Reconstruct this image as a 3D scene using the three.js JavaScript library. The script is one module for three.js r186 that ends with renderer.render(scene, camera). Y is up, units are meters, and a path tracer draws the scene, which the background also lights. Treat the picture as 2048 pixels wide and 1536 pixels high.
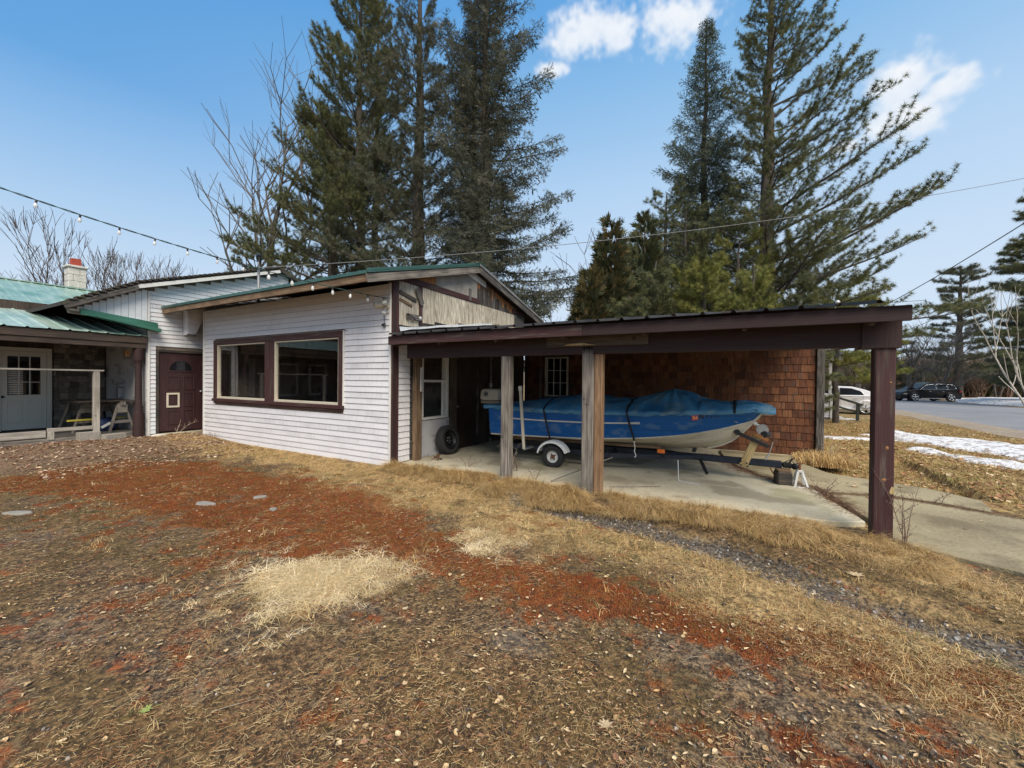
import * as THREE from 'three';
import { mergeGeometries } from 'three/addons/utils/BufferGeometryUtils.js';
import { FontLoader } from 'three/addons/loaders/FontLoader.js';
import { TextGeometry } from 'three/addons/geometries/TextGeometry.js';

// ---------------------------------------------------------------- camera, sky, sun, exposure
const scene = new THREE.Scene();
const camera = new THREE.PerspectiveCamera(87.0, 4 / 3, 0.05, 1500);
camera.rotation.order = 'YXZ';
camera.position.set(5.54, 1.6, 5.38);
camera.rotation.set(-0.00836, 0.5090, 0.01018);
scene.add(camera);
const renderer = new THREE.WebGLRenderer({ antialias: true });
renderer.setSize(1024, 768);
renderer.toneMapping = THREE.LinearToneMapping;
renderer.toneMappingExposure = 3.3;
renderer.outputColorSpace = THREE.SRGBColorSpace;
renderer.shadowMap.enabled = true;
const SKYGAIN = 1 / 3.3;

// seeded random and noise
function rng(seed) { let a = seed >>> 0; return () => { a = (a + 0x6D2B79F5) | 0; let t = Math.imul(a ^ (a >>> 15), 1 | a); t = (t + Math.imul(t ^ (t >>> 7), 61 | t)) ^ t; return ((t ^ (t >>> 14)) >>> 0) / 4294967296; }; }
const HT = new Float32Array(65536); { const r = rng(77); for (let i = 0; i < 65536; i++) HT[i] = r(); }
const hsh = (x, y) => HT[((x & 255) << 8) | (y & 255)];
function vn(x, y) { const xi = Math.floor(x), yi = Math.floor(y); let u = x - xi, v = y - yi; u = u * u * (3 - 2 * u); v = v * v * (3 - 2 * v);
  const a = hsh(xi, yi), b = hsh(xi + 1, yi), c = hsh(xi, yi + 1), d = hsh(xi + 1, yi + 1); return a + (b - a) * u + (c - a) * v + (a - b - c + d) * u * v; }
function fbm(x, y, o = 4) { let s = 0, a = 0.5, n = 0; for (let i = 0; i < o; i++) { s += a * vn(x, y); n += a; x = x * 2.03 + 17.1; y = y * 2.03 + 9.7; a *= 0.5; } return s / n; }
const clamp = (x, a = 0, b = 1) => Math.min(b, Math.max(a, x)), mix = (a, b, t) => a + (b - a) * t;
const sst = (a, b, x) => { const t = clamp((x - a) / (b - a)); return t * t * (3 - 2 * t); };
const mix3 = (a, b, t) => [mix(a[0], b[0], t), mix(a[1], b[1], t), mix(a[2], b[2], t)];
const mul3 = (a, k) => [a[0] * k, a[1] * k, a[2] * k];
const s2l = (c) => { c /= 255; return c <= 0.04045 ? c / 12.92 : Math.pow((c + 0.055) / 1.055, 2.4); };
const S = (r, g, b) => [s2l(r), s2l(g), s2l(b)];
function interp(tab, x) { if (x <= tab[0][0]) return tab[0][1]; for (let i = 1; i < tab.length; i++) if (x <= tab[i][0]) { const t = (x - tab[i - 1][0]) / (tab[i][0] - tab[i - 1][0]); return mix(tab[i - 1][1], tab[i][1], t); } return tab[tab.length - 1][1]; }

function makeSky() { // sky: clear blue with small fair-weather clouds, plus larger ones added out of view
  const W = 2048, Hh = 1024, data = new Float32Array(W * Hh * 4), D = Math.PI / 180;
  const clouds = [[-108.8, 40.0, 4.9, 2.9], [-105.4, 39.6, 3.8, 2.4], [-111.6, 39.6, 3.2, 2.0], [-96.8, 39.2, 4.6, 2.9], [-99.4, 40.0, 3.2, 2.2], [-114.2, 37.2, 2.4, 1.1], [-75.7, 27.8, 3.2, 3.3], [-74.6, 25.4, 3.2, 2.7], [-77.2, 25.4, 2.2, 1.8], [-80, 24.4, 1.5, 0.8], [-72.4, 26.6, 2.6, 1.4]];
  const r = rng(5); for (let i = 0; i < 60; i++) { const az = -42 + r() * 215; const el = 18 + r() * 55; const s = 4 + r() * 7; for (let k = 0; k < 3; k++) clouds.push([az + (r() - 0.5) * s * 1.6, el + (r() - 0.5) * s * 0.4, s * (0.5 + r() * 0.5), s * (0.3 + r() * 0.3)]); }  // unseen clouds added outside the view, enlarged to whiten the fill light
  const lut = (rows) => [1, 2, 3].map((k) => rows.map((w) => [w[0], s2l(w[k])]));
  const SKY_R = lut([[0, 214, 230, 247], [10, 208, 227, 247], [20, 190, 217, 245], [25, 179, 211, 243], [30, 160, 200, 238], [36, 137, 188, 234], [42, 106, 169, 228], [60, 86, 154, 220], [90, 74, 144, 214]]), SKY_L = lut([[0, 212, 228, 246], [10, 201, 222, 244], [17, 170, 205, 239], [23, 136, 185, 233], [28, 98, 164, 224], [42, 70, 146, 215], [60, 60, 136, 208], [90, 58, 132, 206]]);
  const cd = clouds.map(([az, el, a, b], i) => [az, el, a, b, Math.cos(el * D), i < 11]);
  for (let j = 0; j < Hh; j++) { const el = ((j + 0.5) / Hh - 0.5) * 180;
    for (let i = 0; i < W; i++) { const az = ((i + 0.5) / W - 0.5) * 360; const k = (j * W + i) * 4;
      const e = Math.max(el, 0);
      const deep = 0.5 - 0.5 * Math.cos((az + 65) * D);   // deeper blue away from the sun
      const low = S(208, 226, 246), dp = sst(0.05, 0.75, deep);
      let c = [0, 1, 2].map((q) => mix(interp(SKY_R[q], e), interp(SKY_L[q], e), dp));
      if (el < 0) c = mix3(low, [0.25, 0.24, 0.22], clamp(-el / 6));
      let cov = 0, sh = 0;
      if (el > 5) { let near = false; for (const q of cd) { let da = az - q[0]; if (da > 180) da -= 360; if (da < -180) da += 360; if (Math.abs(da * q[4]) < q[2] * 2 && Math.abs(el - q[1]) < q[3] * 2) { near = true; break; } }
        if (near) { const n = fbm(az * 0.42 + 50, el * 0.62 + 20, 6), n2 = fbm(az * 1.6 + 5, el * 2.1 + 90, 4);
        for (const q of cd) { let da = az - q[0]; if (da > 180) da -= 360; if (da < -180) da += 360; da *= q[4]; const dx = da / q[2], dy = (el - q[1]) / q[3]; if (Math.abs(dx) > 2 || Math.abs(dy) > 2) continue;
          const rr = Math.sqrt(dx * dx + dy * dy); const v = 1 - rr + (n - 0.5) * (q[5] ? 0.75 : 1.25) + (n2 - 0.5) * 0.6; if (v > cov) { cov = v; sh = dy; } } } }
      if (cov > 0) { const a = sst(0, 0.72, cov) * 0.93, wv = fbm(az * 1.1, el * 1.4, 3); c = mix3(c, mix3(S(222, 234, 248), S(252, 253, 255), clamp(0.55 + sh * 0.5 + (wv - 0.5) * 0.8)), a); }
      data[k] = c[0] * SKYGAIN; data[k + 1] = c[1] * SKYGAIN; data[k + 2] = c[2] * SKYGAIN; data[k + 3] = 1;
    } }
  const sky = new THREE.DataTexture(data, W, Hh, THREE.RGBAFormat, THREE.FloatType);
  sky.mapping = THREE.EquirectangularReflectionMapping; sky.magFilter = THREE.LinearFilter; sky.minFilter = THREE.LinearFilter; sky.colorSpace = THREE.LinearSRGBColorSpace; sky.needsUpdate = true;
  scene.background = sky; scene.environment = sky;
}
makeSky();
const sun = new THREE.DirectionalLight(new THREE.Color(1.0, 0.89, 0.74), 1.5);
sun.target.position.set(2, 0, -3); sun.position.set(2 + 60 * 0.47, 60 * 0.74, -3 + 60 * 0.48);
sun.castShadow = true; sun.shadow.radius = 72; sun.shadow.mapSize.set(4096, 4096);
Object.assign(sun.shadow.camera, { left: -40, right: 40, top: 40, bottom: -40, near: 1, far: 140 });
scene.add(sun); scene.add(sun.target);

// ---------------------------------------------------------------- naming and grouping
const taken = {};
function numbered(n) { if (!(n in taken)) { taken[n] = 0; return n; } taken[n]++; return n + '_' + String(taken[n]).padStart(3, '0'); }
function tag(o, label, category, group) { o.userData.label = label; o.userData.category = category; if (group) o.userData.group = group; return o; }
function thing(name, label, category, pos = [0, 0, 0], turn = 0, group) { const o = new THREE.Group(); o.name = numbered(name); o.position.set(...pos); o.rotation.y = turn; scene.add(o); return tag(o, label, category, group); }
function part(name, geo, mat, parent) { const m = new THREE.Mesh(Array.isArray(geo) ? mergeGeometries(geo) : geo, mat); m.name = parent === scene ? numbered(name) : name; m.castShadow = m.receiveShadow = true; parent.add(m); return m; }
function structure(name, geo, mat) { const m = part(name, geo, mat, scene); m.userData.kind = 'structure'; return m; }
function inst(name, geo, mat, items, parent, colorOf) { // items: matrices
  const m = new THREE.InstancedMesh(geo, mat, items.length); m.name = parent === scene ? numbered(name) : name; m.castShadow = m.receiveShadow = true;
  const c = new THREE.Color(); items.forEach((t, i) => { m.setMatrixAt(i, t); if (colorOf) { const q = colorOf(i); c.setRGB(q[0], q[1], q[2]); m.setColorAt(i, c); } });
  m.userData.kind = 'stuff'; parent.add(m); return m; }

// ---------------------------------------------------------------- geometry helpers (flat shaded soups with uv in metres)
class Soup { constructor() { this.p = []; this.t = []; }
  tri(a, b, c, ua = [0, 0], ub = [1, 0], uc = [0, 1]) { this.p.push(...a, ...b, ...c); this.t.push(...ua, ...ub, ...uc); return this; }
  quad(a, b, c, d, ua = [0, 0], ub = [1, 0], uc = [1, 1], ud = [0, 1]) { return this.tri(a, b, c, ua, ub, uc).tri(a, c, d, ua, uc, ud); }
  geo() { const g = new THREE.BufferGeometry(); g.setAttribute('position', new THREE.Float32BufferAttribute(this.p, 3)); g.setAttribute('uv', new THREE.Float32BufferAttribute(this.t, 2)); g.computeVertexNormals(); return g; } }
const offR = rng(1234);
// chamfered box; grain is the axis that runs along u of the texture
function box(x0, x1, y0, y1, z0, z1, { c = 0.004, grain, off } = {}) {
  const h = [[x0, x1], [y0, y1], [z0, z1]], d = h.map((q) => q[1] - q[0]); c = Math.min(c, Math.min(...d) * 0.35);
  const g = grain ? 'xyz'.indexOf(grain) : d.indexOf(Math.max(...d)); const o = off ?? [offR() * 7, offR() * 7];
  const s = new Soup();
  const V = (sx, sy, sz, ax) => [sx, sy, sz].map((q, i) => { const e = q > 0 ? h[i][1] : h[i][0]; return i === ax ? e : e - q * c; });
  const uvOf = (p, ax) => { const r = [0, 1, 2].filter((i) => i !== ax); const ui = r.includes(g) ? g : r[0]; const vi = r.find((i) => i !== ui); return [p[ui] + o[0], p[vi] + o[1] + ax * 0.37]; };
  const F = (pts, ax) => { const u = pts.map((p) => uvOf(p, ax)); if (pts.length === 4) s.quad(...pts, ...u); else s.tri(...pts, ...u); };
  for (let ax = 0; ax < 3; ax++) for (const q of [-1, 1]) { const a = (ax + 1) % 3, b = (ax + 2) % 3; const m = (i, j) => { const v = [0, 0, 0]; v[ax] = q; v[a] = i; v[b] = j; return V(...v, ax); };
    const l = [m(-1, -1), m(1, -1), m(1, 1), m(-1, 1)]; if (q < 0) l.reverse(); F(l, ax); }
  for (let ax = 0; ax < 3; ax++) { const a = (ax + 1) % 3, b = (ax + 2) % 3; for (const i of [-1, 1]) for (const j of [-1, 1]) { const m = (k, f) => { const v = [0, 0, 0]; v[ax] = k; v[a] = i; v[b] = j; return V(...v, f); };
      const l = [m(-1, a), m(1, a), m(1, b), m(-1, b)]; if (i * j < 0) l.reverse(); l.reverse(); F(l, a); } }
  for (const i of [-1, 1]) for (const j of [-1, 1]) for (const k of [-1, 1]) { const l = [V(i, j, k, 0), V(i, j, k, 1), V(i, j, k, 2)]; if (i * j * k < 0) l.reverse(); F(l, 0); }
  return s.geo(); }
function xf(g, { p = [0, 0, 0], r = [0, 0, 0], s = [1, 1, 1], order = 'XYZ' } = {}) { const m = new THREE.Matrix4().compose(new THREE.Vector3(...p), new THREE.Quaternion().setFromEuler(new THREE.Euler(...r, order)), new THREE.Vector3(...s)); return g.clone().applyMatrix4(m); }
const V3 = (a) => new THREE.Vector3(...a);
// board whose long axis goes from a to b; w across (towards side), t thick
function board(a, b, w, t, side = [0, 1, 0], opt = {}) { const A = V3(a), B = V3(b), X = B.clone().sub(A), L = X.length(); X.normalize(); const Z = X.clone().cross(V3(side)).normalize(), Y = Z.clone().cross(X).normalize();
  const g = box(0, L, -w / 2, w / 2, -t / 2, t / 2, { grain: 'x', ...opt }); return g.applyMatrix4(new THREE.Matrix4().makeBasis(X, Y, Z).setPosition(A)); }
// tapered tube through points with radii (smooth normals)
function limb(pts, rad, seg = 6, uvk = 1, cap = false) { const n = pts.length, P = [], N = [], U = [], I = []; let len = 0; let ref = new THREE.Vector3(0.31, 0.2, 0.93).normalize();
  for (let i = 0; i < n; i++) { const p = V3(pts[i]); const d = V3(pts[Math.min(n - 1, i + 1)]).sub(V3(pts[Math.max(0, i - 1)])).normalize(); if (i) len += p.distanceTo(V3(pts[i - 1]));
    let a = ref.clone().sub(d.clone().multiplyScalar(ref.dot(d))); if (a.lengthSq() < 1e-4) a.set(1, 0, 0).cross(d); a.normalize(); ref.copy(a); const b = d.clone().cross(a);
    for (let k = 0; k <= seg; k++) { const t = k / seg * Math.PI * 2, c = Math.cos(t), s = Math.sin(t); const nx = a.x * c + b.x * s, ny = a.y * c + b.y * s, nz = a.z * c + b.z * s; const r = Array.isArray(rad) ? rad[i] : rad; P.push(p.x + nx * r, p.y + ny * r, p.z + nz * r); N.push(nx, ny, nz); U.push(k / seg * uvk, len); } }
  for (let i = 0; i < n - 1; i++) for (let k = 0; k < seg; k++) { const q = i * (seg + 1) + k, w = q + seg + 1; I.push(q, q + 1, w + 1, q, w + 1, w); }
  if (cap) for (const [i, s] of [[0, -1], [n - 1, 1]]) { const o = P.length / 3; const p = pts[i]; const d = V3(pts[Math.min(n - 1, i + 1)]).sub(V3(pts[Math.max(0, i - 1)])).normalize().multiplyScalar(s); P.push(...p); N.push(d.x, d.y, d.z); U.push(0, 0); for (let k = 0; k <= seg; k++) { const q = (i * (seg + 1) + k) * 3; P.push(P[q], P[q + 1], P[q + 2]); N.push(d.x, d.y, d.z); U.push(0, 0); } for (let k = 0; k < seg; k++) s > 0 ? I.push(o, o + 1 + k, o + 2 + k) : I.push(o, o + 2 + k, o + 1 + k); }
  const g = new THREE.BufferGeometry(); g.setAttribute('position', new THREE.Float32BufferAttribute(P, 3)); g.setAttribute('normal', new THREE.Float32BufferAttribute(N, 3)); g.setAttribute('uv', new THREE.Float32BufferAttribute(U, 2)); g.setIndex(I); return g; }
const rod = (a, b, r0, r1 = r0, seg = 10) => limb([a, b], [r0, r1], seg, 1, true);
const plainIdx = (g) => { const q = g.index ? g.toNonIndexed() : g; for (const k of Object.keys(q.attributes)) if (!['position', 'normal', 'uv'].includes(k)) q.deleteAttribute(k); return q; };
const join = (arr) => mergeGeometries(arr.map(plainIdx));
// extrude a 2D polygon (list of [a,b]) along an axis between e0 and e1: axis 'x': a=z b=y ; 'z': a=x b=y ; 'y': a=x b=z
function prism(poly, axis, e0, e1, k = 1) { const put = (a, b, e) => axis === 'x' ? [e, b, a] : axis === 'z' ? [a, b, e] : [a, e, b]; const s = new Soup(); const o = [offR() * 5, offR() * 5];
  const sh = THREE.ShapeUtils.triangulateShape(poly.map((q) => new THREE.Vector2(...q)), []);
  for (const [i, j, l] of sh) for (const [e, f] of [[e0, 0], [e1, 1]]) { const t = [i, j, l].map((q) => put(...poly[q], e)); const u = [i, j, l].map((q) => [poly[q][1] * k + o[0], poly[q][0] * k + o[1]]); if (f) s.tri(t[0], t[1], t[2], ...u); else s.tri(t[0], t[2], t[1], u[0], u[2], u[1]); }
  let run = 0; for (let i = 0; i < poly.length; i++) { const a = poly[i], b = poly[(i + 1) % poly.length], l = Math.hypot(a[0] - b[0], a[1] - b[1]); s.quad(put(...a, e0), put(...b, e0), put(...b, e1), put(...a, e1), [e0 + o[0], run + o[1]], [e0 + o[0], run + l + o[1]], [e1 + o[0], run + l + o[1]], [e1 + o[0], run + o[1]]); run += l; }
  return s.geo(); }

// ---------------------------------------------------------------- textures
const ENC = new Uint8Array(8192); for (let i = 0; i < 8192; i++) { const v = i / 8191; ENC[i] = (v <= 0.0031308 ? v * 12.92 : 1.055 * Math.pow(v, 1 / 2.4) - 0.055) * 255 + 0.5; }
function tex(w, h, fn, { rep = [1, 1], srgb = true } = {}) { const d = new Uint8Array(w * h * 4); for (let j = 0; j < h; j++) for (let i = 0; i < w; i++) { const c = fn(i / w, j / h, i, j), k = (j * w + i) * 4; for (let q = 0; q < 3; q++) { const v = clamp(c[q]); d[k + q] = srgb ? ENC[(v * 8191) | 0] : v * 255 + 0.5; } d[k + 3] = 255; }
  const t = new THREE.DataTexture(d, w, h, THREE.RGBAFormat); t.wrapS = t.wrapT = THREE.RepeatWrapping; t.magFilter = THREE.LinearFilter; t.minFilter = THREE.LinearMipmapLinearFilter; t.generateMipmaps = true; t.repeat.set(...rep); if (srgb) t.colorSpace = THREE.SRGBColorSpace; t.needsUpdate = true; return t; }
// seamless noise: wraps over [0,1) with period counts
function pvn(x, y, px, py) { const xi = Math.floor(x), yi = Math.floor(y); let u = x - xi, v = y - yi; u = u * u * (3 - 2 * u); v = v * v * (3 - 2 * v); let x0 = xi % px, y0 = yi % py; if (x0 < 0) x0 += px; if (y0 < 0) y0 += py; let x1 = x0 + 1, y1 = y0 + 1; if (x1 === px) x1 = 0; if (y1 === py) y1 = 0;
  const r0 = (x0 & 255) << 8, r1 = (x1 & 255) << 8, a = HT[r0 | (y0 & 255)], b = HT[r1 | (y0 & 255)], c = HT[r0 | (y1 & 255)], d = HT[r1 | (y1 & 255)]; return a + (b - a) * u + (c - a) * v + (a - b - c + d) * u * v; }
function pf(u, v, px, py, o = 4) { let s = 0, a = 0.5, n = 0; for (let i = 0; i < o; i++) { s += a * pvn(u * px + i * 31, v * py + i * 57, px, py); n += a; px *= 2; py *= 2; a *= 0.5; } return s / n; }
const std = (o) => { const m = new THREE.MeshStandardMaterial({ roughness: 0.8, ...o }); return m; };
const col = (c) => new THREE.Color().setRGB(...c);
// wood: grain along u. a,b,c: dark, mid, light
function woodTex(dark, mid, light, seed, { w = 768, h = 192, rep = [0.5, 1.6], loops = 0.5, knots = 1, paint = null, wear = 0.5 } = {}) { const r = rng(seed); const K = []; for (let i = 0; i < knots * 5; i++) K.push([r(), r(), 0.006 + r() * 0.01]);
  const s1 = Math.floor(r() * 90), s2 = Math.floor(r() * 90);
  return tex(w, h, (u, v) => { const warp = (pf(u, v, 3, 5, 3) - 0.5) * 0.35 * loops; let rr = (v + warp) * 9; const ring = Math.abs(((rr + pf(u + s1 * 0.01, v, 4, 4, 2) * 2.2 * loops) % 1 + 1) % 1 - 0.5) * 2; const fib = pf(u, v, 6, 120, 3), fib2 = pf(u, v + 0.37, 14, 250, 2), blot = pf(u + s2 * 0.013, v, 5, 4, 4);
    let t = clamp(0.25 + (ring - 0.5) * 0.28 * (0.4 + loops) + (fib - 0.5) * 0.9 + (fib2 - 0.5) * 0.5 + (blot - 0.5) * 0.8); let c = t < 0.5 ? mix3(dark, mid, t * 2) : mix3(mid, light, t * 2 - 1);
    for (const k of K) { let du = u - k[0], dv = v - k[1]; du -= Math.round(du); dv -= Math.round(dv); const q = Math.hypot(du * 4, dv * 1.25) / (k[2] * 3); if (q < 1.6) c = mix3(c, mul3(dark, 0.7), sst(1.5, 0.7, q)); }
    if (paint) { const pm = sst(wear - 0.06, wear + 0.06, pf(u, v, 5, 18, 5) * 0.6 + fib * 0.4); c = mix3(c, mul3(paint, 0.8 + 0.4 * pf(u, v, 8, 60, 3)), pm); }
    return c; }, { rep }); }
const bumpFib = tex(512, 512, (u, v) => { const q = 0.5 + (pf(u, v, 6, 90, 3) - 0.5) * 1.1 + (pf(u, v, 4, 4, 4) - 0.5) * 0.3; return [q, q, q]; }, { rep: [0.6, 2], srgb: false });
const bumpFine = tex(512, 512, (u, v) => { const q = 0.5 + (pf(u, v, 40, 40, 4) - 0.5) * 1.2; return [q, q, q]; }, { rep: [1, 1], srgb: false });
const MAT = {};
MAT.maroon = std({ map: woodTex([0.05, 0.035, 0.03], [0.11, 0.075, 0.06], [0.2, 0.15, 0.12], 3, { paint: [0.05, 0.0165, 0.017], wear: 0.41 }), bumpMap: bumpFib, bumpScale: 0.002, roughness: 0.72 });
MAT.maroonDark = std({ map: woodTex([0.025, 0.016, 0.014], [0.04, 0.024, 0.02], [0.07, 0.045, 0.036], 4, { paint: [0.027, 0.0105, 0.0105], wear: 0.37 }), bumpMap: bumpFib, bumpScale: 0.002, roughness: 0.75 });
MAT.grey = std({ map: woodTex([0.09, 0.08, 0.07], [0.23, 0.205, 0.175], [0.36, 0.325, 0.28], 5), bumpMap: bumpFib, bumpScale: 0.003, roughness: 0.9 });
MAT.paleRail = std({ map: woodTex([0.22, 0.2, 0.17], [0.42, 0.39, 0.34], [0.58, 0.55, 0.49], 55), roughness: 0.88 });
MAT.brown = std({ map: woodTex([0.09, 0.055, 0.03], [0.2, 0.13, 0.075], [0.32, 0.22, 0.14], 6), bumpMap: bumpFib, bumpScale: 0.003, roughness: 0.85 });
MAT.orange = std({ map: woodTex([0.2, 0.08, 0.025], [0.44, 0.2, 0.07], [0.58, 0.36, 0.18], 7), bumpMap: bumpFib, bumpScale: 0.003, roughness: 0.85 });
MAT.ply = std({ map: woodTex([0.27, 0.235, 0.18], [0.56, 0.51, 0.41], [0.7, 0.65, 0.54], 8, { loops: 1.5, knots: 0.4 }), bumpMap: bumpFib, bumpScale: 0.003, roughness: 0.88 });
MAT.ply2 = std({ map: woodTex([0.22, 0.19, 0.145], [0.5, 0.45, 0.36], [0.65, 0.59, 0.49], 18, { loops: 1.2, knots: 0.4 }), bumpMap: bumpFib, bumpScale: 0.003, roughness: 0.88 });
MAT.weather = std({ map: woodTex([0.035, 0.032, 0.03], [0.12, 0.11, 0.1], [0.26, 0.23, 0.2], 9, { loops: 1.1 }), bumpMap: bumpFib, bumpScale: 0.004, roughness: 0.9 });
MAT.charred = std({ map: woodTex([0.02, 0.018, 0.017], [0.06, 0.052, 0.045], [0.2, 0.11, 0.05], 10), bumpMap: bumpFib, bumpScale: 0.003, roughness: 0.9 });
MAT.darkwood = std({ map: woodTex([0.03, 0.021, 0.016], [0.068, 0.048, 0.036], [0.12, 0.088, 0.066], 11), bumpMap: bumpFib, bumpScale: 0.002, roughness: 0.85 });
MAT.rafter = std({ map: woodTex([0.05, 0.035, 0.025], [0.1, 0.075, 0.055], [0.17, 0.13, 0.1], 12), roughness: 0.85 });
MAT.yellowboard = std({ map: woodTex([0.3, 0.2, 0.08], [0.5, 0.38, 0.18], [0.62, 0.5, 0.28], 13), roughness: 0.7 });
const sidingTex = (base, seed, dirt) => { const s = seed * 0.017; return tex(768, 192, (u, v) => { const streak = pf(u + s, v, 90, 3, 3), bl = pf(u, v + s, 6, 3, 5), fine = pf(u, v, 120, 40, 2); const k = 1 - dirt * clamp((bl - 0.45) * 1.6) - dirt * 0.8 * clamp((streak - 0.55) * 2) - 0.03 * (fine - 0.5); return [base[0] * k, base[1] * k * (1 - dirt * 0.02), base[2] * k * (1 - dirt * 0.05)]; }, { rep: [0.35, 1.1] }); };
MAT.siding = std({ map: sidingTex([0.7, 0.695, 0.725], 1, 0.18), bumpMap: bumpFib, bumpScale: 0.0006, roughness: 0.55 });
MAT.siding2 = std({ map: sidingTex([0.67, 0.67, 0.7], 2, 0.26), bumpMap: bumpFib, bumpScale: 0.0006, roughness: 0.6 });
MAT.sidingBlue = std({ map: sidingTex([0.66, 0.7, 0.73], 3, 0.22), roughness: 0.6 });
MAT.white = std({ color: col([0.72, 0.72, 0.7]), roughness: 0.5, map: sidingTex([0.95, 0.95, 0.94], 5, 0.22) });
MAT.cream = std({ color: col([0.6, 0.55, 0.44]), roughness: 0.6, map: sidingTex([0.95, 0.95, 0.94], 7, 0.2) });
MAT.plaster = std({ map: tex(512, 512, (u, v) => { const k = 0.34 + 0.22 * pf(u, v, 4, 4, 5) - 0.16 * sst(0.58, 0.7, pf(u, v, 9, 5, 4)); return [k, k, k * 1.02]; }, { rep: [0.5, 0.5] }), roughness: 0.9 });
MAT.osb = std({ map: tex(768, 768, (u, v, i, j) => { let best = 0.5; for (let k = 0; k < 3; k++) { const a = pf(u + k * 0.3, v, 9, 9, 1) * 6.3; const c = Math.cos(a), s = Math.sin(a); const q = pvn((u * c + v * s) * 26 + k * 9, (-u * s + v * c) * 90 + k * 5, 256, 256); best = k ? mix(best, q, 0.5) : q; } const bl = pf(u, v, 5, 5, 4); const t = clamp(best * 1.1 + (bl - 0.5) * 0.7); return mix3([0.1, 0.092, 0.08], [0.42, 0.39, 0.34], t); }, { rep: [0.7, 0.7] }), bumpMap: bumpFine, bumpScale: 0.003, roughness: 0.95 });
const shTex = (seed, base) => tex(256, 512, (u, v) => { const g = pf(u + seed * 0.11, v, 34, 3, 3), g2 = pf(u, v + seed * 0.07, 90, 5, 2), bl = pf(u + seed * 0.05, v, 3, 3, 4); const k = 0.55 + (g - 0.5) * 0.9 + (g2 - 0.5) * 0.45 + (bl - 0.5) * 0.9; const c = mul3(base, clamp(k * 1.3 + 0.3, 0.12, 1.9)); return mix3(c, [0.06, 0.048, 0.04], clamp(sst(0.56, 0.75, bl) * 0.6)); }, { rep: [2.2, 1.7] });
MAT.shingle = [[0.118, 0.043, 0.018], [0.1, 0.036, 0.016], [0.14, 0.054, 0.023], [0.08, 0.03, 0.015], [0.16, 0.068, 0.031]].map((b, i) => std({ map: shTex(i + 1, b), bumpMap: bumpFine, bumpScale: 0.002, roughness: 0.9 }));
MAT.shingleGrey = [[0.16, 0.14, 0.12], [0.1, 0.085, 0.075], [0.22, 0.19, 0.16]].map((b, i) => std({ map: shTex(i + 11, b), roughness: 0.92 }));
const greenTex = (base, pale, seed) => tex(512, 512, (u, v) => { const st = pf(u + seed * 0.1, v, 60, 4, 3), bl = pf(u, v + seed * 0.1, 5, 4, 5); return mix3(base, pale, clamp(0.5 + (st - 0.5) * 0.8 + (bl - 0.5) * 1.6)); }, { rep: [0.5, 0.5] });
MAT.greenRoof = std({ map: greenTex([0.13, 0.27, 0.22], [0.34, 0.46, 0.4], 1), roughness: 0.38, metalness: 0.15 });
MAT.greenRoof2 = std({ map: greenTex([0.19, 0.33, 0.27], [0.42, 0.52, 0.46], 2), roughness: 0.42, metalness: 0.15 });
MAT.greenTrim = std({ map: greenTex([0.03, 0.12, 0.085], [0.06, 0.19, 0.14], 3), roughness: 0.45, metalness: 0.1 });
MAT.greenDark = std({ map: greenTex([0.03, 0.085, 0.07], [0.05, 0.12, 0.1], 4), roughness: 0.4, metalness: 0.2 });
MAT.brownMetal = std({ map: greenTex([0.02, 0.017, 0.016], [0.06, 0.05, 0.045], 5), roughness: 0.5, metalness: 0.3 });
MAT.flash = std({ map: greenTex([0.45, 0.46, 0.46], [0.68, 0.69, 0.69], 6), roughness: 0.45, metalness: 0.3 });
MAT.darkRoof = std({ map: tex(512, 512, (u, v) => { const k = pf(u, v, 30, 30, 4), m = pf(u, v, 7, 7, 5); return mix3(mix3([0.025, 0.022, 0.022], [0.075, 0.062, 0.055], k), [0.07, 0.075, 0.03], sst(0.55, 0.68, m) * 0.5); }, { rep: [0.6, 0.6] }), roughness: 0.95 });
MAT.concreteTex = tex(1024, 1024, (u, v) => { const b = pf(u, v, 4, 4, 6), f = pf(u, v, 120, 120, 2), st = sst(0.56, 0.72, pf(u + 0.3, v, 7, 7, 6)), gr = sst(0.6, 0.75, pf(u, v + 0.4, 5, 5, 5)); let c = mix3([0.34, 0.315, 0.245], [0.56, 0.525, 0.42], clamp(0.5 + (b - 0.5) * 1.7 + (f - 0.5) * 0.45)); c = mix3(c, [0.2, 0.17, 0.125], st * 0.6); c = mix3(c, [0.25, 0.24, 0.11], gr * 0.5); return c; }, { rep: [0.26, 0.26] });
MAT.drive = std({ map: MAT.concreteTex, color: col([0.7, 0.64, 0.5]), bumpMap: bumpFine, bumpScale: 0.005, roughness: 0.95 });
MAT.concrete = std({ map: MAT.concreteTex, color: col([1.0, 0.97, 0.9]), bumpMap: bumpFine, bumpScale: 0.004, roughness: 0.92 });
MAT.block = std({ map: tex(256, 256, (u, v) => { const k = 0.4 + 0.3 * pf(u, v, 40, 40, 3) + 0.25 * (pf(u, v, 4, 4, 4) - 0.5); return [k * 1.0, k * 0.97, k * 0.88]; }, { rep: [1.5, 1.5] }), bumpMap: bumpFine, bumpScale: 0.004, roughness: 0.95 });
MAT.blockGrey = std({ color: col([0.5, 0.48, 0.46]), map: MAT.block.map, bumpMap: bumpFine, bumpScale: 0.004, roughness: 0.95 });
MAT.brick = std({ color: col([0.36, 0.06, 0.035]), roughness: 0.85, bumpMap: bumpFine, bumpScale: 0.003 });
MAT.glass = new THREE.MeshPhysicalMaterial({ color: 0xffffff, transmission: 1, thickness: 0, roughness: 0.02, ior: 1.45, specularIntensity: 0.7 });
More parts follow.
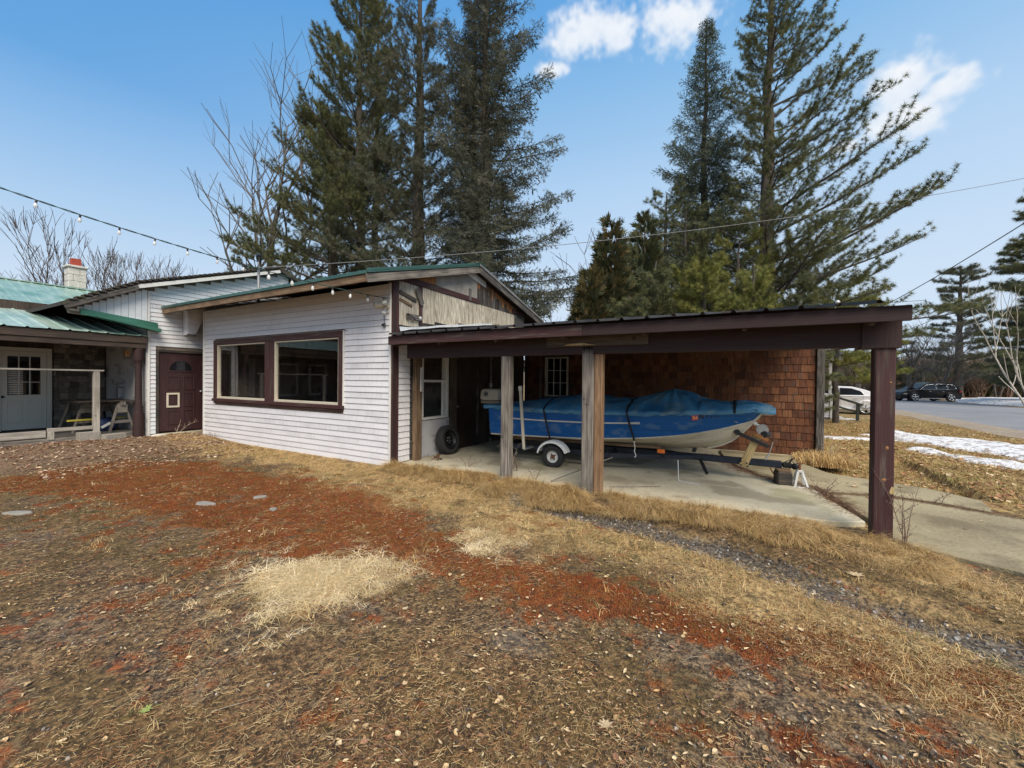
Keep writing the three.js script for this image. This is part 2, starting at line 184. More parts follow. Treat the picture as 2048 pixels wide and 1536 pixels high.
MAT.post = std({ map: woodTex([0.14, 0.075, 0.035], [0.28, 0.175, 0.1], [0.42, 0.31, 0.21], 71), bumpMap: bumpFib, bumpScale: 0.003, roughness: 0.85 });
MAT.glassFrost = new THREE.MeshPhysicalMaterial({ color: col([0.75, 0.78, 0.78]), transmission: 0.75, thickness: 0, roughness: 0.35, ior: 1.5 });
MAT.black = std({ color: col([0.018, 0.018, 0.02]), roughness: 0.6 });
MAT.rubber = std({ color: col([0.022, 0.022, 0.023]), roughness: 0.85, bumpMap: bumpFine, bumpScale: 0.002 });
MAT.blackMetal = std({ color: col([0.02, 0.02, 0.022]), roughness: 0.45, metalness: 0.5 });
MAT.steel = std({ map: greenTex([0.3, 0.3, 0.3], [0.5, 0.5, 0.49], 8), roughness: 0.5, metalness: 0.6 });
MAT.rust = std({ map: greenTex([0.09, 0.035, 0.015], [0.2, 0.09, 0.04], 9), roughness: 0.85 });
MAT.room = std({ color: col([0.4, 0.32, 0.25]), roughness: 0.9, map: MAT.plaster.map });
MAT.darkDoor = std({ map: woodTex([0.028, 0.019, 0.014], [0.055, 0.038, 0.028], [0.09, 0.065, 0.05], 14), roughness: 0.6 });

// ---------------------------------------------------------------- ground
const lineD = (pts, x, z) => { let b = 1e9; for (let i = 0; i < pts.length - 1; i++) { const [ax, az] = pts[i], [bx, bz] = pts[i + 1]; const t = clamp(((x - ax) * (bx - ax) + (z - az) * (bz - az)) / ((bx - ax) ** 2 + (bz - az) ** 2)); b = Math.min(b, Math.hypot(x - ax - (bx - ax) * t, z - az - (bz - az) * t)); } return b; };
const DITCH = [[2.7, 0.55], [3.6, 0.62], [4.6, 0.75], [5.6, 1.02], [6.3, 1.42], [7.0, 1.74], [8.2, 2.5], [9.5, 3.3]];
const TAN = [[-6.6, 0.5], [-4.7, 0.45], [-2.9, 0.42], [-1.1, 0.5], [0.5, 0.8], [1.4, 0.7], [2.1, 1.05], [3.0, 1.1], [3.75, 1.25], [4.4, 1.32], [5.0, 1.42], [5.65, 1.62], [6.1, 1.85], [6.6, 2.05]];
const TAN2 = [[6.9, 0.45], [7.3, 0.8], [7.9, 1.3], [9, 2.2]];
const RUST = [[-2.9, 2.7, 0.55], [-0.5, 2.05, 0.55], [0.9, 2.6, 0.45], [-2.4, 3.1, 0.4], [-3.7, 3.61, 0.5], [-3.81, 3.11, 0.5], [-3.62, 2.56, 0.55], [-3.15, 2.03, 0.5], [-1.95, 2.16, 0.6], [-1.23, 2.88, 0.5], [0.09, 2.61, 0.55], [-1.0, 2.45, 0.6], [0.53, 2.09, 0.6], [1.58, 2.16, 0.55], [1.34, 2.85, 0.4], [1.87, 2.7, 0.45], [2.2, 2.34, 0.4], [2.43, 2.73, 0.3], [3.07, 2.54, 0.33], [2.91, 2.82, 0.25], [3.63, 2.56, 0.3], [4.1, 2.57, 0.3], [4.46, 2.4, 0.3], [4.85, 2.42, 0.24], [5.34, 2.39, 0.22], [5.08, 2.36, 0.22], [5.63, 2.37, 0.2], [5.89, 2.36, 0.2], [6.14, 2.32, 0.2], [6.36, 2.32, 0.2], [6.57, 2.28, 0.2], [6.76, 2.28, 0.2], [7.1, 2.2, 0.2], [7.5, 2.2, 0.25]];
const rustM = (x, z) => { let s = 0; for (const [a, b, r] of RUST) { const R = a < 2.6 ? r * 1.22 : r * 1.05, d = ((x - a) / (R * 1.35)) ** 2 + ((z - b) / R) ** 2; if (d < 5) s += Math.exp(-d * 1.3); } return clamp(s * 1.1); };
const patchM = (x, z) => { const a = (x - 2.66) * 0.86 + (z - 3.38) * -0.5, b = (x - 2.66) * 0.5 + (z - 3.38) * 0.86; return clamp(1.15 - Math.hypot(a / 0.46, b / 0.34) + (fbm(x * 4 + 2, z * 4, 4) - 0.5) * 1.9); };
const ditchM = (x, z) => x < 2.4 ? 0 : sst(0.31, 0.1, lineD(DITCH, x, z) + (fbm(x * 3, z * 3, 3) - 0.5) * 0.25) * sst(2.5, 3.1, x);
const tanM = (x, z) => Math.max(sst(1.0, 0.2, lineD(TAN, x, z) + (fbm(x * 2.3 + 9, z * 2.3, 4) - 0.5) * 1.3), sst(0.55, 0.15, lineD(TAN2, x, z) + (fbm(x * 2.3 + 9, z * 2.3, 4) - 0.5) * 0.5));
function gh(x, z) { let h = (fbm(x * 0.8 + 3, z * 0.8, 3) - 0.5) * 0.05 + (fbm(x * 5, z * 5, 2) - 0.5) * 0.018;
  const nearB = sst(0.0, 0.6, z); h *= nearB;
  if (x > 2.2 && x < 10) h -= 0.08 * sst(0.4, 0.05, lineD(DITCH, x, z)) * sst(2.5, 3.4, x);
  if (z > -0.4 && z < 0.7 && x > 0 && x < 7.2) h += 0.045 * sst(0.55, 0.1, Math.abs(z - 0.1));
  if (x < -4.5) h += 0.13 * sst(-4.5, -7.2, x) * sst(-0.5, 0.3, z);
  if (z <= -0.28 && x > -15 && x < 8.7 && z > -6.6) { if (x > 6.2 && z > -3.2) h = mix(h, -0.03, 0.8); else if (x > -7.0) h = -0.12; }
  if (x > 6.4 && x < 8.5 && z > -3.3 && z < 0.3) h = Math.min(h, -0.01);
  return h; }
// base colours of the yard: needle litter, rust moss, olive moss, tan grass, cinders
const rustK = (rr, n2, n1, n5) => sst(0.22, 0.8, rr * 0.9 + (n2 - 0.5) * 1.75 + (n1 - 0.5) * 0.9 + (n5 - 0.5) * 0.9);
const macro = (x, z) => [fbm(x * 1.1 + 4, z * 1.1 + 2, 4), fbm(x * 6 + 1, z * 6 + 8, 4), sst(0.46, 0.64, fbm(x * 1.9 + 30, z * 1.9 + 11, 5)), rustM(x, z), tanM(x, z), patchM(x, z), ditchM(x, z)];
function gcol(x, z, [n1, n2, ol, rr, tn, pm, dm]) {
  const n3 = fbm(x * 38, z * 38, 3), n4 = vn(x * 150, z * 150), n5 = fbm(x * 17 + 60, z * 17 + 3, 2);
  let c = mix3([0.045, 0.025, 0.01], [0.3, 0.185, 0.08], clamp(0.28 + (n1 - 0.5) * 0.5 + (n3 - 0.5) * 1.3 + (n5 - 0.5) * 0.4 + (n4 - 0.5) * 1.0));
  c = mix3(c, mix3([0.022, 0.016, 0.011], [0.24, 0.195, 0.14], clamp(n4 * 1.1 - 0.25 + (n3 - 0.5) * 1.6)), sst(0.52, 0.68, n1 + (n2 - 0.5) * 0.8) * 0.5);        // fine gravel
  c = mix3(c, mix3([0.034, 0.021, 0.006], [0.16, 0.1, 0.026], clamp(n3 * 1.4 + n4 * 0.5 - 0.42)), ol * 0.48);
  const rm = rustK(rr, n2, n1, n5);
  c = mix3(c, mix3([0.06, 0.013, 0.003], [0.3, 0.075, 0.012], clamp(n3 * 1.5 + (n4 - 0.5) * 0.8 + (n5 - 0.5) * 0.8 - 0.28)), rm * 0.88);
  const ring = sst(0.08, 0.3, rr) * (1 - rm) * sst(0.4, 0.6, n2); c = mix3(c, mix3([0.07, 0.055, 0.014], [0.17, 0.12, 0.03], n3), ring * 0.55);
  const tm = tn * sst(0.3, 0.55, n2 + 0.1); c = mix3(c, mix3([0.17, 0.105, 0.038], [0.55, 0.38, 0.16], clamp(n3 * 1.4 + (n4 - 0.5) * 0.7 - 0.15)), tm * 0.85);
  if (pm > 0) c = mix3(c, mix3([0.36, 0.25, 0.1], [0.72, 0.55, 0.28], n3), sst(0.05, 0.8, pm + (n5 - 0.5) * 0.8) * 0.75);
  c = mix3(c, mix3([0.026, 0.021, 0.016], [0.17, 0.145, 0.115], clamp(n4 * 0.9 + (n3 - 0.5) * 1.4 - 0.1)), dm * 0.9);
  if (x < -4) c = mix3(c, mix3([0.05, 0.03, 0.018], [0.26, 0.17, 0.11], clamp(n3 * 1.3 + (n4 - 0.5) * 0.6)), sst(-4, -6, x) * 0.75);
  const g1 = sst(1, 0.2, Math.hypot((x - 4.36) / 0.3, (z - 3.19) / 0.14) + (n2 - 0.5)); if (g1 > 0) c = mix3(c, mix3([0.09, 0.08, 0.062], [0.36, 0.32, 0.26], clamp(n3 * 1.2 - 0.1)), g1 * 0.3);
  return c; }
// the masks vary slowly, so they are sampled on a coarse grid
function macroGrid(x0, x1, z0, z1, w, h) { const K = 6, nx = Math.ceil(w / K) + 2, nz = Math.ceil(h / K) + 2, g = new Float32Array(nx * nz * 7); for (let j = 0; j < nz; j++) for (let i = 0; i < nx; i++) g.set(macro(x0 + i * K / w * (x1 - x0), z0 + j * K / h * (z1 - z0)), (j * nx + i) * 7); const out = new Float32Array(7);
  return (i, j) => { const a = i / K, b = j / K, p = Math.floor(a), q = Math.floor(b), u = a - p, v = b - q, o = (q * nx + p) * 7, o2 = o + nx * 7; for (let k = 0; k < 7; k++) { const t = g[o + k] + (g[o + 7 + k] - g[o + k]) * u, s = g[o2 + k] + (g[o2 + 7 + k] - g[o2 + k]) * u; out[k] = t + (s - t) * v; } return out; }; }
const ZONES = [[-9, 1.2, -0.5, 5.6, 2048, 1228], [1.2, 9.2, -0.5, 5.6, 2048, 1560]];
const bumpGround = tex(512, 512, (u, v) => { const q = 0.5 + (pf(u, v, 50, 50, 3) - 0.5) * 1.5; return [q, q, q]; }, { rep: [7, 5], srgb: false });
const groundMats = ZONES.map(([x0, x1, z0, z1, w, h]) => { const mg = macroGrid(x0, x1, z0, z1, w, h), t = tex(w, h, (u, v, i, j) => gcol(x0 + u * (x1 - x0), z0 + v * (z1 - z0), mg(i, j))); t.wrapS = t.wrapT = THREE.ClampToEdgeWrapping; return std({ map: t, roughness: 0.97, bumpMap: bumpGround, bumpScale: 0.012 }); });
const lawnTex = tex(1024, 1024, (u, v) => { const n3 = pf(u, v, 70, 70, 4), n2 = pf(u, v, 14, 14, 5), n4 = pf(u + 0.3, v, 200, 200, 2); let c = mix3([0.1, 0.06, 0.025], [0.44, 0.31, 0.125], clamp(0.42 + (n3 - 0.5) * 1.6 + (n4 - 0.5) * 1.1 + (n2 - 0.5) * 0.9)); return mix3(c, [0.19, 0.085, 0.035], sst(0.55, 0.72, n2) * 0.55); }, { rep: [0.25, 0.25] });
const lawnMat = std({ map: lawnTex, roughness: 0.97, vertexColors: true, bumpMap: bumpFine, bumpScale: 0.01 });
function sheet(xs, zs, uvf, colf, hf = gh) { const nx = xs.length, nz = zs.length, P = [], U = [], Cc = [], I = []; for (const z of zs) for (const x of xs) { P.push(x, hf(x, z), z); U.push(...uvf(x, z)); Cc.push(...(colf ? colf(x, z) : [1, 1, 1])); } for (let j = 0; j < nz - 1; j++) for (let i = 0; i < nx - 1; i++) { const a = j * nx + i; I.push(a, a + nx, a + 1, a + 1, a + nx, a + nx + 1); }
  const g = new THREE.BufferGeometry(); g.setAttribute('position', new THREE.Float32BufferAttribute(P, 3)); g.setAttribute('uv', new THREE.Float32BufferAttribute(U, 2)); g.setAttribute('color', new THREE.Float32BufferAttribute(Cc, 3)); g.setIndex(I); g.computeVertexNormals(); return g; }
const lin = (a, b, n) => Array.from({ length: n + 1 }, (_, i) => a + (b - a) * i / n);
{ const z0 = -0.5, z1 = 5.6, xsA = lin(-9, 1.2, 110), xsB = lin(1.2, 9.2, 130), zsN = lin(z0, z1, 90);
  const far = (x, z) => { const n = fbm(x * 0.23, z * 0.23, 4), m = fbm(x * 0.9 + 8, z * 0.9, 3); const k = 0.72 + n * 0.55; return [k, k * (0.9 + m * 0.14), k * (0.8 + m * 0.2)]; };
  const back = [-700, -300, -150, -100, -80, -65, -52, -42, -34, -28, -23, -19, -16, -13.5, -11.5, -10, -8.6, -7.4, -6.6, -6.2, -5.6, -5, -4.4, -3.8, -3.3, -2.9, -2.4, -1.8, -1.2, -0.8, z0];
  const leftX = [-700, -300, -120, -70, -45, -30, -22, -17, -14, -12, -10.4, -9], rightX = [9.2, 9.8, 10.6, 11.6, 13, 15, 18, 22, 27, 34, 45, 60, 90, 150, 300, 700], front = [z1, 6.2, 7, 8.2, 10, 13, 18, 26, 40, 80, 200, 500];
  const u2 = (x, z) => [x, z];
  const geos = [sheet(xsA, zsN, (x, z) => [(x + 9) / 10.2, (z - z0) / (z1 - z0)]), sheet(xsB, zsN, (x, z) => [(x - 1.2) / 8, (z - z0) / (z1 - z0)]),
    sheet([...leftX.slice(0, -1), ...xsA.slice(0, -1), ...xsB, ...rightX.slice(1)], back, u2, far), sheet(leftX, zsN, u2, far), sheet(rightX, zsN, u2, far), sheet([...leftX.slice(0, -1), ...xsA.slice(0, -1), ...xsB, ...rightX.slice(1)], front, u2, far)];
  const g = mergeGeometries(geos, true); g.groups.forEach((q, i) => { q.materialIndex = Math.min(i, 2); });
  const m = new THREE.Mesh(g, [groundMats[0], groundMats[1], lawnMat]); m.name = 'ground'; m.receiveShadow = m.castShadow = true; m.userData.kind = 'structure'; scene.add(m); }

// concrete floor of the carport, with broken right edge, and the cracked drive strips beside it
function slabGeo(poly, top, bot) { const g = new THREE.ExtrudeGeometry(new THREE.Shape(poly.map((p) => new THREE.Vector2(p[0], -p[1]))), { depth: top - bot, bevelEnabled: true, bevelSize: 0.008, bevelThickness: 0.008, bevelSegments: 1 }); g.rotateX(-Math.PI / 2); g.translate(0, bot, 0); return g; }
function rough(poly, step, amp, seed) { const r = rng(seed), out = []; for (let i = 0; i < poly.length; i++) { const a = poly[i], b = poly[(i + 1) % poly.length], l = Math.hypot(b[0] - a[0], b[1] - a[1]), n = Math.max(1, Math.round(l / step)); for (let k = 0; k < n; k++) { const t = k / n; out.push([mix(a[0], b[0], t) + (r() - 0.5) * amp * 2, mix(a[1], b[1], t) + (r() - 0.5) * amp * 2]); } } return out; }
structure('carport_floor', slabGeo(rough([[0.03, -0.2], [2.4, -0.24], [4.6, -0.24], [6.5, -0.42], [6.82, -0.62], [6.62, -1.5], [6.52, -2.2], [6.2, -2.35], [5.86, -2.55], [5.45, -3.4], [5.25, -4.1], [5.12, -5.2], [0.03, -5.2]], 0.25, 0.018, 3), 0.03, -0.12), MAT.concrete);
structure('drive_slab', slabGeo(rough([[5.2, -5.2], [5.34, -4.1], [5.54, -3.42], [5.93, -2.62], [6.25, -2.42], [6.6, -2.26], [6.68, -1.95], [7.4, -2.2], [7.95, -2.02], [8.3, -1.85], [8.42, -2.45], [8.05, -2.95], [6.95, -3.45], [6.6, -4.4], [6.5, -5.2]], 0.22, 0.015, 4), 0.036, -0.12), MAT.drive);
structure('drive_slab', slabGeo(rough([[6.72, -1.85], [7.45, -2.08], [7.98, -1.9], [8.6, -1.66], [9.6, -1.1], [9.6, 1.4], [8.3, 0.75], [7.6, 0.3], [7.1, 0.05], [6.95, -0.1], [6.92, -0.62]], 0.22, 0.015, 5), 0.026, -0.12), MAT.drive);

// road, verge, snow
{ const asph = std({ map: tex(1024, 1024, (u, v) => { const f = pf(u, v, 160, 160, 2), b = pf(u, v, 5, 5, 5); const k = 0.215 + 0.08 * (f - 0.5) + 0.09 * (b - 0.5); return [k, k, k * 1.03]; }, { rep: [0.12, 0.12] }), roughness: 0.92 });
  const edge = (z) => 14.0 + 0.5 * sst(-15, -40, z) + (z < -42 ? (z + 42) * 0.0 : 0), far = (z) => 23.8 - 0.3 * sst(-15, -45, z);
  const zs = lin(60, -260, 160), P = [], U = [], I = [];
  zs.forEach((z, j) => { const w = (fbm(z * 0.7, 3, 3) - 0.5) * 0.35; for (let i = 0; i < 7; i++) { const x = mix(edge(z) + w, far(z), i / 6); P.push(x, 0.012 + 0.06 * (1 - ((i - 3) / 3) ** 2), z); U.push(x, z); } if (j) for (let i = 0; i < 6; i++) { const a = (j - 1) * 7 + i; I.push(a, a + 1, a + 7, a + 1, a + 8, a + 7); } });
  const g = new THREE.BufferGeometry(); g.setAttribute('position', new THREE.Float32BufferAttribute(P, 3)); g.setAttribute('uv', new THREE.Float32BufferAttribute(U, 2)); g.setIndex(I); g.computeVertexNormals(); structure('road', g, asph);
  const sandy = std({ map: tex(512, 512, (u, v) => { const k = 0.8 + 0.5 * (pf(u, v, 60, 60, 3) - 0.5) + 0.5 * (pf(u, v, 5, 5, 4) - 0.5); return [0.36 * k, 0.29 * k, 0.21 * k]; }, { rep: [0.3, 0.3] }), roughness: 0.95 });
  const P2 = [], U2 = [], I2 = []; zs.forEach((z, j) => { const w = (fbm(z * 0.5 + 9, 7, 3) - 0.5) * 0.9; const xs = [12.9 + w, 13.5 + w * 0.5, 14.3]; xs.forEach((x, i) => { P2.push(x, 0.008 + gh(x, z) * 0.2 + 0.008 * i, z); U2.push(x, z); }); if (j) for (let i = 0; i < 2; i++) { const a = (j - 1) * 3 + i; I2.push(a, a + 1, a + 3, a + 1, a + 4, a + 3); } });
  const g2 = new THREE.BufferGeometry(); g2.setAttribute('position', new THREE.Float32BufferAttribute(P2, 3)); g2.setAttribute('uv', new THREE.Float32BufferAttribute(U2, 2)); g2.setIndex(I2); g2.computeVertexNormals(); structure('road_shoulder', g2, sandy);
  // parking pull-off where the white car stands, seen as a grey strip, and a worn path
  const snowMat = new THREE.MeshPhysicalMaterial({ map: tex(512, 512, (u, v) => { const d = sst(0.55, 0.68, pf(u, v, 24, 24, 4)); const k = 0.8 + 0.12 * (pf(u, v, 6, 6, 4) - 0.5); return mix3([k * 0.93, k * 0.94, k * 0.96], [0.22, 0.16, 0.12], d * 0.75); }, { rep: [0.4, 0.4] }), roughness: 0.75, bumpMap: bumpFine, bumpScale: 0.02 });
  // one snow field with ragged, melting edges: kept where the snow mask is positive
  function snow(name, label, cx, cz, ax, az, rot, amp, thick, step, seed) { const xs = lin(-ax * 1.3, ax * 1.3, Math.round(ax * 2.6 / step)), z2 = lin(-az * 1.4, az * 1.4, Math.round(az * 2.8 / step)); const c = Math.cos(rot), s = Math.sin(rot), nx = xs.length; const P = [], U = [], D = [];
    for (const b of z2) for (const a of xs) { const x = cx + a * c - b * s, z = cz + a * s + b * c; const e = 1 - Math.hypot(a / ax, b / az) + (fbm(x * 1.1 + seed, z * 1.1, 4) - 0.5) * amp; D.push(e); const y = gh(x, z) - 0.02 + thick * sst(0, 0.35, e) + (fbm(x * 4, z * 4, 3) - 0.5) * 0.06 * sst(0, 0.2, e) + 0.022 * sst(-0.02, 0.06, e); P.push(x, y, z); U.push(x, z); }
    const I = []; for (let j = 0; j < z2.length - 1; j++) for (let i = 0; i < nx - 1; i++) { const q = j * nx + i; if (Math.max(D[q], D[q + 1], D[q + nx], D[q + nx + 1]) > 0) I.push(q, q + nx, q + 1, q + 1, q + nx, q + nx + 1); }
    const g = new THREE.BufferGeometry(); g.setAttribute('position', new THREE.Float32BufferAttribute(P, 3)); g.setAttribute('uv', new THREE.Float32BufferAttribute(U, 2)); g.setIndex(I); g.computeVertexNormals(); const m = part(name, g, snowMat, scene); tag(m, label, 'snow'); m.userData.kind = 'stuff'; }
  snow('snow_patch', 'long melting snow bank on the lawn beside the road', 11.5, -8.8, 3.8, 1.25, 1.06, 1.5, 0.08, 0.06, 3);
  snow('snow_patch', 'scattered crumbs of melting snow in front of the long snow bank', 10.2, -6.9, 1.6, 0.5, 1.0, 1.9, 0.05, 0.05, 14);
  snow('snow_patch', 'thin snow strip seen between shingled wall and maroon post', 8.7, -9.8, 1.2, 0.3, -0.3, 1.7, 0.05, 0.06, 22);
  snow('snow_patch', 'wide snow field beyond the far side of the road', 31, -48, 7.0, 15, 0.05, 0.35, 0.35, 0.5, 31);
}

// ---------------------------------------------------------------- lap siding and metal roofing builders
const CUT = (y0, y1, spans, holes) => { let out = [spans]; for (const [a, b, h0, h1] of holes) if (y1 > h0 + 0.01 && y0 < h1 - 0.01) out = out.flatMap(([s, e]) => [[s, Math.min(e, a)], [Math.max(s, b), e]].filter(([p, q]) => q - p > 0.02)); return out; };
const sidR = rng(50);
// courses on a wall facing +z at z = face (axis 'x') or facing +x at x = face (axis 'z'); top(a) limits the height
function lapSiding(parent, axis, face, a0, a1, y0, y1, exp, holes, mats, topOf, nameOf = 'siding_board') {
  for (let y = y0; y < y1 - 0.01; y += exp) { const yt = Math.min(y + exp, y1);
    for (let [s, e] of CUT(y, yt, [a0, a1], holes)) {
      if (topOf) { const n = 40; let lo = null, hi = null; for (let i = 0; i <= n; i++) { const a = mix(s, e, i / n); if (topOf(a) > y + exp * 0.5) { if (lo === null) lo = a; hi = a; } } if (lo === null || hi - lo < 0.05) continue; s = lo; e = hi; }
      const w = (sidR() - 0.5) * 0.003, b = 0.02, t = 0.005, o = [sidR() * 9, sidR() * 9]; const sp = new Soup(); const A = (v, yy, d) => axis === 'x' ? [v, yy, face + d] : [face + d, yy, v];
      const yb = y + w * 0.4, y2 = yt + 0.004; const L = axis === 'x' ? [s, e] : [e, s]; const N = 3;
      for (let i = 0; i < N; i++) { const p = mix(L[0], L[1], i / N), q = mix(L[0], L[1], (i + 1) / N), wa = i ? w : 0, uu = (v) => Math.abs(v - L[0]) + o[0]; const ba = b + wa * 0.6, bb = b + (i < N - 1 ? w : 0) * 0.6;
        const yg = y2 - 0.0095; // open groove under the lip of the next course
        sp.quad(A(p, yb, ba), A(q, yb, bb), A(q, yg, t), A(p, yg, t), [uu(p), o[1]], [uu(q), o[1]], [uu(q), o[1] + 0.1], [uu(p), o[1] + 0.1]);
        sp.quad(A(p, yg, t), A(q, yg, t), A(q, yg, -0.006), A(p, yg, -0.006), [uu(p), o[1]], [uu(q), o[1]], [uu(q), o[1] + 0.01], [uu(p), o[1] + 0.01]);
        sp.quad(A(p, yb, -0.006), A(q, yb, -0.006), A(q, yb, bb), A(p, yb, ba), [uu(p), o[1]], [uu(q), o[1]], [uu(q), o[1] + 0.02], [uu(p), o[1] + 0.02]); }
      for (const v of L) sp.tri(A(v, yb, -0.002), A(v, yb, b), A(v, y2, t)); 
      part(nameOf, sp.geo(), mats[Math.floor(sidR() * mats.length)], parent); } } }
// ribbed sheets on a sloping rectangle: P0 eave start, along = unit vector along the eave, up = vector from eave to ridge
function ribRoof(parent, P0, along, len, up, sheetW, ribs, mat, name = 'roof_sheet', ribH = 0.022) { const A = V3(along).normalize(), Uv = V3(up), n = Math.ceil(len / sheetW - 0.05); const Nn = A.clone().cross(Uv).normalize(); if (Nn.y < 0) Nn.negate(); const ul = Uv.length();
  for (let k = 0; k < n; k++) { const a0 = k * sheetW, a1 = Math.min(len, a0 + sheetW); const prof = [[a0, 0]]; for (let r = 0; r < ribs; r++) { const c = a0 + (r + 0.5) * sheetW / ribs; if (c + 0.03 < a1) prof.push([c - 0.03, 0], [c - 0.012, ribH], [c + 0.012, ribH], [c + 0.03, 0]); } prof.push([a1, 0]); const lift = (k % 2) * 0.003; const s = new Soup(), o = offR() * 5;
    const pt = (q, f) => { const v = V3(P0).addScaledVector(A, q[0]).addScaledVector(Nn, q[1] + lift).addScaledVector(Uv, f); return [v.x, v.y, v.z]; }; const dn = (p) => [p[0] - Nn.x * 0.004, p[1] - Nn.y * 0.004, p[2] - Nn.z * 0.004];
    for (let i = 0; i < prof.length - 1; i++) { const a = pt(prof[i], 0), b = pt(prof[i + 1], 0), c = pt(prof[i + 1], 1), d = pt(prof[i], 1); s.quad(a, b, c, d, [prof[i][0] + o, 0], [prof[i + 1][0] + o, 0], [prof[i + 1][0] + o, ul], [prof[i][0] + o, ul]); s.quad(dn(a), dn(b), b, a); }
    part(name, s.geo(), mat, parent); } }

// ---------------------------------------------------------------- white-sided addition
{ const B = thing('white_addition', 'low addition with white lap siding, wide maroon-framed window and green metal roof', 'house', [0, 0, 0]);
  const ridge = (z) => z > -2.55 ? 4.19 - (z + 2.55) * 0.283 : 4.19 + (z + 2.55) * 0.245;   // underside of the roof above the gable wall
  // front wall
  const fw = part('front_wall', join([box(-6.83, -6.2, -0.15, 3.3, -0.14, -0.02), box(-1.36, 0, -0.15, 3.3, -0.14, -0.02), box(-6.2, -1.36, -0.15, 1.03, -0.14, -0.02), box(-6.2, -1.36, 2.5, 3.3, -0.14, -0.02)]), MAT.room, B);
  lapSiding(fw, 'x', -0.018, -6.79, -0.035, 0.0, 3.36, 0.1128, [[-6.262, -1.288, 0.985, 2.575]], [MAT.siding, MAT.siding, MAT.siding2]);
  part('corner_trim', box(-6.835, -6.785, -0.02, 3.34, -0.03, 0.014, { grain: 'y' }), MAT.white, B);
  part('corner_trim', box(-0.04, 0.0, -0.02, 3.36, -0.02, 0.014, { grain: 'y' }), MAT.white, B);
  part('foundation', box(-6.83, 0.0, -0.3, -0.03, -0.16, -0.03), MAT.concrete, B);
  // window: maroon casing, two cream-framed panes
  const win = part('window', join([box(-6.26, -1.29, 2.43, 2.555, -0.10, 0.03, { grain: 'x' }), box(-6.26, -6.11, 1.07, 2.43, -0.10, 0.028), box(-1.42, -1.29, 1.07, 2.43, -0.10, 0.028), box(-3.97, -3.80, 1.07, 2.43, -0.10, 0.028), box(-3.785, -3.615, 1.07, 2.43, -0.10, 0.024), box(-6.30, -1.27, 1.0, 1.07, -0.10, 0.05, { grain: 'x' }), box(-6.24, -1.30, 0.955, 0.998, -0.03, 0.026, { grain: 'x' })]), MAT.maroon, B);
  win.userData.label = 'wide two-pane window in maroon casing';
  for (const [a, b] of [[-6.108, -3.972], [-3.613, -1.422]]) { part('sash', join([box(a, b, 2.402, 2.428, -0.06, 0.012, { grain: 'x' }), box(a, b, 1.072, 1.122, -0.06, 0.016, { grain: 'x' }), box(a, a + 0.036, 1.122, 2.402, -0.06, 0.01), box(b - 0.03, b, 1.122, 2.402, -0.06, 0.01)]), MAT.cream, win);
    part('pane', box(a + 0.034, b - 0.028, 1.12, 2.404, -0.035, -0.03, { c: 0.0005 }), MAT.glass, win); }
  part('side_trim', box(-1.286, -1.27, 1.0, 2.56, -0.02, 0.03, { grain: 'y' }), MAT.white, win);
  // other walls, floor, ceiling: closed box
  part('side_wall', box(-6.83, -6.71, -0.15, 3.3, -5.25, -0.141), MAT.room, B); part('back_wall', box(-6.709, -0.121, -0.15, 3.3, -5.25, -5.13), MAT.room, B);
  part('floor', box(-6.709, -0.121, 0.0, 0.1, -5.129, -0.141), MAT.darkwood, B); part('ceiling', box(-6.83, -0.121, 3.301, 3.36, -5.25, -0.02), MAT.room, B);
  // gable wall facing the carport, with an opening for the window and the dark door
  const gpoly = [[-0.022, -0.15], [-5.25, -0.15], [-5.25, ridge(-5.25)], [-2.55, 4.19], [-0.022, ridge(-0.022)]]; const shape = new THREE.Shape(gpoly.map(([z, y]) => new THREE.Vector2(z, y)));
  const hole = (z0, z1, y0, y1) => { const p = new THREE.Path(); p.moveTo(z0, y0); p.lineTo(z1, y0); p.lineTo(z1, y1); p.lineTo(z0, y1); shape.holes.push(p); };
  hole(-1.62, -0.82, 0.8, 2.3); hole(-2.86, -1.96, 0.03, 2.25);
  const gg = new THREE.ExtrudeGeometry(shape, { depth: 0.12, bevelEnabled: false }); gg.rotateY(-Math.PI / 2); // shape x -> z, extrudes towards -x
  const gw = part('gable_wall', gg, MAT.weather, B);
  const gx = 0.002; // outer face of the wall
  // corner boards
  part('corner_board', box(gx, 0.034, 0.0, 3.47, -0.165, 0.0, { grain: 'y' }), MAT.maroon, B); part('corner_board', box(0.036, 0.058, 0.0, 3.44, -0.07, 0.006, { grain: 'y' }), MAT.maroonDark, B);
  part('trim_board', box(gx, 0.05, 3.445, 3.56, -2.79, -0.17, { grain: 'z' }), MAT.maroon, B); part('trim_board', box(gx, 0.045, 2.69, 3.44, -0.79, -0.712, { grain: 'y' }), MAT.maroon, B);
  part('trim_board', box(0.03, 0.055, 3.46, 3.74, -2.46, -2.38, { grain: 'y' }), MAT.weather, B); part('trim_board', box(gx, 0.05, 3.49, 3.58, -5.25, -4.46, { grain: 'z' }), MAT.maroon, B);
  // pale grooved plywood planks with stepped lower ends
  { const r = rng(9); let z = -0.795, i = 0; while (z > -4.58) { const w = 0.105 + r() * 0.055; const stepY = z > -1.07 ? 2.74 : z > -1.95 ? 2.81 + 0.0 : z > -2.85 ? 2.88 : z > -3.6 ? 3.0 : 3.05; part('plank', box(0.014, 0.028 + r() * 0.004, stepY + (r() - 0.5) * 0.015 - (z > -1.95 && z < -1.07 ? 0.06 * (-z - 1.07) : 0), 3.442, z - w, z - 0.006, { grain: 'y', c: 0.003 }), r() < 0.5 ? MAT.ply : MAT.ply2, gw); z -= w; i++; } }
  part('plywood_patch', box(gx, 0.02, 2.62, 3.44, -0.708, -0.17, { grain: 'y' }), MAT.ply2, gw);
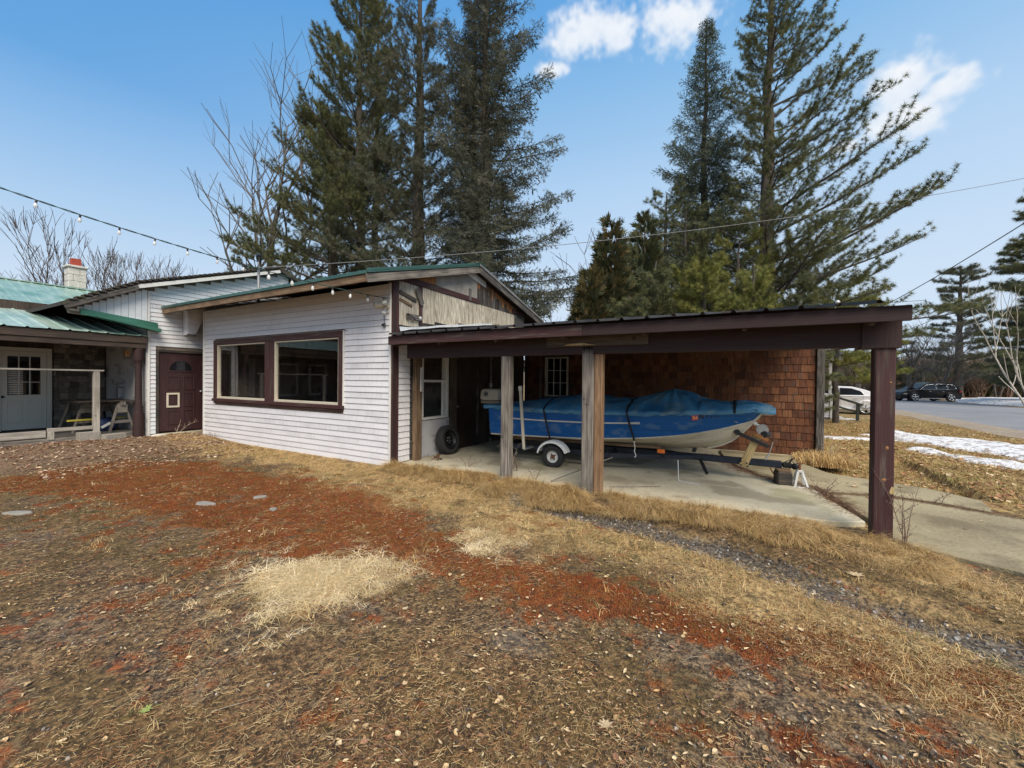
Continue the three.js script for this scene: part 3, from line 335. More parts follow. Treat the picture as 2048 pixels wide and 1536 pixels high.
  // oriented strand board above the trim
  { const s = new Soup(); const P = [[-1.215, 3.565], [-2.735, 3.565], [-2.735, ridge(-2.735) - 0.01], [-2.55, 4.17], [-1.215, ridge(-1.215) - 0.02]]; part('strand_board', prism(P, 'x', 0.004, 0.026), MAT.osb, gw); }
  { const r = rng(21); for (let z = -0.18; z > -1.2; ) { const w = 0.06 + r() * 0.07; const t = Math.min(ridge(z), ridge(z - w)) - 0.02; if (t > 3.6) part('shake', box(0.006, 0.018 + r() * 0.006, 3.562, t, Math.max(z - w, -1.21), z - 0.004, { grain: 'y', c: 0.002 }), r() < 0.75 ? MAT.orange : MAT.brown, gw); z -= w; }
    for (let z = -2.745; z > -5.2; ) { const w = 0.07 + r() * 0.08; const t = Math.min(ridge(z), ridge(z - w)) - 0.02; const split = t - 0.12 - r() * 0.16; const y0 = z > -4.6 ? 3.45 : 3.59; if (split > y0 + 0.05) part('shake', box(0.006, 0.02 + r() * 0.01, y0, split, z - w, z - 0.005, { grain: 'y', c: 0.002 }), r() < 0.6 ? MAT.charred : MAT.weather, gw); if (t > Math.max(split, y0) + 0.02) part('shake', box(0.004, 0.014 + r() * 0.006, Math.max(split, y0) + 0.002, t, z - w, z - 0.005, { grain: 'y', c: 0.002 }), r() < 0.7 ? MAT.orange : MAT.brown, gw); z -= w; } }
  part('white_panel', prism([[-2.25, 4.06], [-3.1, 3.9], [-3.1, ridge(-3.1) - 0.02], [-2.55, 4.17]], 'x', 0.03, 0.042), MAT.white, gw);
  // broken boards, the loose plank
  part('broken_board', board([0.03, 3.235, -0.175], [0.034, 3.14, -0.62], 0.075, 0.022, [0, 1, 0]), MAT.charred, gw); part('broken_board', board([0.03, 3.10, -0.175], [0.032, 3.02, -0.5], 0.05, 0.02, [0, 1, 0]), MAT.brown, gw);
  const lp = part('loose_board', board([0.075, 3.375, -0.60], [0.07, 3.085, -0.755], 0.115, 0.022, [0, 0.4, -1]), MAT.weather, gw);
  // lower part inside the carport
  lapSiding(gw, 'z', 0.004, -0.475, -0.17, 0.05, 2.35, 0.1128, [], [MAT.siding2, MAT.siding2, MAT.siding]);
  part('door_board', box(0.004, 0.03, 0.03, 2.4, -0.808, -0.735, { grain: 'y' }), MAT.maroon, B);
  const w2 = part('window', join([box(-0.1, 0.03, 0.79, 2.3, -0.86, -0.815), box(-0.1, 0.03, 0.79, 2.3, -1.66, -1.58), box(-0.1, 0.03, 2.25, 2.3, -1.58, -0.86), box(-0.1, 0.045, 0.79, 0.83, -1.58, -0.86), box(-0.05, 0.02, 1.55, 1.6, -1.58, -0.86, { grain: 'z' }), box(-0.03, 0.01, 0.83, 1.55, -1.54, -1.48)]), MAT.white, B); w2.userData.label = 'white sash window under the carport roof';
  part('pane', box(-0.042, -0.038, 1.6, 2.25, -1.58, -0.86, { c: 0.0004 }), MAT.glass, w2); part('pane', box(-0.022, -0.018, 0.83, 1.55, -1.48, -0.86, { c: 0.0004 }), MAT.glass, w2);
  part('wall_panel', box(0.004, 0.022, 0.035, 0.775, -1.70, -0.815, { grain: 'y' }), MAT.plaster, B);
  part('stud', box(0.004, 0.05, 0.035, 2.4, -1.93, -1.72, { grain: 'y' }), MAT.rafter, B);
  const d = part('door', join([box(-0.09, -0.05, 0.04, 2.24, -2.86, -1.97, { grain: 'y' })]), MAT.darkDoor, B); part('frame', join([box(-0.1, 0.02, 0.035, 2.3, -1.97, -1.935), box(-0.1, 0.02, 0.035, 2.3, -2.91, -2.865), box(-0.1, 0.02, 2.24, 2.3, -2.865, -1.97)]), MAT.darkwood, d); part('handle', xf(new THREE.SphereGeometry(0.03, 12, 8), { p: [-0.02, 1.0, -2.05] }), MAT.steel, d);
  part('wall_panel', box(0.004, 0.02, 0.035, 2.9, -5.2, -2.93, { grain: 'y' }), MAT.darkwood, B);
  // roof: two slopes of ribbed green sheets on rafters
  const rf = part('roof', join([board([-3.52, 3.345, 0.69], [-3.52, 4.265, -2.55], 7.43, 0.02, [1, 0, 0]), board([-3.52, 3.395, -6.1], [-3.52, 4.265, -2.55], 7.43, 0.02, [1, 0, 0])]), MAT.rafter, B);
  ribRoof(rf, [-7.26, 3.38, 0.74], [1, 0, 0], 7.5, [0, 0.926, -3.29], 0.92, 4, MAT.greenDark, 'roof_sheet'); ribRoof(rf, [-7.26, 3.425, -6.12], [1, 0, 0], 7.5, [0, 0.88, 3.57], 0.92, 4, MAT.greenDark, 'roof_sheet');
  part('ridge_cap', prism([[-2.77, 4.29], [-2.55, 4.345], [-2.33, 4.285], [-2.33, 4.295], [-2.55, 4.357], [-2.77, 4.3]], 'x', -7.26, 0.25), MAT.greenTrim, rf);
  part('eave_fascia', box(-7.26, 0.195, 3.21, 3.335, 0.695, 0.73, { grain: 'x' }), MAT.brown, rf);
  part('drip_edge', box(-7.26, 0.195, 3.336, 3.395, 0.73, 0.752), MAT.greenDark, rf);
  part('rake_board', board([0.206, 3.26, 0.74], [0.206, 4.19, -2.54], 0.14, 0.03, [0, 1, 0]), MAT.grey, rf); part('rake_board', board([0.206, 3.34, -6.1], [0.206, 4.19, -2.56], 0.14, 0.03, [0, 1, 0]), MAT.weather, rf);
  part('rake_trim', board([0.222, 3.38, 0.76], [0.222, 4.31, -2.54], 0.075, 0.03, [0, 1, 0]), MAT.greenDark, rf); part('rake_trim', board([0.222, 3.455, -6.12], [0.222, 4.31, -2.56], 0.06, 0.03, [0, 1, 0]), MAT.steel, rf);
  for (let x = -6.9; x < 0.15; x += 0.6) part('rafter', board([x, 3.275, 0.69], [x, 3.465, 0.03], 0.09, 0.04, [0, 1, 0]), MAT.darkwood, rf);
  // boxed bracket under the left end of the eave, against the entry wing
  const bx = part('eave_bracket', prism([[0.28, 3.44], [0.27, 2.72], [0.10, 2.72], [-0.12, 3.3], [-0.12, 3.5]], 'x', -7.275, -7.02), MAT.siding2, B); part('bracket_sole', board([-7.01, 2.715, 0.29], [-7.01, 2.715, 0.09], 0.03, 0.05, [0, 1, 0]), MAT.weather, bx);
  part('thermometer_hook', rod([-1.22, 2.56, 0.0], [-1.22, 2.56, 0.05], 0.008), MAT.black, B);
}

// ---------------------------------------------------------------- carport
{ const B = thing('carport', 'open carport with maroon posts, fascia and ribbed metal roof', 'carport');
  // front fascia: two boards butted, with a splintered joint
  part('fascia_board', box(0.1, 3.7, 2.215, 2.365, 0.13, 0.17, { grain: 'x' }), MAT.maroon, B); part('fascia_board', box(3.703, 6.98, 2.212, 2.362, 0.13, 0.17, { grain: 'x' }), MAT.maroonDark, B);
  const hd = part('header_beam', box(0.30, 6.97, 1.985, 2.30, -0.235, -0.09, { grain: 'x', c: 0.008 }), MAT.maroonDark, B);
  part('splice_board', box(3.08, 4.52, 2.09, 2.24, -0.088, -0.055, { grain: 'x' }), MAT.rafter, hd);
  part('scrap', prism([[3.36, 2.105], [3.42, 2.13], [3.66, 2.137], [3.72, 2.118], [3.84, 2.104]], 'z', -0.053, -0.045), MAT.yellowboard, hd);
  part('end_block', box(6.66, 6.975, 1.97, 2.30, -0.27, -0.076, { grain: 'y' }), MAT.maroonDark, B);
  // posts
  const post = (n, g, m, l) => { const p = part('post', g, m, B); if (l) p.userData.label = l; return p; };
  post('p', box(0.055, 0.16, -0.02, 2.3, -0.66, -0.50, { grain: 'y', c: 0.01 }), MAT.brown, 'weathered brown post against the white siding');
  post('p', join([box(2.27, 2.40, -0.05, 2.0, -0.22, -0.10, { grain: 'y', c: 0.025 }), box(2.402, 2.435, -0.05, 2.0, -0.235, -0.11, { grain: 'y', c: 0.006 })]), MAT.grey, 'narrow weathered grey post');
  post('p', box(3.615, 3.785, -0.05, 2.098, -0.22, -0.09, { grain: 'y', c: 0.012 }), MAT.grey, 'thick weathered grey post in the middle');
  post('p', box(3.787, 3.90, -0.05, 1.99, -0.245, -0.115, { grain: 'y', c: 0.008 }), MAT.post, 'orange-brown post strapped to the middle post');
  const rp = post('p', box(6.775, 6.94, -0.05, 1.985, -0.26, -0.10, { grain: 'y', c: 0.01 }), MAT.maroon, 'maroon post at the right end');
  { const knot = std({ color: col([0.3, 0.14, 0.05]), roughness: 0.8 }); const kn = (x, y, a, b) => part('knot', xf(new THREE.SphereGeometry(1, 12, 8), { p: [x, y, -0.1], s: [a, b, 0.004] }), knot, rp); kn(6.86, 0.62, 0.019, 0.016); kn(6.88, 0.95, 0.014, 0.018); kn(6.9, 1.62, 0.01, 0.008); part('bare_wood', prism([[6.9, 0.5], [6.92, 0.56], [6.942, 0.55], [6.942, 0.49], [6.915, 0.48]], 'z', -0.1, -0.096), MAT.yellowboard, rp); }
  // roof framing: side beam, rafters, purlins, ribbed sheets
  part('side_beam', board([6.9, 2.2, -0.28], [6.9, 2.98, -5.2], 0.2, 0.05, [0, 1, 0]), MAT.maroonDark, B);
  const rf = part('roof', join([0.15, 1.2, 2.3, 3.4, 4.5, 5.6, 6.7].map((x) => board([x, 2.255, 0.12], [x, 3.07, -5.15], 0.14, 0.045, [0, 1, 0]))), MAT.rafter, B);
  for (let i = 0; i < 7; i++) { const t = i / 6; part('purlin', box(0.08, 6.98, 2.338 + t * 0.795, 2.366 + t * 0.795, 0.06 - t * 5.2, 0.128 - t * 5.2, { grain: 'x' }), MAT.rafter, rf); }
  ribRoof(rf, [0.06, 2.383, 0.235], [1, 0, 0], 6.98, [0, 0.84, -5.56], 0.93, 3, MAT.brownMetal, 'roof_sheet', 0.032);
  // bent flashing along the white addition's gable
  { const s = new Soup(); const r = rng(4); let prev = null; for (let i = 0; i <= 12; i++) { const z = -0.17 - i * 0.27, y = 2.43 - (z - 0.2) * 0.151; const a = [0.036, y + 0.085 + (r() - 0.5) * 0.03, z], b = [0.06, y + 0.01, z], c = [0.32, y + 0.035 + (r() - 0.5) * 0.02, z]; if (prev) { s.quad(prev[0], a, b, prev[1]); s.quad(prev[1], b, c, prev[2]); } prev = [a, b, c]; } part('flashing', s.geo(), MAT.flash, B); }
  // snow melt screws: small bright fastener on the roof edge
  part('fastener', xf(new THREE.SphereGeometry(0.022, 10, 8), { p: [6.41, 2.425, 0.2] }), MAT.flash, B);
}
// thermometer on the brown post
{ const t = thing('wall_thermometer', 'narrow white thermometer hung on the brown post', 'thermometer', [0.17, 1.42, -0.62]);
  part('plate', box(0, 0.012, -0.05, 0.42, -0.03, 0.03), MAT.white, t); part('tube', rod([0.016, 0.0, 0.0], [0.016, 0.38, 0.0], 0.004), MAT.steel, t); part('bulb', xf(new THREE.SphereGeometry(0.009, 8, 6), { p: [0.016, -0.01, 0] }), MAT.brick, t); for (let i = 0; i < 14; i++) part('tick', box(0.0125, 0.0135, 0.02 + i * 0.026, 0.024 + i * 0.026, 0.006, 0.02), MAT.black, t); }

// ---------------------------------------------------------------- shingled shed wall behind the carport
{ const B = thing('shingled_shed', 'cedar-shingled shed wall closing the back of the carport', 'shed');
  const z0 = -5.25, r = rng(31);
  const core = part('wall', join([box(0.02, 0.74, -0.1, 3.2, z0 - 0.12, z0 - 0.02), box(1.36, 6.98, -0.1, 3.2, z0 - 0.12, z0 - 0.02), box(0.74, 1.36, -0.1, 1.16, z0 - 0.12, z0 - 0.02), box(0.74, 1.36, 2.28, 3.2, z0 - 0.12, z0 - 0.02)]), MAT.darkwood, B);
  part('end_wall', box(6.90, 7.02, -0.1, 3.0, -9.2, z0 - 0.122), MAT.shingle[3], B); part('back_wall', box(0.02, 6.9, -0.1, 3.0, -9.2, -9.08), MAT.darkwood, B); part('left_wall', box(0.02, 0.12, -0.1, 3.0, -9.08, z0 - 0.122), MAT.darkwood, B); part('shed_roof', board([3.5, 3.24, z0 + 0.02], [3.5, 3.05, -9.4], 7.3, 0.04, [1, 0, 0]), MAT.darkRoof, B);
  const cand = [], exp = 0.164; let k = 0;
  for (let y = 0.05; y < 2.75; y += exp, k++) { let x = 0.1 + r() * 0.08; const jit = (r() - 0.5) * 0.008; while (x < 6.97) { const w = Math.min(0.075 + r() * 0.13, 6.985 - x); if (w < 0.03) break; const cx = x + w / 2; if (!(cx > 0.62 && cx < 1.48 && y > 1.0 && y < 2.35)) cand.push([x, w, y + jit + (r() - 0.5) * 0.012, 0.013 + r() * 0.009, Math.floor(Math.pow(r(), 0.9) * 5), k]); x += w; } }
  // the ones that show largest: towards the open right end
  const seen = cand.filter((c) => c[2] < 2.4).sort((a, b) => (b[0] + (b[2] > 1.0 ? 0.6 : 0)) - (a[0] + (a[2] > 1.0 ? 0.6 : 0))); const near = new Set(seen.slice(0, 298));
  const mk = ([x, w, y, t]) => { const g = 0.003, yy = y, yt = y + exp + 0.03; const s = new Soup(), o = [r() * 5, r() * 5]; const zf = z0 - 0.018; const a = [x + g, yy, zf + t], b = [x + w - g, yy - 0.002, zf + t * 0.95], c = [x + w - g, yt, zf + 0.003], d = [x + g, yt, zf + 0.003], a2 = [x + g, yy, zf], b2 = [x + w - g, yy - 0.002, zf], c2 = [x + w - g, yt, zf], d2 = [x + g, yt, zf]; const U = (p) => [p[0] + o[0], p[1] + o[1]];
    s.quad(a, b, c, d, U(a), U(b), U(c), U(d)); s.quad(a2, b2, b, a, U(a2), U(b2), U(b), U(a)); s.quad(a2, a, d, d2); s.quad(b, b2, c2, c); return s.geo(); };
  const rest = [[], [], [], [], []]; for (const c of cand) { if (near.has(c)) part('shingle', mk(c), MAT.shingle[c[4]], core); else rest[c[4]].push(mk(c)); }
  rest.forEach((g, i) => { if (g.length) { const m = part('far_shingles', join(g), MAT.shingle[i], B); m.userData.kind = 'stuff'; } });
  part('corner_post', box(6.99, 7.13, -0.1, 2.95, z0 - 0.12, z0 + 0.05, { grain: 'y', c: 0.01 }), MAT.weather, B);
  part('foundation', box(0.02, 6.98, -0.1, 0.045, z0 - 0.016, z0 + 0.03), MAT.concrete, B);
  const w = part('window', join([box(0.70, 0.745, 1.16, 2.28, z0 - 0.1, z0 + 0.03), box(1.355, 1.40, 1.16, 2.28, z0 - 0.1, z0 + 0.03), box(0.745, 1.355, 2.24, 2.28, z0 - 0.1, z0 + 0.03), box(0.745, 1.355, 1.16, 1.2, z0 - 0.1, z0 + 0.03)]), MAT.cream, B);
  for (const x of [0.95, 1.15]) part('muntin', box(x - 0.012, x + 0.012, 1.2, 2.24, z0 - 0.05, z0 - 0.02), MAT.white, w); for (const y of [1.55, 1.9]) part('muntin', box(0.745, 1.355, y - 0.01, y + 0.01, z0 - 0.045, z0 - 0.025), MAT.white, w); part('pane', box(0.745, 1.355, 1.2, 2.24, z0 - 0.062, z0 - 0.058, { c: 0.0004 }), MAT.glass, w);
  part('trim_board', box(0.53, 0.58, 0.05, 2.9, z0 - 0.01, z0 + 0.03, { grain: 'y' }), MAT.grey, B);
}
{ const t = thing('drain_pipe', 'thin grey pipe standing against the dark wall behind the motor', 'pipe', [0.08, 0.03, -3.3]); part('tube', rod([0, 0, 0], [0, 2.3, 0], 0.035), MAT.grey, t); part('joint', rod([0, 1.4, 0], [0, 1.5, 0], 0.045), MAT.steel, t); }
{ const t = thing('garden_pole', 'thin pole leaning on the dark wall behind the boat', 'pole', [1.2, 0.03, -4.7]); part('shaft', rod([0, 0, 0.25], [-0.5, 2.05, -0.44], 0.014), MAT.grey, t); part('end_cap', xf(new THREE.SphereGeometry(0.018, 8, 6), { p: [-0.5, 2.05, -0.44] }), MAT.black, t); }

// ---------------------------------------------------------------- entry wing with the maroon door
{ const B = thing('entry_wing', 'white entry wing with maroon panelled door and mossy dark roof', 'house'); const X = -7.3;
  const top = (z) => z > 1.25 ? 3.74 - (z - 1.25) * 0.56 : 3.74 + (1.25 - z) * 0.335;
  const P = [[0.99, -0.1], [0.99, 2.9], [2.35, 3.0], [2.38, top(2.38)], [1.25, 3.74], [-2.2, top(-2.2)], [-5.0, 3.9], [-5.0, -0.1]]; const sh = new THREE.Shape(P.map(([z, y]) => new THREE.Vector2(z, y))); const h = new THREE.Path(); h.moveTo(-0.2, 0.16); h.lineTo(0.80, 0.16); h.lineTo(0.80, 2.26); h.lineTo(-0.2, 2.26); sh.holes.push(h);
  const gg = new THREE.ExtrudeGeometry(sh, { depth: 0.12, bevelEnabled: false }); gg.rotateY(-Math.PI / 2); gg.translate(X - 0.018, 0, 0); const w = part('wall', gg, MAT.room, B);
  lapSiding(w, 'z', X - 0.014, -2.6, 0.955, 0.17, 4.9, 0.1055, [[-0.27, 0.84, 0.0, 2.3]], [MAT.sidingBlue, MAT.siding2], (z) => top(z) - 0.03);
  part('corner_trim', box(X - 0.03, X + 0.016, 0.1, 3.74, 0.958, 1.0, { grain: 'y' }), MAT.white, B);
  { let z = 1.006; const r = rng(8); while (z < 2.3) { const wd = 0.11 + r() * 0.03, e = Math.min(z + wd, 2.36); const tp = Math.min(top(z), top(e)) - 0.03, bt = 2.92 + (z - 1) * 0.11; if (tp > bt + 0.03) part('vertical_board', box(X - 0.012, X + 0.004 + r() * 0.003, bt, tp, z + 0.003, e - 0.003, { grain: 'y', c: 0.003 }), MAT.sidingBlue, w); z = e; } }
  // green flashing box above the porch roof
  part('flashing_box', join([prism([[0.84, 2.80], [0.84, 2.955], [2.2, 3.11], [2.2, 2.98]], 'x', X + 0.012, X + 0.12), prism([[0.82, 2.72], [0.82, 2.80], [2.0, 2.97], [2.0, 2.95]], 'x', X + 0.02, X + 0.26)]), MAT.greenTrim, B);
  // side wall towards the porch and rest of the closed box
  part('side_wall', box(-10.3, X - 0.14, -0.1, 2.95, 0.87, 0.99), MAT.plaster, B); part('inner_board', box(-8.1, X - 0.02, 0.05, 2.6, 0.992, 1.03, { grain: 'y' }), MAT.plaster, B); 
  part('back_wall', box(-13.0, X - 0.14, -0.1, 3.9, -5.1, -5.0), MAT.room, B); part('far_wall', box(-13.1, -13.0, -0.1, 4.0, -5.0, 0.9), MAT.room, B);
  // door
  const dm = std({ map: woodTex([0.03, 0.012, 0.013], [0.045, 0.017, 0.019], [0.07, 0.035, 0.035], 15, { loops: 0.2, knots: 0.1 }), roughness: 0.5 });
  const d = part('door', box(X - 0.075, X - 0.03, 0.20, 2.235, -0.19, 0.775, { grain: 'y' }), dm, B); d.userData.label = 'maroon six-panel door with arched light';
  const pan = (z0, z1, y0, y1, m = dm, nm = 'panel') => part(nm, join([box(X - 0.031, X - 0.018, y0, y0 + 0.028, z0, z1), box(X - 0.031, X - 0.018, y1 - 0.028, y1, z0, z1), box(X - 0.031, X - 0.018, y0 + 0.028, y1 - 0.028, z0, z0 + 0.028), box(X - 0.031, X - 0.018, y0 + 0.028, y1 - 0.028, z1 - 0.028, z1), box(X - 0.031, X - 0.026, y0 + 0.05, y1 - 0.05, z0 + 0.05, z1 - 0.05)]), m, d);
  pan(0.33, 0.59, 1.27, 1.63); pan(-0.01, 0.25, 1.27, 1.63); pan(-0.01, 0.25, 0.82, 1.19); pan(0.33, 0.59, 0.36, 0.74); pan(-0.01, 0.25, 0.36, 0.74); pan(0.355, 0.57, 0.85, 1.15);
  part('pet_flap_frame', join([box(X - 0.03, X - 0.008, 0.81, 0.855, 0.33, 0.61), box(X - 0.03, X - 0.008, 1.145, 1.19, 0.33, 0.61), box(X - 0.03, X - 0.008, 0.855, 1.145, 0.33, 0.372), box(X - 0.03, X - 0.008, 0.855, 1.145, 0.568, 0.61)]), MAT.cream, d);
  { const a = new THREE.Shape(); a.absellipse(0.3, 1.77, 0.28, 0.29, 0, Math.PI); a.lineTo(0.02, 1.74); a.lineTo(0.58, 1.74); const hl = new THREE.Path(); hl.absellipse(0.3, 1.785, 0.245, 0.25, 0, Math.PI); hl.lineTo(0.055, 1.775); hl.lineTo(0.545, 1.775); a.holes.push(hl); const g = new THREE.ExtrudeGeometry(a, { depth: 0.014, bevelEnabled: false, curveSegments: 20 }); g.rotateY(-Math.PI / 2); g.translate(X - 0.016, 0, 0); part('arch_frame', g, dm, d); const s = new THREE.Shape(); s.absellipse(0.3, 1.785, 0.25, 0.255, 0, Math.PI); s.lineTo(0.05, 1.775); s.lineTo(0.55, 1.775); const g2 = new THREE.ExtrudeGeometry(s, { depth: 0.004, bevelEnabled: false, curveSegments: 20 }); g2.rotateY(-Math.PI / 2); g2.translate(X - 0.024, 0, 0); part('arch_pane', g2, std({ color: col([0.01, 0.011, 0.014]), roughness: 0.08 }), d); }
  part('handle', xf(new THREE.SphereGeometry(0.028, 12, 8), { p: [X + 0.01, 1.22, -0.14] }), MAT.steel, d);
  part('door_frame', join([box(X - 0.12, X + 0.01, 0.16, 2.3, 0.778, 0.83), box(X - 0.12, X + 0.01, 2.238, 2.3, -0.25, 0.778), box(X - 0.12, X + 0.01, 0.16, 2.3, -0.26, -0.195)]), MAT.charred, B); part('sill', box(X - 0.1, X + 0.06, 0.02, 0.158, -0.25, 0.86), MAT.concrete, B);
  // roof
  const roofP = [[2.5, 3.13], [1.25, 3.80], [-2.2, 4.98], [-5.3, 3.9], [-5.3, 4.0], [-2.2, 5.09], [1.24, 3.91], [2.52, 3.2]];
  const rf = part('roof', prism(roofP, 'x', -13.2, X + 0.2), MAT.darkRoof, B); rf.userData.label = 'dark mossy roof of the entry wing';
  part('rake_board', board([X + 0.215, 3.10, 2.48], [X + 0.215, 3.765, 1.24], 0.11, 0.03, [0, 1, 0]), MAT.weather, rf); part('rake_board', board([X + 0.215, 3.775, 1.25], [X + 0.215, 4.96, -2.2], 0.09, 0.03, [0, 1, 0]), MAT.white, rf);
  { const r = rng(60); for (let i = 0; i < 40; i++) { const z = 2.4 - i * 0.115; const y = (z > 1.25 ? 3.91 - (z - 1.25) * 0.56 : 3.91 + (1.25 - z) * 0.343); part('roof_shingle', box(X + 0.0, X + 0.245 + r() * 0.02, y - 0.006, y + 0.012 + r() * 0.012, z - 0.12, z + 0.012, { c: 0.003 }), MAT.darkRoof, rf); } }
  part('meter_box', join([xf(new THREE.CylinderGeometry(0.08, 0.08, 0.1, 18), { p: [-8.9, 1.36, 1.05], r: [Math.PI / 2, 0, 0] }), box(-8.99, -8.81, 1.05, 1.3, 0.995, 1.1)]), MAT.steel, B);
}
// ---------------------------------------------------------------- porch house on the left
{ const B = thing('porch_house', 'older house with green metal roofs and a deep dark porch', 'house'); const XW = -10.0, r = rng(44);
  const core = part('wall', join([box(XW - 0.12, XW - 0.02, -0.1, 3.45, 1.0, 2.02), box(XW - 0.12, XW - 0.02, -0.1, 3.45, 2.92, 4.4), box(XW - 0.12, XW - 0.02, 2.24, 3.45, 2.02, 2.92), box(XW - 0.12, XW - 0.02, -0.1, 0.24, 2.02, 2.92), box(XW - 0.12, XW - 0.02, -0.1, 3.45, 4.4, 9.5)]), MAT.darkwood, B);
  for (let y = 0.25, k = 0; y < 2.5; y += 0.15, k++) for (let z = 1.0 + r() * 0.05; z < 2.0; ) { const w = Math.min(0.09 + r() * 0.12, 2.0 - z); if (w > 0.03) part('shingle', box(XW - 0.016, XW - 0.002 + r() * 0.008, y, y + 0.147, z + 0.003, z + w - 0.003, { grain: 'y', c: 0.003 }), MAT.shingleGrey[Math.floor(r() * 3)], core); z += w; }
  part('inner_wall', box(XW - 1.9, XW - 1.8, 0.0, 3.3, 1.0, 9.2), MAT.room, B); part('inner_ceiling', box(XW - 1.8, XW - 0.13, 2.75, 2.8, 1.0, 9.2), MAT.room, B); part('inner_floor', box(XW - 1.8, XW - 0.13, 0.2, 0.24, 1.0, 9.2), MAT.room, B); part('inner_end', box(XW - 1.8, XW - 0.13, 0.24, 2.75, 3.6, 3.7), MAT.room, B);
  // white half-glass door
  const dm = std({ color: col([0.62, 0.61, 0.55]), roughness: 0.55 }); const d = part('door', join([box(XW - 0.06, XW - 0.015, 0.26, 1.12, 2.12, 2.86), box(XW - 0.06, XW - 0.015, 2.08, 2.2, 2.12, 2.86), box(XW - 0.06, XW - 0.015, 1.12, 2.08, 2.12, 2.22), box(XW - 0.06, XW - 0.015, 1.12, 2.08, 2.76, 2.86)]), dm, B); d.userData.label = 'white half-glass door on the porch';
  for (const [a, b] of [[2.2, 2.45], [2.53, 2.78]]) part('panel', join([box(XW - 0.016, XW - 0.004, 0.42, 0.44, a, b), box(XW - 0.016, XW - 0.004, 0.96, 0.98, a, b), box(XW - 0.016, XW - 0.004, 0.44, 0.96, a, a + 0.02), box(XW - 0.016, XW - 0.004, 0.44, 0.96, b - 0.02, b), box(XW - 0.016, XW - 0.01, 0.48, 0.92, a + 0.05, b - 0.05)]), dm, d);
  part('pane', box(XW - 0.04, XW - 0.036, 1.12, 2.08, 2.22, 2.76, { c: 0.0004 }), MAT.glass, d); for (const z of [2.4, 2.58]) part('muntin', box(XW - 0.034, XW - 0.014, 1.12, 2.08, z - 0.01, z + 0.01), MAT.white, d); for (const y of [1.44, 1.76]) part('muntin', box(XW - 0.032, XW - 0.016, y - 0.01, y + 0.01, 2.22, 2.76), MAT.white, d);
  part('blind', join(Array.from({ length: 14 }, (_, i) => box(XW - 0.1, XW - 0.08, 1.14 + i * 0.045, 1.17 + i * 0.045, 2.5, 2.74))), MAT.white, d); part('handle', xf(new THREE.SphereGeometry(0.03, 10, 8), { p: [XW + 0.02, 1.08, 2.84] }), MAT.black, d);
  part('door_frame', join([box(XW - 0.1, XW + 0.02, 0.24, 2.3, 2.03, 2.115), box(XW - 0.1, XW + 0.02, 0.24, 2.3, 2.865, 2.95), box(XW - 0.1, XW + 0.02, 2.205, 2.3, 2.115, 2.865)]), dm, B);
  // white windows further along the porch, mirrored in the addition's big panes
  for (const z of [4.2, 5.5, 6.9]) { const w = part('window', join([box(XW - 0.03, XW + 0.05, 0.9, 0.98, z - 0.42, z + 0.42), box(XW - 0.03, XW + 0.05, 2.12, 2.2, z - 0.42, z + 0.42), box(XW - 0.03, XW + 0.05, 0.98, 2.12, z - 0.42, z - 0.33), box(XW - 0.03, XW + 0.05, 0.98, 2.12, z + 0.33, z + 0.42)]), MAT.white, B); part('pane', box(XW - 0.015, XW - 0.011, 0.98, 2.12, z - 0.33, z + 0.33, { c: 0.0004 }), std({ color: col([0.012, 0.012, 0.015]), roughness: 0.05 }), w); }
  // deck of boards
  const dk = part('porch_deck', box(-10.0, -7.62, 0.02, 0.2, 1.06, 9.2), MAT.darkwood, B); for (let x = -9.98, i = 0; x < -7.6; x += 0.142, i++) part('deck_board', box(x, x + 0.136, 0.203, 0.235, 1.05, 9.2, { grain: 'z' }), MAT.weather, dk); part('rim_board', box(-7.6, -7.565, 0.0, 0.232, 1.05, 9.2, { grain: 'z' }), MAT.grey, dk);
  // porch roof
  const rf = part('porch_roof', join([board([-7.3, 2.5, 5.1], [-10.0, 3.1, 5.1], 8.1, 0.03, [0, 0, 1])]), MAT.darkwood, B);
  ribRoof(rf, [-7.16, 2.60, 9.2], [0, 0, -1], 8.22, [-2.9, 0.64, 0], 0.91, 3, MAT.greenRoof2, 'roof_sheet', 0.02);
  part('eave_beam', box(-7.34, -7.22, 2.30, 2.57, 1.05, 9.2, { grain: 'z' }), MAT.darkwood, rf); part('eave_board', box(-7.218, -7.195, 2.42, 2.585, 1.05, 9.2, { grain: 'z' }), MAT.darkwood, rf);
  { const s = new Soup(); let p = null; for (let i = 0; i <= 20; i++) { const t = i / 20, z = 1.02 + 0.03 * Math.sin(i * 2.1), x = -7.2 - t * 2.2, y = 2.625 + t * 0.49; const a = [x, y, z], b = [x, y + 0.02, z + 0.07], c = [x, y + 0.035, z - 0.02]; if (p) { s.quad(p[0], a, b, p[1]); s.quad(p[1], b, c, p[2]); } p = [a, b, c]; } part('edge_flashing', s.geo(), MAT.flash, rf); }
  // turned maroon post
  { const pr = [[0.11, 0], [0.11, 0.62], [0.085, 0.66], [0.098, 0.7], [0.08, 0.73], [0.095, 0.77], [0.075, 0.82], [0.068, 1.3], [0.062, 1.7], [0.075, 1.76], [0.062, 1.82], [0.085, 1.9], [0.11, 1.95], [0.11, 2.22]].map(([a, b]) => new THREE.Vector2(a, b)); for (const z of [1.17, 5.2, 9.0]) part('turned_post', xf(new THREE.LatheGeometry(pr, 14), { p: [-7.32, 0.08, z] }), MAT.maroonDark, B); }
  part('wall_lantern', box(-7.5, -7.42, 2.1, 2.24, 1.3, 1.38), MAT.orange, B);
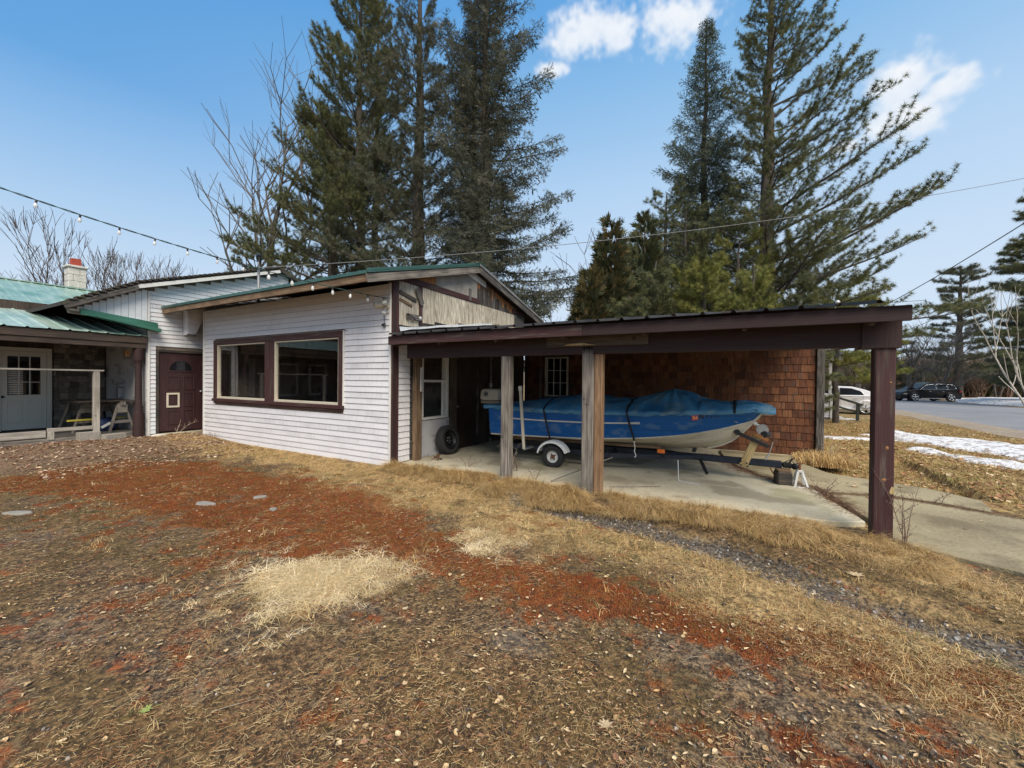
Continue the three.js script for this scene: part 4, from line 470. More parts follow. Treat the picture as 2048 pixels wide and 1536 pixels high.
  // railing
  const rl = part('railing', join([box(-7.66, -7.55, 1.72, 1.755, 1.72, 4.2, { grain: 'z' })]), MAT.paleRail, B); part('rail_post', box(-7.66, -7.56, 0.1, 1.72, 1.79, 1.9, { grain: 'y' }), MAT.paleRail, rl); part('rail_post', box(-7.66, -7.56, 0.1, 1.72, 4.0, 4.1, { grain: 'y' }), MAT.paleRail, rl); part('low_rail', box(-7.62, -7.58, 0.37, 0.45, 1.902, 2.62, { grain: 'z' }), MAT.paleRail, rl); part('low_rail', box(-7.63, -7.57, 0.26, 0.41, 2.64, 4.0, { grain: 'z' }), MAT.paleRail, rl); part('rail_foot', box(-7.66, -7.55, 0.2, 0.37, 2.52, 2.62), MAT.paleRail, rl);
  // upper roof
  const ur = part('upper_roof', join([board([-10.3, 3.38, 4.5], [-13.0, 4.32, 4.5], 9.6, 0.04, [0, 0, 1]), board([-15.8, 3.36, 4.5], [-13.0, 4.32, 4.5], 9.6, 0.04, [0, 0, 1])]), MAT.darkwood, B);
  ribRoof(ur, [-10.1, 3.395, 9.3], [0, 0, -1], 9.5, [-2.92, 1.0, 0], 0.95, 4, MAT.greenRoof, 'roof_sheet', 0.018); part('ridge_cap', box(-13.12, -12.9, 4.385, 4.42, -0.2, 9.3), MAT.greenRoof2, ur); part('eave_board', box(-10.13, -10.1, 3.28, 3.385, 1.6, 9.3), MAT.white, ur); part('red_board', box(-10.12, -10.085, 3.25, 3.30, 1.4, 2.4, { grain: 'z' }), MAT.brick, ur); part('soffit', box(-10.5, -10.13, 3.25, 3.27, 1.0, 9.3), MAT.white, ur);
  part('gable_end', box(-15.5, -10.14, 0.0, 3.3, 9.2, 9.3), MAT.siding2, B);
}
{ // block chimney with red flue
  const t = thing('chimney', 'pale block chimney with a red clay flue behind the green roof', 'chimney', [-13.2, 3.6, 0.83]);
  const core = part('core', box(-0.17, 0.17, 0, 1.5, -0.17, 0.17), MAT.block, t); const r = rng(2);
  for (let k = 0; k < 7; k++) { const y = 0.02 + k * 0.205; const f = k % 2 ? 0.09 : -0.06; for (const [a, b] of [[-0.2, f - 0.004], [f + 0.004, 0.2]]) part('block', box(-0.205, 0.205, y, y + 0.197, a + (r() - 0.5) * 0.004, b, { c: 0.008 }), MAT.block, core); }
  part('cap', box(-0.25, 0.25, 1.465, 1.54, -0.25, 0.25, { c: 0.02 }), MAT.block, t); part('flue', join([box(-0.1, 0.1, 1.54, 1.78, -0.11, -0.08), box(-0.1, 0.1, 1.54, 1.78, 0.08, 0.11), box(-0.1, -0.07, 1.54, 1.78, -0.08, 0.08), box(0.07, 0.1, 1.54, 1.78, -0.08, 0.08)]), MAT.brick, t); }

// ---------------------------------------------------------------- porch clutter
{ const saw = (label, x, z, turn) => { const t = thing('sawhorse', label, 'sawhorse', [x, 0.15, z], turn, 'sawhorses on the porch'); part('top_beam', box(-0.45, 0.45, 0.74, 0.83, -0.045, 0.045, { grain: 'x' }), MAT.grey, t); for (const s of [-1, 1]) { for (const q of [-1, 1]) part('leg', board([s * 0.38, 0, q * 0.26], [s * 0.33, 0.8, q * 0.05], 0.085, 0.03, [1, 0, 0]), MAT.grey, t); part('gusset', box(s * 0.4 - 0.012, s * 0.4 + 0.012, 0.56, 0.76, -0.1, 0.1), MAT.grey, t); part('brace', box(s * 0.37 - 0.012, s * 0.37 + 0.012, 0.3, 0.37, -0.17, 0.17), MAT.grey, t); } return t; };
  saw('weathered sawhorse nearest the turned maroon post', -8.2, 1.36, 0.1); saw('weathered sawhorse behind the rail post', -8.75, 1.85, 0.1);
  const tb = thing('work_board', 'dark board laid across the sawhorses as a work table', 'board', [-8.4, 0.985, 1.55]); part('plank', box(-0.75, 0.6, 0, 0.022, -0.5, 0.55, { grain: 'x' }), MAT.darkwood, tb);
  const lv = thing('yellow_level', 'long yellow builder level resting low between the sawhorses', 'level', [-8.3, 0.53, 1.6], 0.25); part('beam', box(-0.03, 0.03, 0, 0.035, -0.55, 0.6), std({ color: col([0.6, 0.5, 0.06]), roughness: 0.5 }), lv); part('vial', box(-0.031, 0.031, 0.008, 0.028, -0.05, 0.03), MAT.glassFrost, lv);
  const bk = thing('blue_bag', 'dark blue and white bag under the sawhorse', 'bag', [-8.35, 0.24, 1.5]); const bg = new THREE.SphereGeometry(0.2, 18, 14); const p = bg.attributes.position; for (let i = 0; i < p.count; i++) { const k = 1 + (fbm(p.getX(i) * 9 + 4, p.getY(i) * 9 + p.getZ(i) * 7, 3) - 0.5) * 0.5; p.setXYZ(i, p.getX(i) * k, Math.max(-0.14, p.getY(i) * k), p.getZ(i) * k * 1.2); } bg.computeVertexNormals(); part('sack', bg.translate(0, 0.14, 0), std({ color: col([0.015, 0.03, 0.09]), roughness: 0.5 }), bk); part('stripe', xf(box(-0.004, 0.01, -0.03, 0.03, -0.1, 0.1), { p: [0.2, 0.15, 0.02], r: [0.6, 0, 0] }), MAT.white, bk);
  const cb = (label, x, z, w, h, d, turn, m) => { const t = thing('concrete_block', label, 'block', [x, 0.12, z], turn, 'blocks by the porch'); part('shell', join([box(-w / 2, w / 2, 0, h, -d / 2, -d / 2 + 0.035), box(-w / 2, w / 2, 0, h, d / 2 - 0.035, d / 2), box(-w / 2, -w / 2 + 0.04, 0, h, -d / 2 + 0.035, d / 2 - 0.035), box(w / 2 - 0.04, w / 2, 0, h, -d / 2 + 0.035, d / 2 - 0.035), box(-0.02, 0.02, 0, h, -d / 2 + 0.035, d / 2 - 0.035)]), m, t); part('core_fill', box(-w / 2 + 0.03, w / 2 - 0.03, 0.01, h - 0.06, -d / 2 + 0.03, d / 2 - 0.03), m, t); };
  cb('grey concrete block standing under the rail post', -7.5, 2.0, 0.2, 0.2, 0.36, 0.05, MAT.blockGrey); cb('low dark block lying beside the sawhorse foot', -7.32, 1.62, 0.18, 0.13, 0.38, 0.2, MAT.blockGrey);
  const st = thing('step_stone', 'flat pale stone lying at the foot of the door frame', 'stone', [-7.12, 0.1, 0.86]); const sg = new THREE.DodecahedronGeometry(0.14, 1); sg.scale(0.9, 0.32, 1.3); part('stone', sg.translate(0, 0.03, 0), MAT.block, st);
}
// floodlight and string lights at the corner of the white wall
{ const t = thing('flood_light', 'twin-head floodlight with sensor on the white wall corner', 'lamp', [-0.13, 2.93, 0.0]); part('base', xf(new THREE.CylinderGeometry(0.05, 0.055, 0.03, 18), { p: [0.02, 0, 0.02], r: [Math.PI / 2, 0, 0] }), MAT.cream, t);
  const head = (dx, dy, dz, p) => { const d = V3([dx, dy, dz]).normalize(); const a = [p[0], p[1], p[2]], b = a.map((q, i) => q + [d.x, d.y, d.z][i] * 0.15); const h = part('lamp_head', limb([a, a.map((q, i) => q + [d.x, d.y, d.z][i] * 0.05), b], [0.03, 0.045, 0.062], 16, 1, false), MAT.cream, t); part('lens', xf(new THREE.SphereGeometry(0.058, 16, 8, 0, 6.3, 0, 1.2), { p: b.map((q, i) => q - [d.x, d.y, d.z][i] * 0.02), r: [Math.PI / 2 - Math.asin(d.y), Math.atan2(d.x, d.z), 0], order: 'YXZ' }), MAT.glassFrost, h); };
  head(-0.75, 0.15, 0.65, [-0.01, 0.01, 0.05]); head(0.6, 0.1, 0.8, [0.05, 0.02, 0.05]); part('sensor', join([rod([0.03, -0.02, 0.04], [0.03, -0.09, 0.07], 0.018), xf(new THREE.SphereGeometry(0.045, 14, 10), { p: [0.03, -0.11, 0.08] })]), MAT.white, t); part('cord', limb([[0.0, -0.05, 0.03], [-0.02, -0.15, 0.03], [-0.02, -0.3, 0.02]], 0.005, 6), MAT.black, t); part('plug', join([rod([-0.07, -0.33, 0.03], [0.0, -0.31, 0.04], 0.018), rod([-0.02, -0.3, 0.02], [-0.0, -0.37, 0.04], 0.02)]), MAT.black, t); }
{ const t = thing('string_lights', 'sagging string of clear bulbs running to the white wall corner', 'string lights'); const A = V3([-0.03, 3.07, 0.06]), Bp = V3([-1.32, 3.62, 4.7]); Bp.set(-0.9, 3.47, 4.34);
  const at = (s) => { const p = A.clone().lerp(Bp, s); p.y -= 0.105 * 4 * s * (1 - s); return p; };
  const N = 70; const wire = (ph, m) => { const pts = []; for (let i = 0; i <= N; i++) { const q = at(i / N * 1.06); pts.push([q.x + 0.006 * Math.cos(i * 1.3 + ph), q.y + 0.006 * Math.sin(i * 1.3 + ph), q.z]); } part('wire', limb(pts, 0.0045, 5), m, t); }; wire(0, MAT.black); wire(3.1, std({ color: col([0.02, 0.09, 0.07]), roughness: 0.5 }));
  const bm = new THREE.MeshPhysicalMaterial({ color: col([0.92, 0.92, 0.9]), transmission: 0.45, thickness: 0, roughness: 0.18 }); const prof = [[0.0, -0.145], [0.016, -0.14], [0.026, -0.12], [0.028, -0.1], [0.02, -0.075], [0.014, -0.055]].map((q) => new THREE.Vector2(...q)); const lg = new THREE.LatheGeometry(prof, 14), sg = new THREE.CylinderGeometry(0.017, 0.015, 0.06, 12); sg.translate(0, -0.035, 0);
  const nb = 14; for (let i = 0; i < nb; i++) { const q = at(0.018 + i * (1.0 / nb)); const m = part('socket', sg, MAT.black, t); m.position.copy(q); m.scale.setScalar(i < 7 ? 0.85 : 0.6); m.rotation.set((hsh(i, 3) - 0.5) * 0.3, 0, (hsh(i, 9) - 0.5) * 0.3); part('bulb', lg, bm, m); }
  part('hook', rod([-0.03, 3.07, 0.0], [-0.03, 3.07, 0.07], 0.006), MAT.black, t); }
// service mast and overhead cables
{ const t = thing('service_mast', 'electric service mast with weatherhead rising behind the white roof', 'mast', [-6.1, 4.0, -1.0]); part('pipe', rod([0, -0.3, 0], [0, 0.85, 0], 0.035), MAT.steel, t); part('weatherhead', limb([[0, 0.82, 0], [0, 0.93, 0], [0.06, 0.98, 0.03], [0.13, 0.93, 0.06]], [0.045, 0.07, 0.075, 0.05], 12, 1, true), MAT.black, t); part('insulator', rod([0.03, 0.62, 0.05], [0.09, 0.62, 0.1], 0.03), MAT.black, t); part('drip_loop', limb([[0.12, 0.92, 0.05], [0.2, 0.7, 0.1], [0.12, 0.55, 0.12], [0.1, 0.62, 0.1]], 0.012, 6), MAT.black, t); }
{ const cable = (name, label, a, b, sag, r, m, g) => { const t = thing(name, label, 'cable', [0, 0, 0], 0, g); const pts = []; for (let i = 0; i <= 40; i++) { const s = i / 40; pts.push([mix(a[0], b[0], s), mix(a[1], b[1], s) - sag * 4 * s * (1 - s), mix(a[2], b[2], s)]); } part('strand', limb(pts, r, 5), m, t); };
  const pale = std({ color: col([0.2, 0.2, 0.2]), roughness: 0.5 });
  cable('power_cable', 'overhead service cable from the mast across the roofs to the right', [-6.0, 4.62, -0.9], [17, 9.3, -16.5], 0.55, 0.009, pale, 'overhead cables');
  cable('power_cable', 'upper dark cable at the right edge by the far pines', [16.2, 8.3, -50], [20, 11.5, -22], 0.4, 0.03, MAT.black, 'overhead cables');
  cable('power_cable', 'lower thin cable at the right edge by the far pines', [19, 6.4, -50], [24, 10.5, -28], 0.3, 0.022, MAT.black, 'overhead cables'); }
// old lamp bracket on the gable
{ const t = thing('wall_bracket', 'old grey metal lamp bracket on the gable plywood', 'bracket', [0.03, 2.8, -0.5]); part('plate', box(0, 0.05, -0.05, 0.06, -0.16, 0.16, { c: 0.01 }), MAT.weather, t); part('arm', limb([[0.05, 0.05, 0.17], [0.1, 0.0, 0.1], [0.12, -0.06, 0.04], [0.09, -0.07, -0.16]], 0.012, 6), MAT.blackMetal, t); part('knob', xf(new THREE.SphereGeometry(0.04, 10, 8), { p: [0.06, 0.0, -0.17] }), MAT.steel, t); }
// spare tyre leaning on the wall panel
function tyreGeo(R, w, rimR) { const p = []; const hw = w / 2; [[rimR, -hw * 0.75], [rimR + 0.02, -hw * 0.95], [R - 0.05, -hw], [R - 0.02, -hw * 0.9], [R, -hw * 0.6], [R, hw * 0.6], [R - 0.02, hw * 0.9], [R - 0.05, hw], [rimR + 0.02, hw * 0.95], [rimR, hw * 0.75]].forEach((q) => p.push(new THREE.Vector2(...q))); return new THREE.LatheGeometry(p, 36); }
function rimGeo(R, w, dish) { return new THREE.LatheGeometry([[0, dish], [R * 0.35, dish], [R * 0.55, dish - 0.012], [R * 0.82, dish - 0.02], [R * 0.86, w * 0.42], [R, w * 0.46], [R, -w * 0.4], [R * 0.9, -w * 0.4]].map((q) => new THREE.Vector2(...q)), 32); }
{ const t = thing('spare_tyre', 'black car tyre on a steel rim leaning under the carport window', 'tyre', [0.19, 0.33, -1.44]); t.rotation.set(0, 0, -Math.PI / 2 + 0.2); part('tyre', tyreGeo(0.31, 0.19, 0.2), MAT.rubber, t); const rm = part('rim', rimGeo(0.205, 0.17, 0.03), MAT.blackMetal, t); for (let i = 0; i < 5; i++) part('lug_hole', xf(new THREE.CylinderGeometry(0.012, 0.012, 0.012, 8), { p: [Math.cos(i * 1.257) * 0.055, 0.034, Math.sin(i * 1.257) * 0.055] }), MAT.steel, rm); part('hub_hole', xf(new THREE.CylinderGeometry(0.035, 0.035, 0.01, 16), { p: [0, 0.034, 0] }), MAT.black, rm); }
{ const t = thing('cable_tangle', 'short tangle of old cord on the slab by the brown post', 'cord', [0.25, 0.035, -0.85]); const r = rng(3), pts = []; for (let i = 0; i < 26; i++) pts.push([0.1 + Math.sin(i * 0.7) * 0.09 + i * 0.004, 0.012 + Math.abs(Math.sin(i * 0.45)) * 0.07, Math.cos(i * 0.6) * 0.12]); part('cord', limb(pts, 0.008, 5), MAT.rust, t); part('plug', box(0.2, 0.25, 0.0, 0.025, -0.04, 0.0), MAT.black, t); }

// ---------------------------------------------------------------- boat
const font = await new FontLoader().loadAsync('fonts/droid/droid_sans_bold.typeface.json');
{ const ZC = -2.25, B = thing('motor_boat', 'blue and cream aluminium motorboat under a blue tarp on its trailer', 'boat', [0, 0, ZC]);
  const bg = (x) => interp([[1.0, 0.74], [2, 0.79], [3.4, 0.8], [4.2, 0.75], [4.8, 0.62], [5.2, 0.47], [5.5, 0.32], [5.75, 0.17], [5.92, 0.03]], x), yg = (x) => interp([[1.0, 1.10], [2.4, 1.07], [3.6, 1.08], [4.6, 1.12], [5.3, 1.16], [5.92, 1.2]], x);
  const bc = (x) => interp([[1.0, 0.66], [2.2, 0.68], [3.4, 0.66], [4.2, 0.57], [4.8, 0.42], [5.2, 0.27], [5.5, 0.13], [5.72, 0.012]], x), yc = (x) => interp([[1.0, 0.53], [2.0, 0.55], [3.14, 0.585], [4.05, 0.65], [4.61, 0.715], [5.0, 0.785], [5.34, 0.865], [5.6, 0.94], [5.76, 0.995]], x), yk = (x) => interp([[1.0, 0.44], [4.4, 0.455], [4.9, 0.47], [5.12, 0.5], [5.3, 0.56], [5.45, 0.64], [5.6, 0.78], [5.76, 0.985]], x);
  const stemX = (y) => interp([[0.985, 5.765], [1.2, 5.93]], y);
  const N = 60, X = (i) => 1.18 + (i / N) * (5.76 - 1.18);
  const blue = new THREE.MeshPhysicalMaterial({ map: tex(1024, 256, (u, v) => { const d = sst(0.6, 0.72, pf(u, v, 14, 7, 5)), st = pf(u, v, 3, 50, 3); const k = 0.85 + (st - 0.5) * 0.35; return mix3([0.008 * k, 0.115 * k, 0.38 * k], [0.11, 0.2, 0.32], d * 0.5); }, { rep: [0.3, 1] }), roughness: 0.5, specularIntensity: 0.5 });
  const creamM = std({ map: tex(512, 256, (u, v) => { const d = sst(0.55, 0.72, pf(u, v, 10, 6, 5)), l = pf(u, v, 5, 40, 3); return mix3(mul3([0.62, 0.57, 0.45], 0.88 + (l - 0.5) * 0.3), [0.3, 0.25, 0.16], d * 0.4); }, { rep: [0.4, 1] }), roughness: 0.5 });
  const stripM = std({ map: creamM.map, color: col([1.15, 1.15, 1.2]), roughness: 0.45 });
  // topsides: four lapped strakes per side
  const side = (s) => { const out = []; for (let k = 0; k < 4; k++) { const a = k / 4, b = (k + 1) / 4; const sp = new Soup(); const pt = (i, t, o) => { const x0 = X(i); let bz = mix(bc(x0), bg(x0), Math.pow(t, 0.9)), y = mix(yc(x0), yg(x0), t); let x = x0; if (i === N) { x = stemX(y); bz = 0.012 + 0.03 * t; } else if (i > N - 14) { const f = (i - (N - 14)) / 14; x = x0 + (stemX(y) - 5.76) * f * f; } return [x, y, s * (bz + o)]; };
      for (let i = 0; i < N; i++) { const o = i > N - 6 ? 0.002 : 0.009; const q = [pt(i, a, 0.001 + o), pt(i + 1, a, 0.001 + o), pt(i + 1, b, 0.001), pt(i, b, 0.001)], u = q.map((p) => [p[0], p[1] * 1.0]); sp.quad(q[0], q[1], q[2], q[3], ...u); const l = [pt(i, a, -0.004), pt(i + 1, a, -0.004)]; sp.quad(l[0], l[1], q[1], q[0]); } out.push(sp.geo()); } return out; };
  for (const s of [1, -1]) for (const g of side(s)) part('hull_strake', g, blue, B);
  // bottom
  { const sp = new Soup(); for (const s of [1, -1]) for (let i = 0; i < N; i++) { const row = (j) => { const x = X(j); const m = j === N ? 0.012 : bc(x); return [[x, yc(x) - 0.002, s * (m + 0.002)], [x, yc(x) - 0.03, s * m * 0.985], [x, mix(yc(x), yk(x), 0.62), s * m * 0.62], [x, yk(x), s * 0.01]]; }; const a = row(i), b = row(i + 1); for (let k = 0; k < 3; k++) sp.quad(a[k], b[k], b[k + 1], a[k + 1], [a[k][0], k * 0.3], [b[k][0], k * 0.3], [b[k][0], k * 0.3 + 0.3], [a[k][0], k * 0.3 + 0.3]); } part('hull_bottom', sp.geo(), creamM, B); }
  // transom, keel, stem, chine strip, white stripe
  { const x0 = X(0); part('transom', prism([[-bg(x0), 1.1], [-bc(x0), 0.55], [0, 0.44], [bc(x0), 0.55], [bg(x0), 1.1]], 'x', x0 - 0.02, x0 + 0.012), blue, B); }
  part('stem', limb([[5.1, 0.485, 0], [5.3, 0.55, 0], [5.46, 0.64, 0], [5.6, 0.77, 0], [5.7, 0.89, 0], [5.775, 0.99, 0], [5.86, 1.1, 0], [5.935, 1.2, 0]], [0.012, 0.016, 0.018, 0.02, 0.022, 0.028, 0.03, 0.03], 8, 1, true), stripM, B);
  part('bow_eye', join([rod([5.78, 0.93, 0], [5.86, 0.915, 0], 0.02), rod([5.74, 0.965, 0], [5.82, 0.94, 0], 0.025)]), MAT.white, B);
  for (const s of [1, -1]) { const pts = []; for (let i = 0; i <= N; i += 2) { const x = X(i); pts.push([x, yc(x) - 0.008, s * (bc(x) + 0.008)]); } part('chine_strip', limb(pts, 0.011, 6), stripM, B);
    const q = []; for (let x = 1.72; x <= 4.17; x += 0.12) { const t = 0.60 - (x - 1.72) * 0.008; q.push([x, mix(yc(x), yg(x), t), s * (mix(bc(x), bg(x), Math.pow(t, 0.9)) + 0.014)]); } part('rub_stripe', limb(q, q.map((_, i) => i > q.length - 3 ? 0.021 : 0.015), 7, 1, true), MAT.white, B); }
  // registration: sticker and letters
  { const put = (txt, x, size, shear) => { const g = new TextGeometry(txt, { font, size, depth: 0.003, curveSegments: 4 }); if (shear) { const m = new THREE.Matrix4().set(1, 0.28, 0, 0, 0, 1, 0, 0, 0, 0, 1, 0, 0, 0, 0, 1); g.applyMatrix4(m); } const t = 0.66, f = (xx) => mix(bc(xx), bg(xx), Math.pow(t, 0.9)); const p = g.attributes.position; for (let i = 0; i < p.count; i++) { const xx = x + p.getX(i), yy = p.getY(i), zz = p.getZ(i); const tt = clamp((mix(yc(xx), yg(xx), t) + yy - 0.01 - yc(xx)) / (yg(xx) - yc(xx))); p.setXYZ(i, xx, mix(yc(xx), yg(xx), t) + yy - 0.01, mix(bc(xx), bg(xx), Math.pow(tt, 0.9)) + 0.011 + zz); } g.computeVertexNormals(); return part('registration_mark', g, MAT.black, B); };
    put('NY', 5.0, 0.075); put('7125', 5.15, 0.07, true); put('ZA', 5.37, 0.07, true);
    const x = 4.9, t = 0.66; const st = part('sticker', (() => { const s = new Soup(); const P = (dx, dy) => { const xx = x + dx, y = mix(yc(xx), yg(xx), t) + dy, tt = (y - yc(xx)) / (yg(xx) - yc(xx)); return [xx, y, mix(bc(xx), bg(xx), Math.pow(tt, 0.9)) + 0.0125]; }; s.quad(P(0, -0.025), P(0.09, -0.025), P(0.09, 0.06), P(0, 0.06)); return s.geo(); })(), std({ color: col([0.55, 0.06, 0.02]), roughness: 0.5 }), B);
    const g = new TextGeometry('54', { font, size: 0.05, depth: 0.002, curveSegments: 4 }); const p = g.attributes.position; for (let i = 0; i < p.count; i++) { const xx = x + 0.012 + p.getX(i), y = mix(yc(xx), yg(xx), t) + p.getY(i) - 0.008, tt = (y - yc(xx)) / (yg(xx) - yc(xx)); p.setXYZ(i, xx, y, mix(bc(xx), bg(xx), Math.pow(tt, 0.9)) + 0.0135 + p.getZ(i)); } g.computeVertexNormals(); part('sticker_print', g, std({ color: col([0.8, 0.5, 0.4]), roughness: 0.5 }), st); }
  // outboard motor
  { const m = part('outboard_motor', (() => { const g = new THREE.BoxGeometry(0.52, 0.26, 0.34, 8, 6, 6); const p = g.attributes.position; for (let i = 0; i < p.count; i++) { let [x, y, z] = [p.getX(i), p.getY(i), p.getZ(i)]; const k = 1 - 0.12 * (y / 0.13 * 0.5 + 0.5); const n = Math.pow(Math.pow(Math.abs(x / 0.26), 6) + Math.pow(Math.abs(y / 0.13), 6) + Math.pow(Math.abs(z / 0.17), 4), 1 / 6); const f = n > 0.999 ? 1 / Math.max(1, n) : 1; p.setXYZ(i, x * f * k, y * f, z * f * k); } g.computeVertexNormals(); return g.translate(0.79, 1.29, 0); })(), std({ color: col([0.56, 0.52, 0.43]), roughness: 0.45 }), B);
    part('emblem', xf(new THREE.CylinderGeometry(0.055, 0.055, 0.012, 24), { p: [0.72, 1.3, 0.163], r: [Math.PI / 2, 0, 0] }), std({ color: col([0.08, 0.09, 0.1]), roughness: 0.5 }), m); part('emblem_ring', xf(new THREE.TorusGeometry(0.036, 0.008, 8, 24), { p: [0.72, 1.3, 0.171] }), std({ color: col([0.3, 0.3, 0.3]), roughness: 0.4 }), m);
    part('cowl_base', box(0.56, 1.04, 1.09, 1.16, -0.14, 0.14, { c: 0.02 }), std({ color: col([0.3, 0.26, 0.2]), roughness: 0.6 }), m); part('leg', box(0.84, 1.02, 0.42, 1.09, -0.06, 0.06, { c: 0.03 }), MAT.blackMetal, m); part('clamp', box(1.02, 1.2, 0.85, 1.12, -0.1, 0.1), MAT.blackMetal, m); part('propeller', join([0, 1, 2].map((k) => xf(box(-0.006, 0.006, 0, 0.13, -0.04, 0.04), { p: [0.8, 0.42, 0], r: [k * 2.09, 0.4, 0] }))), MAT.blackMetal, m); }
  // tarp
  const topY = (x) => interp([[1.08, 1.115], [1.4, 1.15], [1.7, 1.175], [2.4, 1.28], [2.9, 1.34], [3.2, 1.345], [3.6, 1.29], [3.9, 1.29], [4.2, 1.37], [4.45, 1.46], [4.6, 1.485], [4.75, 1.455], [5.0, 1.36], [5.3, 1.305], [5.55, 1.325], [5.75, 1.3], [5.9, 1.28], [6.0, 1.25], [6.06, 1.2]], x);
  const hb = (x) => x > 5.8 ? mix(0.17, 0.02, sst(5.8, 6.075, x)) + 0.03 * (6.07 - x) : bg(x) + 0.016 + 0.03 * sst(5.2, 5.8, x);
  const NX = 200, NT = 56; const tp = (i, j, out = 0) => { const x = 1.06 + i / NX * (6.07 - 1.06), s = j / NT * 2 - 1; const w = hb(x), edge = (x > 5.75 ? mix(yg(5.75), 1.155, sst(5.75, 5.95, x)) : yg(x)) + 0.012, tY = topY(x); const hem = edge - 0.045 - 0.035 * fbm(x * 3.1, s > 0 ? 2 : 8, 3) - 0.018 * Math.abs(Math.sin(x * 9 + Math.sin(x * 4) * 2)) + 0.02 * sst(5.4, 6, x); let y, z; const a = Math.abs(s);
    if (a > 0.78) { const t = (a - 0.78) / 0.22; y = mix(edge, hem, t); z = w + 0.012 * Math.sin(t * 3.1) + 0.012 * t * Math.sin(x * 14 + 3 * Math.sin(x * 3)); } else { const t = a / 0.78; const c = Math.pow(Math.cos(t * Math.PI / 2), x > 4.15 && x < 5.0 ? 1.25 : 0.85); y = edge + (tY - edge) * c; z = w * Math.pow(t, 0.92); }
    // folds hanging off the windscreen hump and slack creases
    const ang = Math.atan2(z * 1.1, x - 4.58); const rad = Math.hypot(x - 4.58, z * 1.1); const fold = (Math.sin(ang * 17 + 2 * fbm(x * 2, z * 2, 2)) * 0.011) * sst(0.08, 0.3, rad) * sst(1.4, 0.5, rad); const cre = (1 - 2 * Math.abs(fbm(x * 2.6 + 3, (s + 1) * 2.2, 3) - 0.5)) * 0.024 + (fbm(x * 9, (s + 1) * 6, 3) - 0.5) * 0.016; const dip = -0.03 * Math.exp(-((x - 5.15) ** 2) / 0.03) * (1 - a) - 0.03 * Math.exp(-((x - 5.45) ** 2) / 0.02) * (a < 0.5 ? 1 : 0.2); const k = a > 0.9 ? 0.4 : 1; y += (fold + cre - 0.012) * k + dip + out; z += (fold + cre) * 0.5 * k; return [x, y, (s < 0 ? -1 : 1) * (z + out)]; };
  { const P = [], U = [], I = []; for (let i = 0; i <= NX; i++) for (let j = 0; j <= NT; j++) { const p = tp(i, j); P.push(...p); U.push(p[0] * 0.8, j / NT * 1.6); } const w = NT + 1; for (let i = 0; i < NX; i++) for (let j = 0; j < NT; j++) { const a = i * w + j; I.push(a, a + 1, a + w + 1, a, a + w + 1, a + w); } for (const i of [0, NX]) { const c = P.length / 3; const x = P[i * w * 3]; P.push(x, P[(i * w + (NT >> 1)) * 3 + 1] - 0.06, 0); U.push(0, 0); for (let j = 0; j < NT; j++) i ? I.push(c, i * w + j, i * w + j + 1) : I.push(c, i * w + j + 1, i * w + j); }
    const g = new THREE.BufferGeometry(); g.setAttribute('position', new THREE.Float32BufferAttribute(P, 3)); g.setAttribute('uv', new THREE.Float32BufferAttribute(U, 2)); g.setIndex(I); g.computeVertexNormals();
    const tm = std({ map: tex(1024, 512, (u, v) => { const b = pf(u, v, 5, 6, 5), f = pf(u, v, 150, 80, 2), d = sst(0.55, 0.75, pf(u, v, 16, 10, 5)); let c = mix3([0.02, 0.125, 0.26], [0.1, 0.31, 0.5], clamp(0.45 + (b - 0.5) * 1.6 + (f - 0.5) * 0.3)); return mix3(c, [0.2, 0.28, 0.31], d * 0.5); }, { rep: [0.5, 0.6] }), roughness: 0.5, side: THREE.DoubleSide, bumpMap: bumpFine, bumpScale: 0.004 }); const m = part('tarp', g, tm, B); m.userData.label = 'wrinkled blue tarp lashed over the boat'; }
  // straps over the tarp
  const strap = (x0, x1, low) => { const sp = new Soup(); let pr = null; const i0 = Math.round((x0 - 1.06) / 5.01 * NX); const row = []; row.push([x1, low, bc(x1) + 0.04]); row.push([mix(x0, x1, 0.5), mix(low, yg(x0), 0.55), bg(x0) * 0.97 + 0.035]); for (let j = NT; j >= 0; j -= 1) { const p = tp(i0, j, 0.012); row.push([x0, p[1], p[2]]); } row.push([x1, low, -bc(x1) - 0.04]); for (const p of row) { const a = [p[0] - 0.018, p[1], p[2]], b = [p[0] + 0.018, p[1], p[2]]; if (pr) { sp.quad(pr[0], pr[1], b, a); } pr = [a, b]; } part('strap', sp.geo(), std({ color: col([0.012, 0.012, 0.014]), roughness: 0.8, side: THREE.DoubleSide }), B); };
  strap(2.42, 2.52, 0.46); strap(3.93, 4.02, 0.6); strap(5.5, 5.3, 1.06);
  part('lashing', limb([[4.02, 0.6, 0.66], [4.04, 0.5, 0.67], [4.03, 0.42, 0.66], [4.06, 0.36, 0.67], [4.04, 0.33, 0.68]], 0.008, 5), MAT.white, B); part('lashing', limb([[5.35, 1.08, 0.2], [5.45, 1.0, 0.22], [5.55, 0.96, 0.16]], 0.004, 5), MAT.cream, B);
}
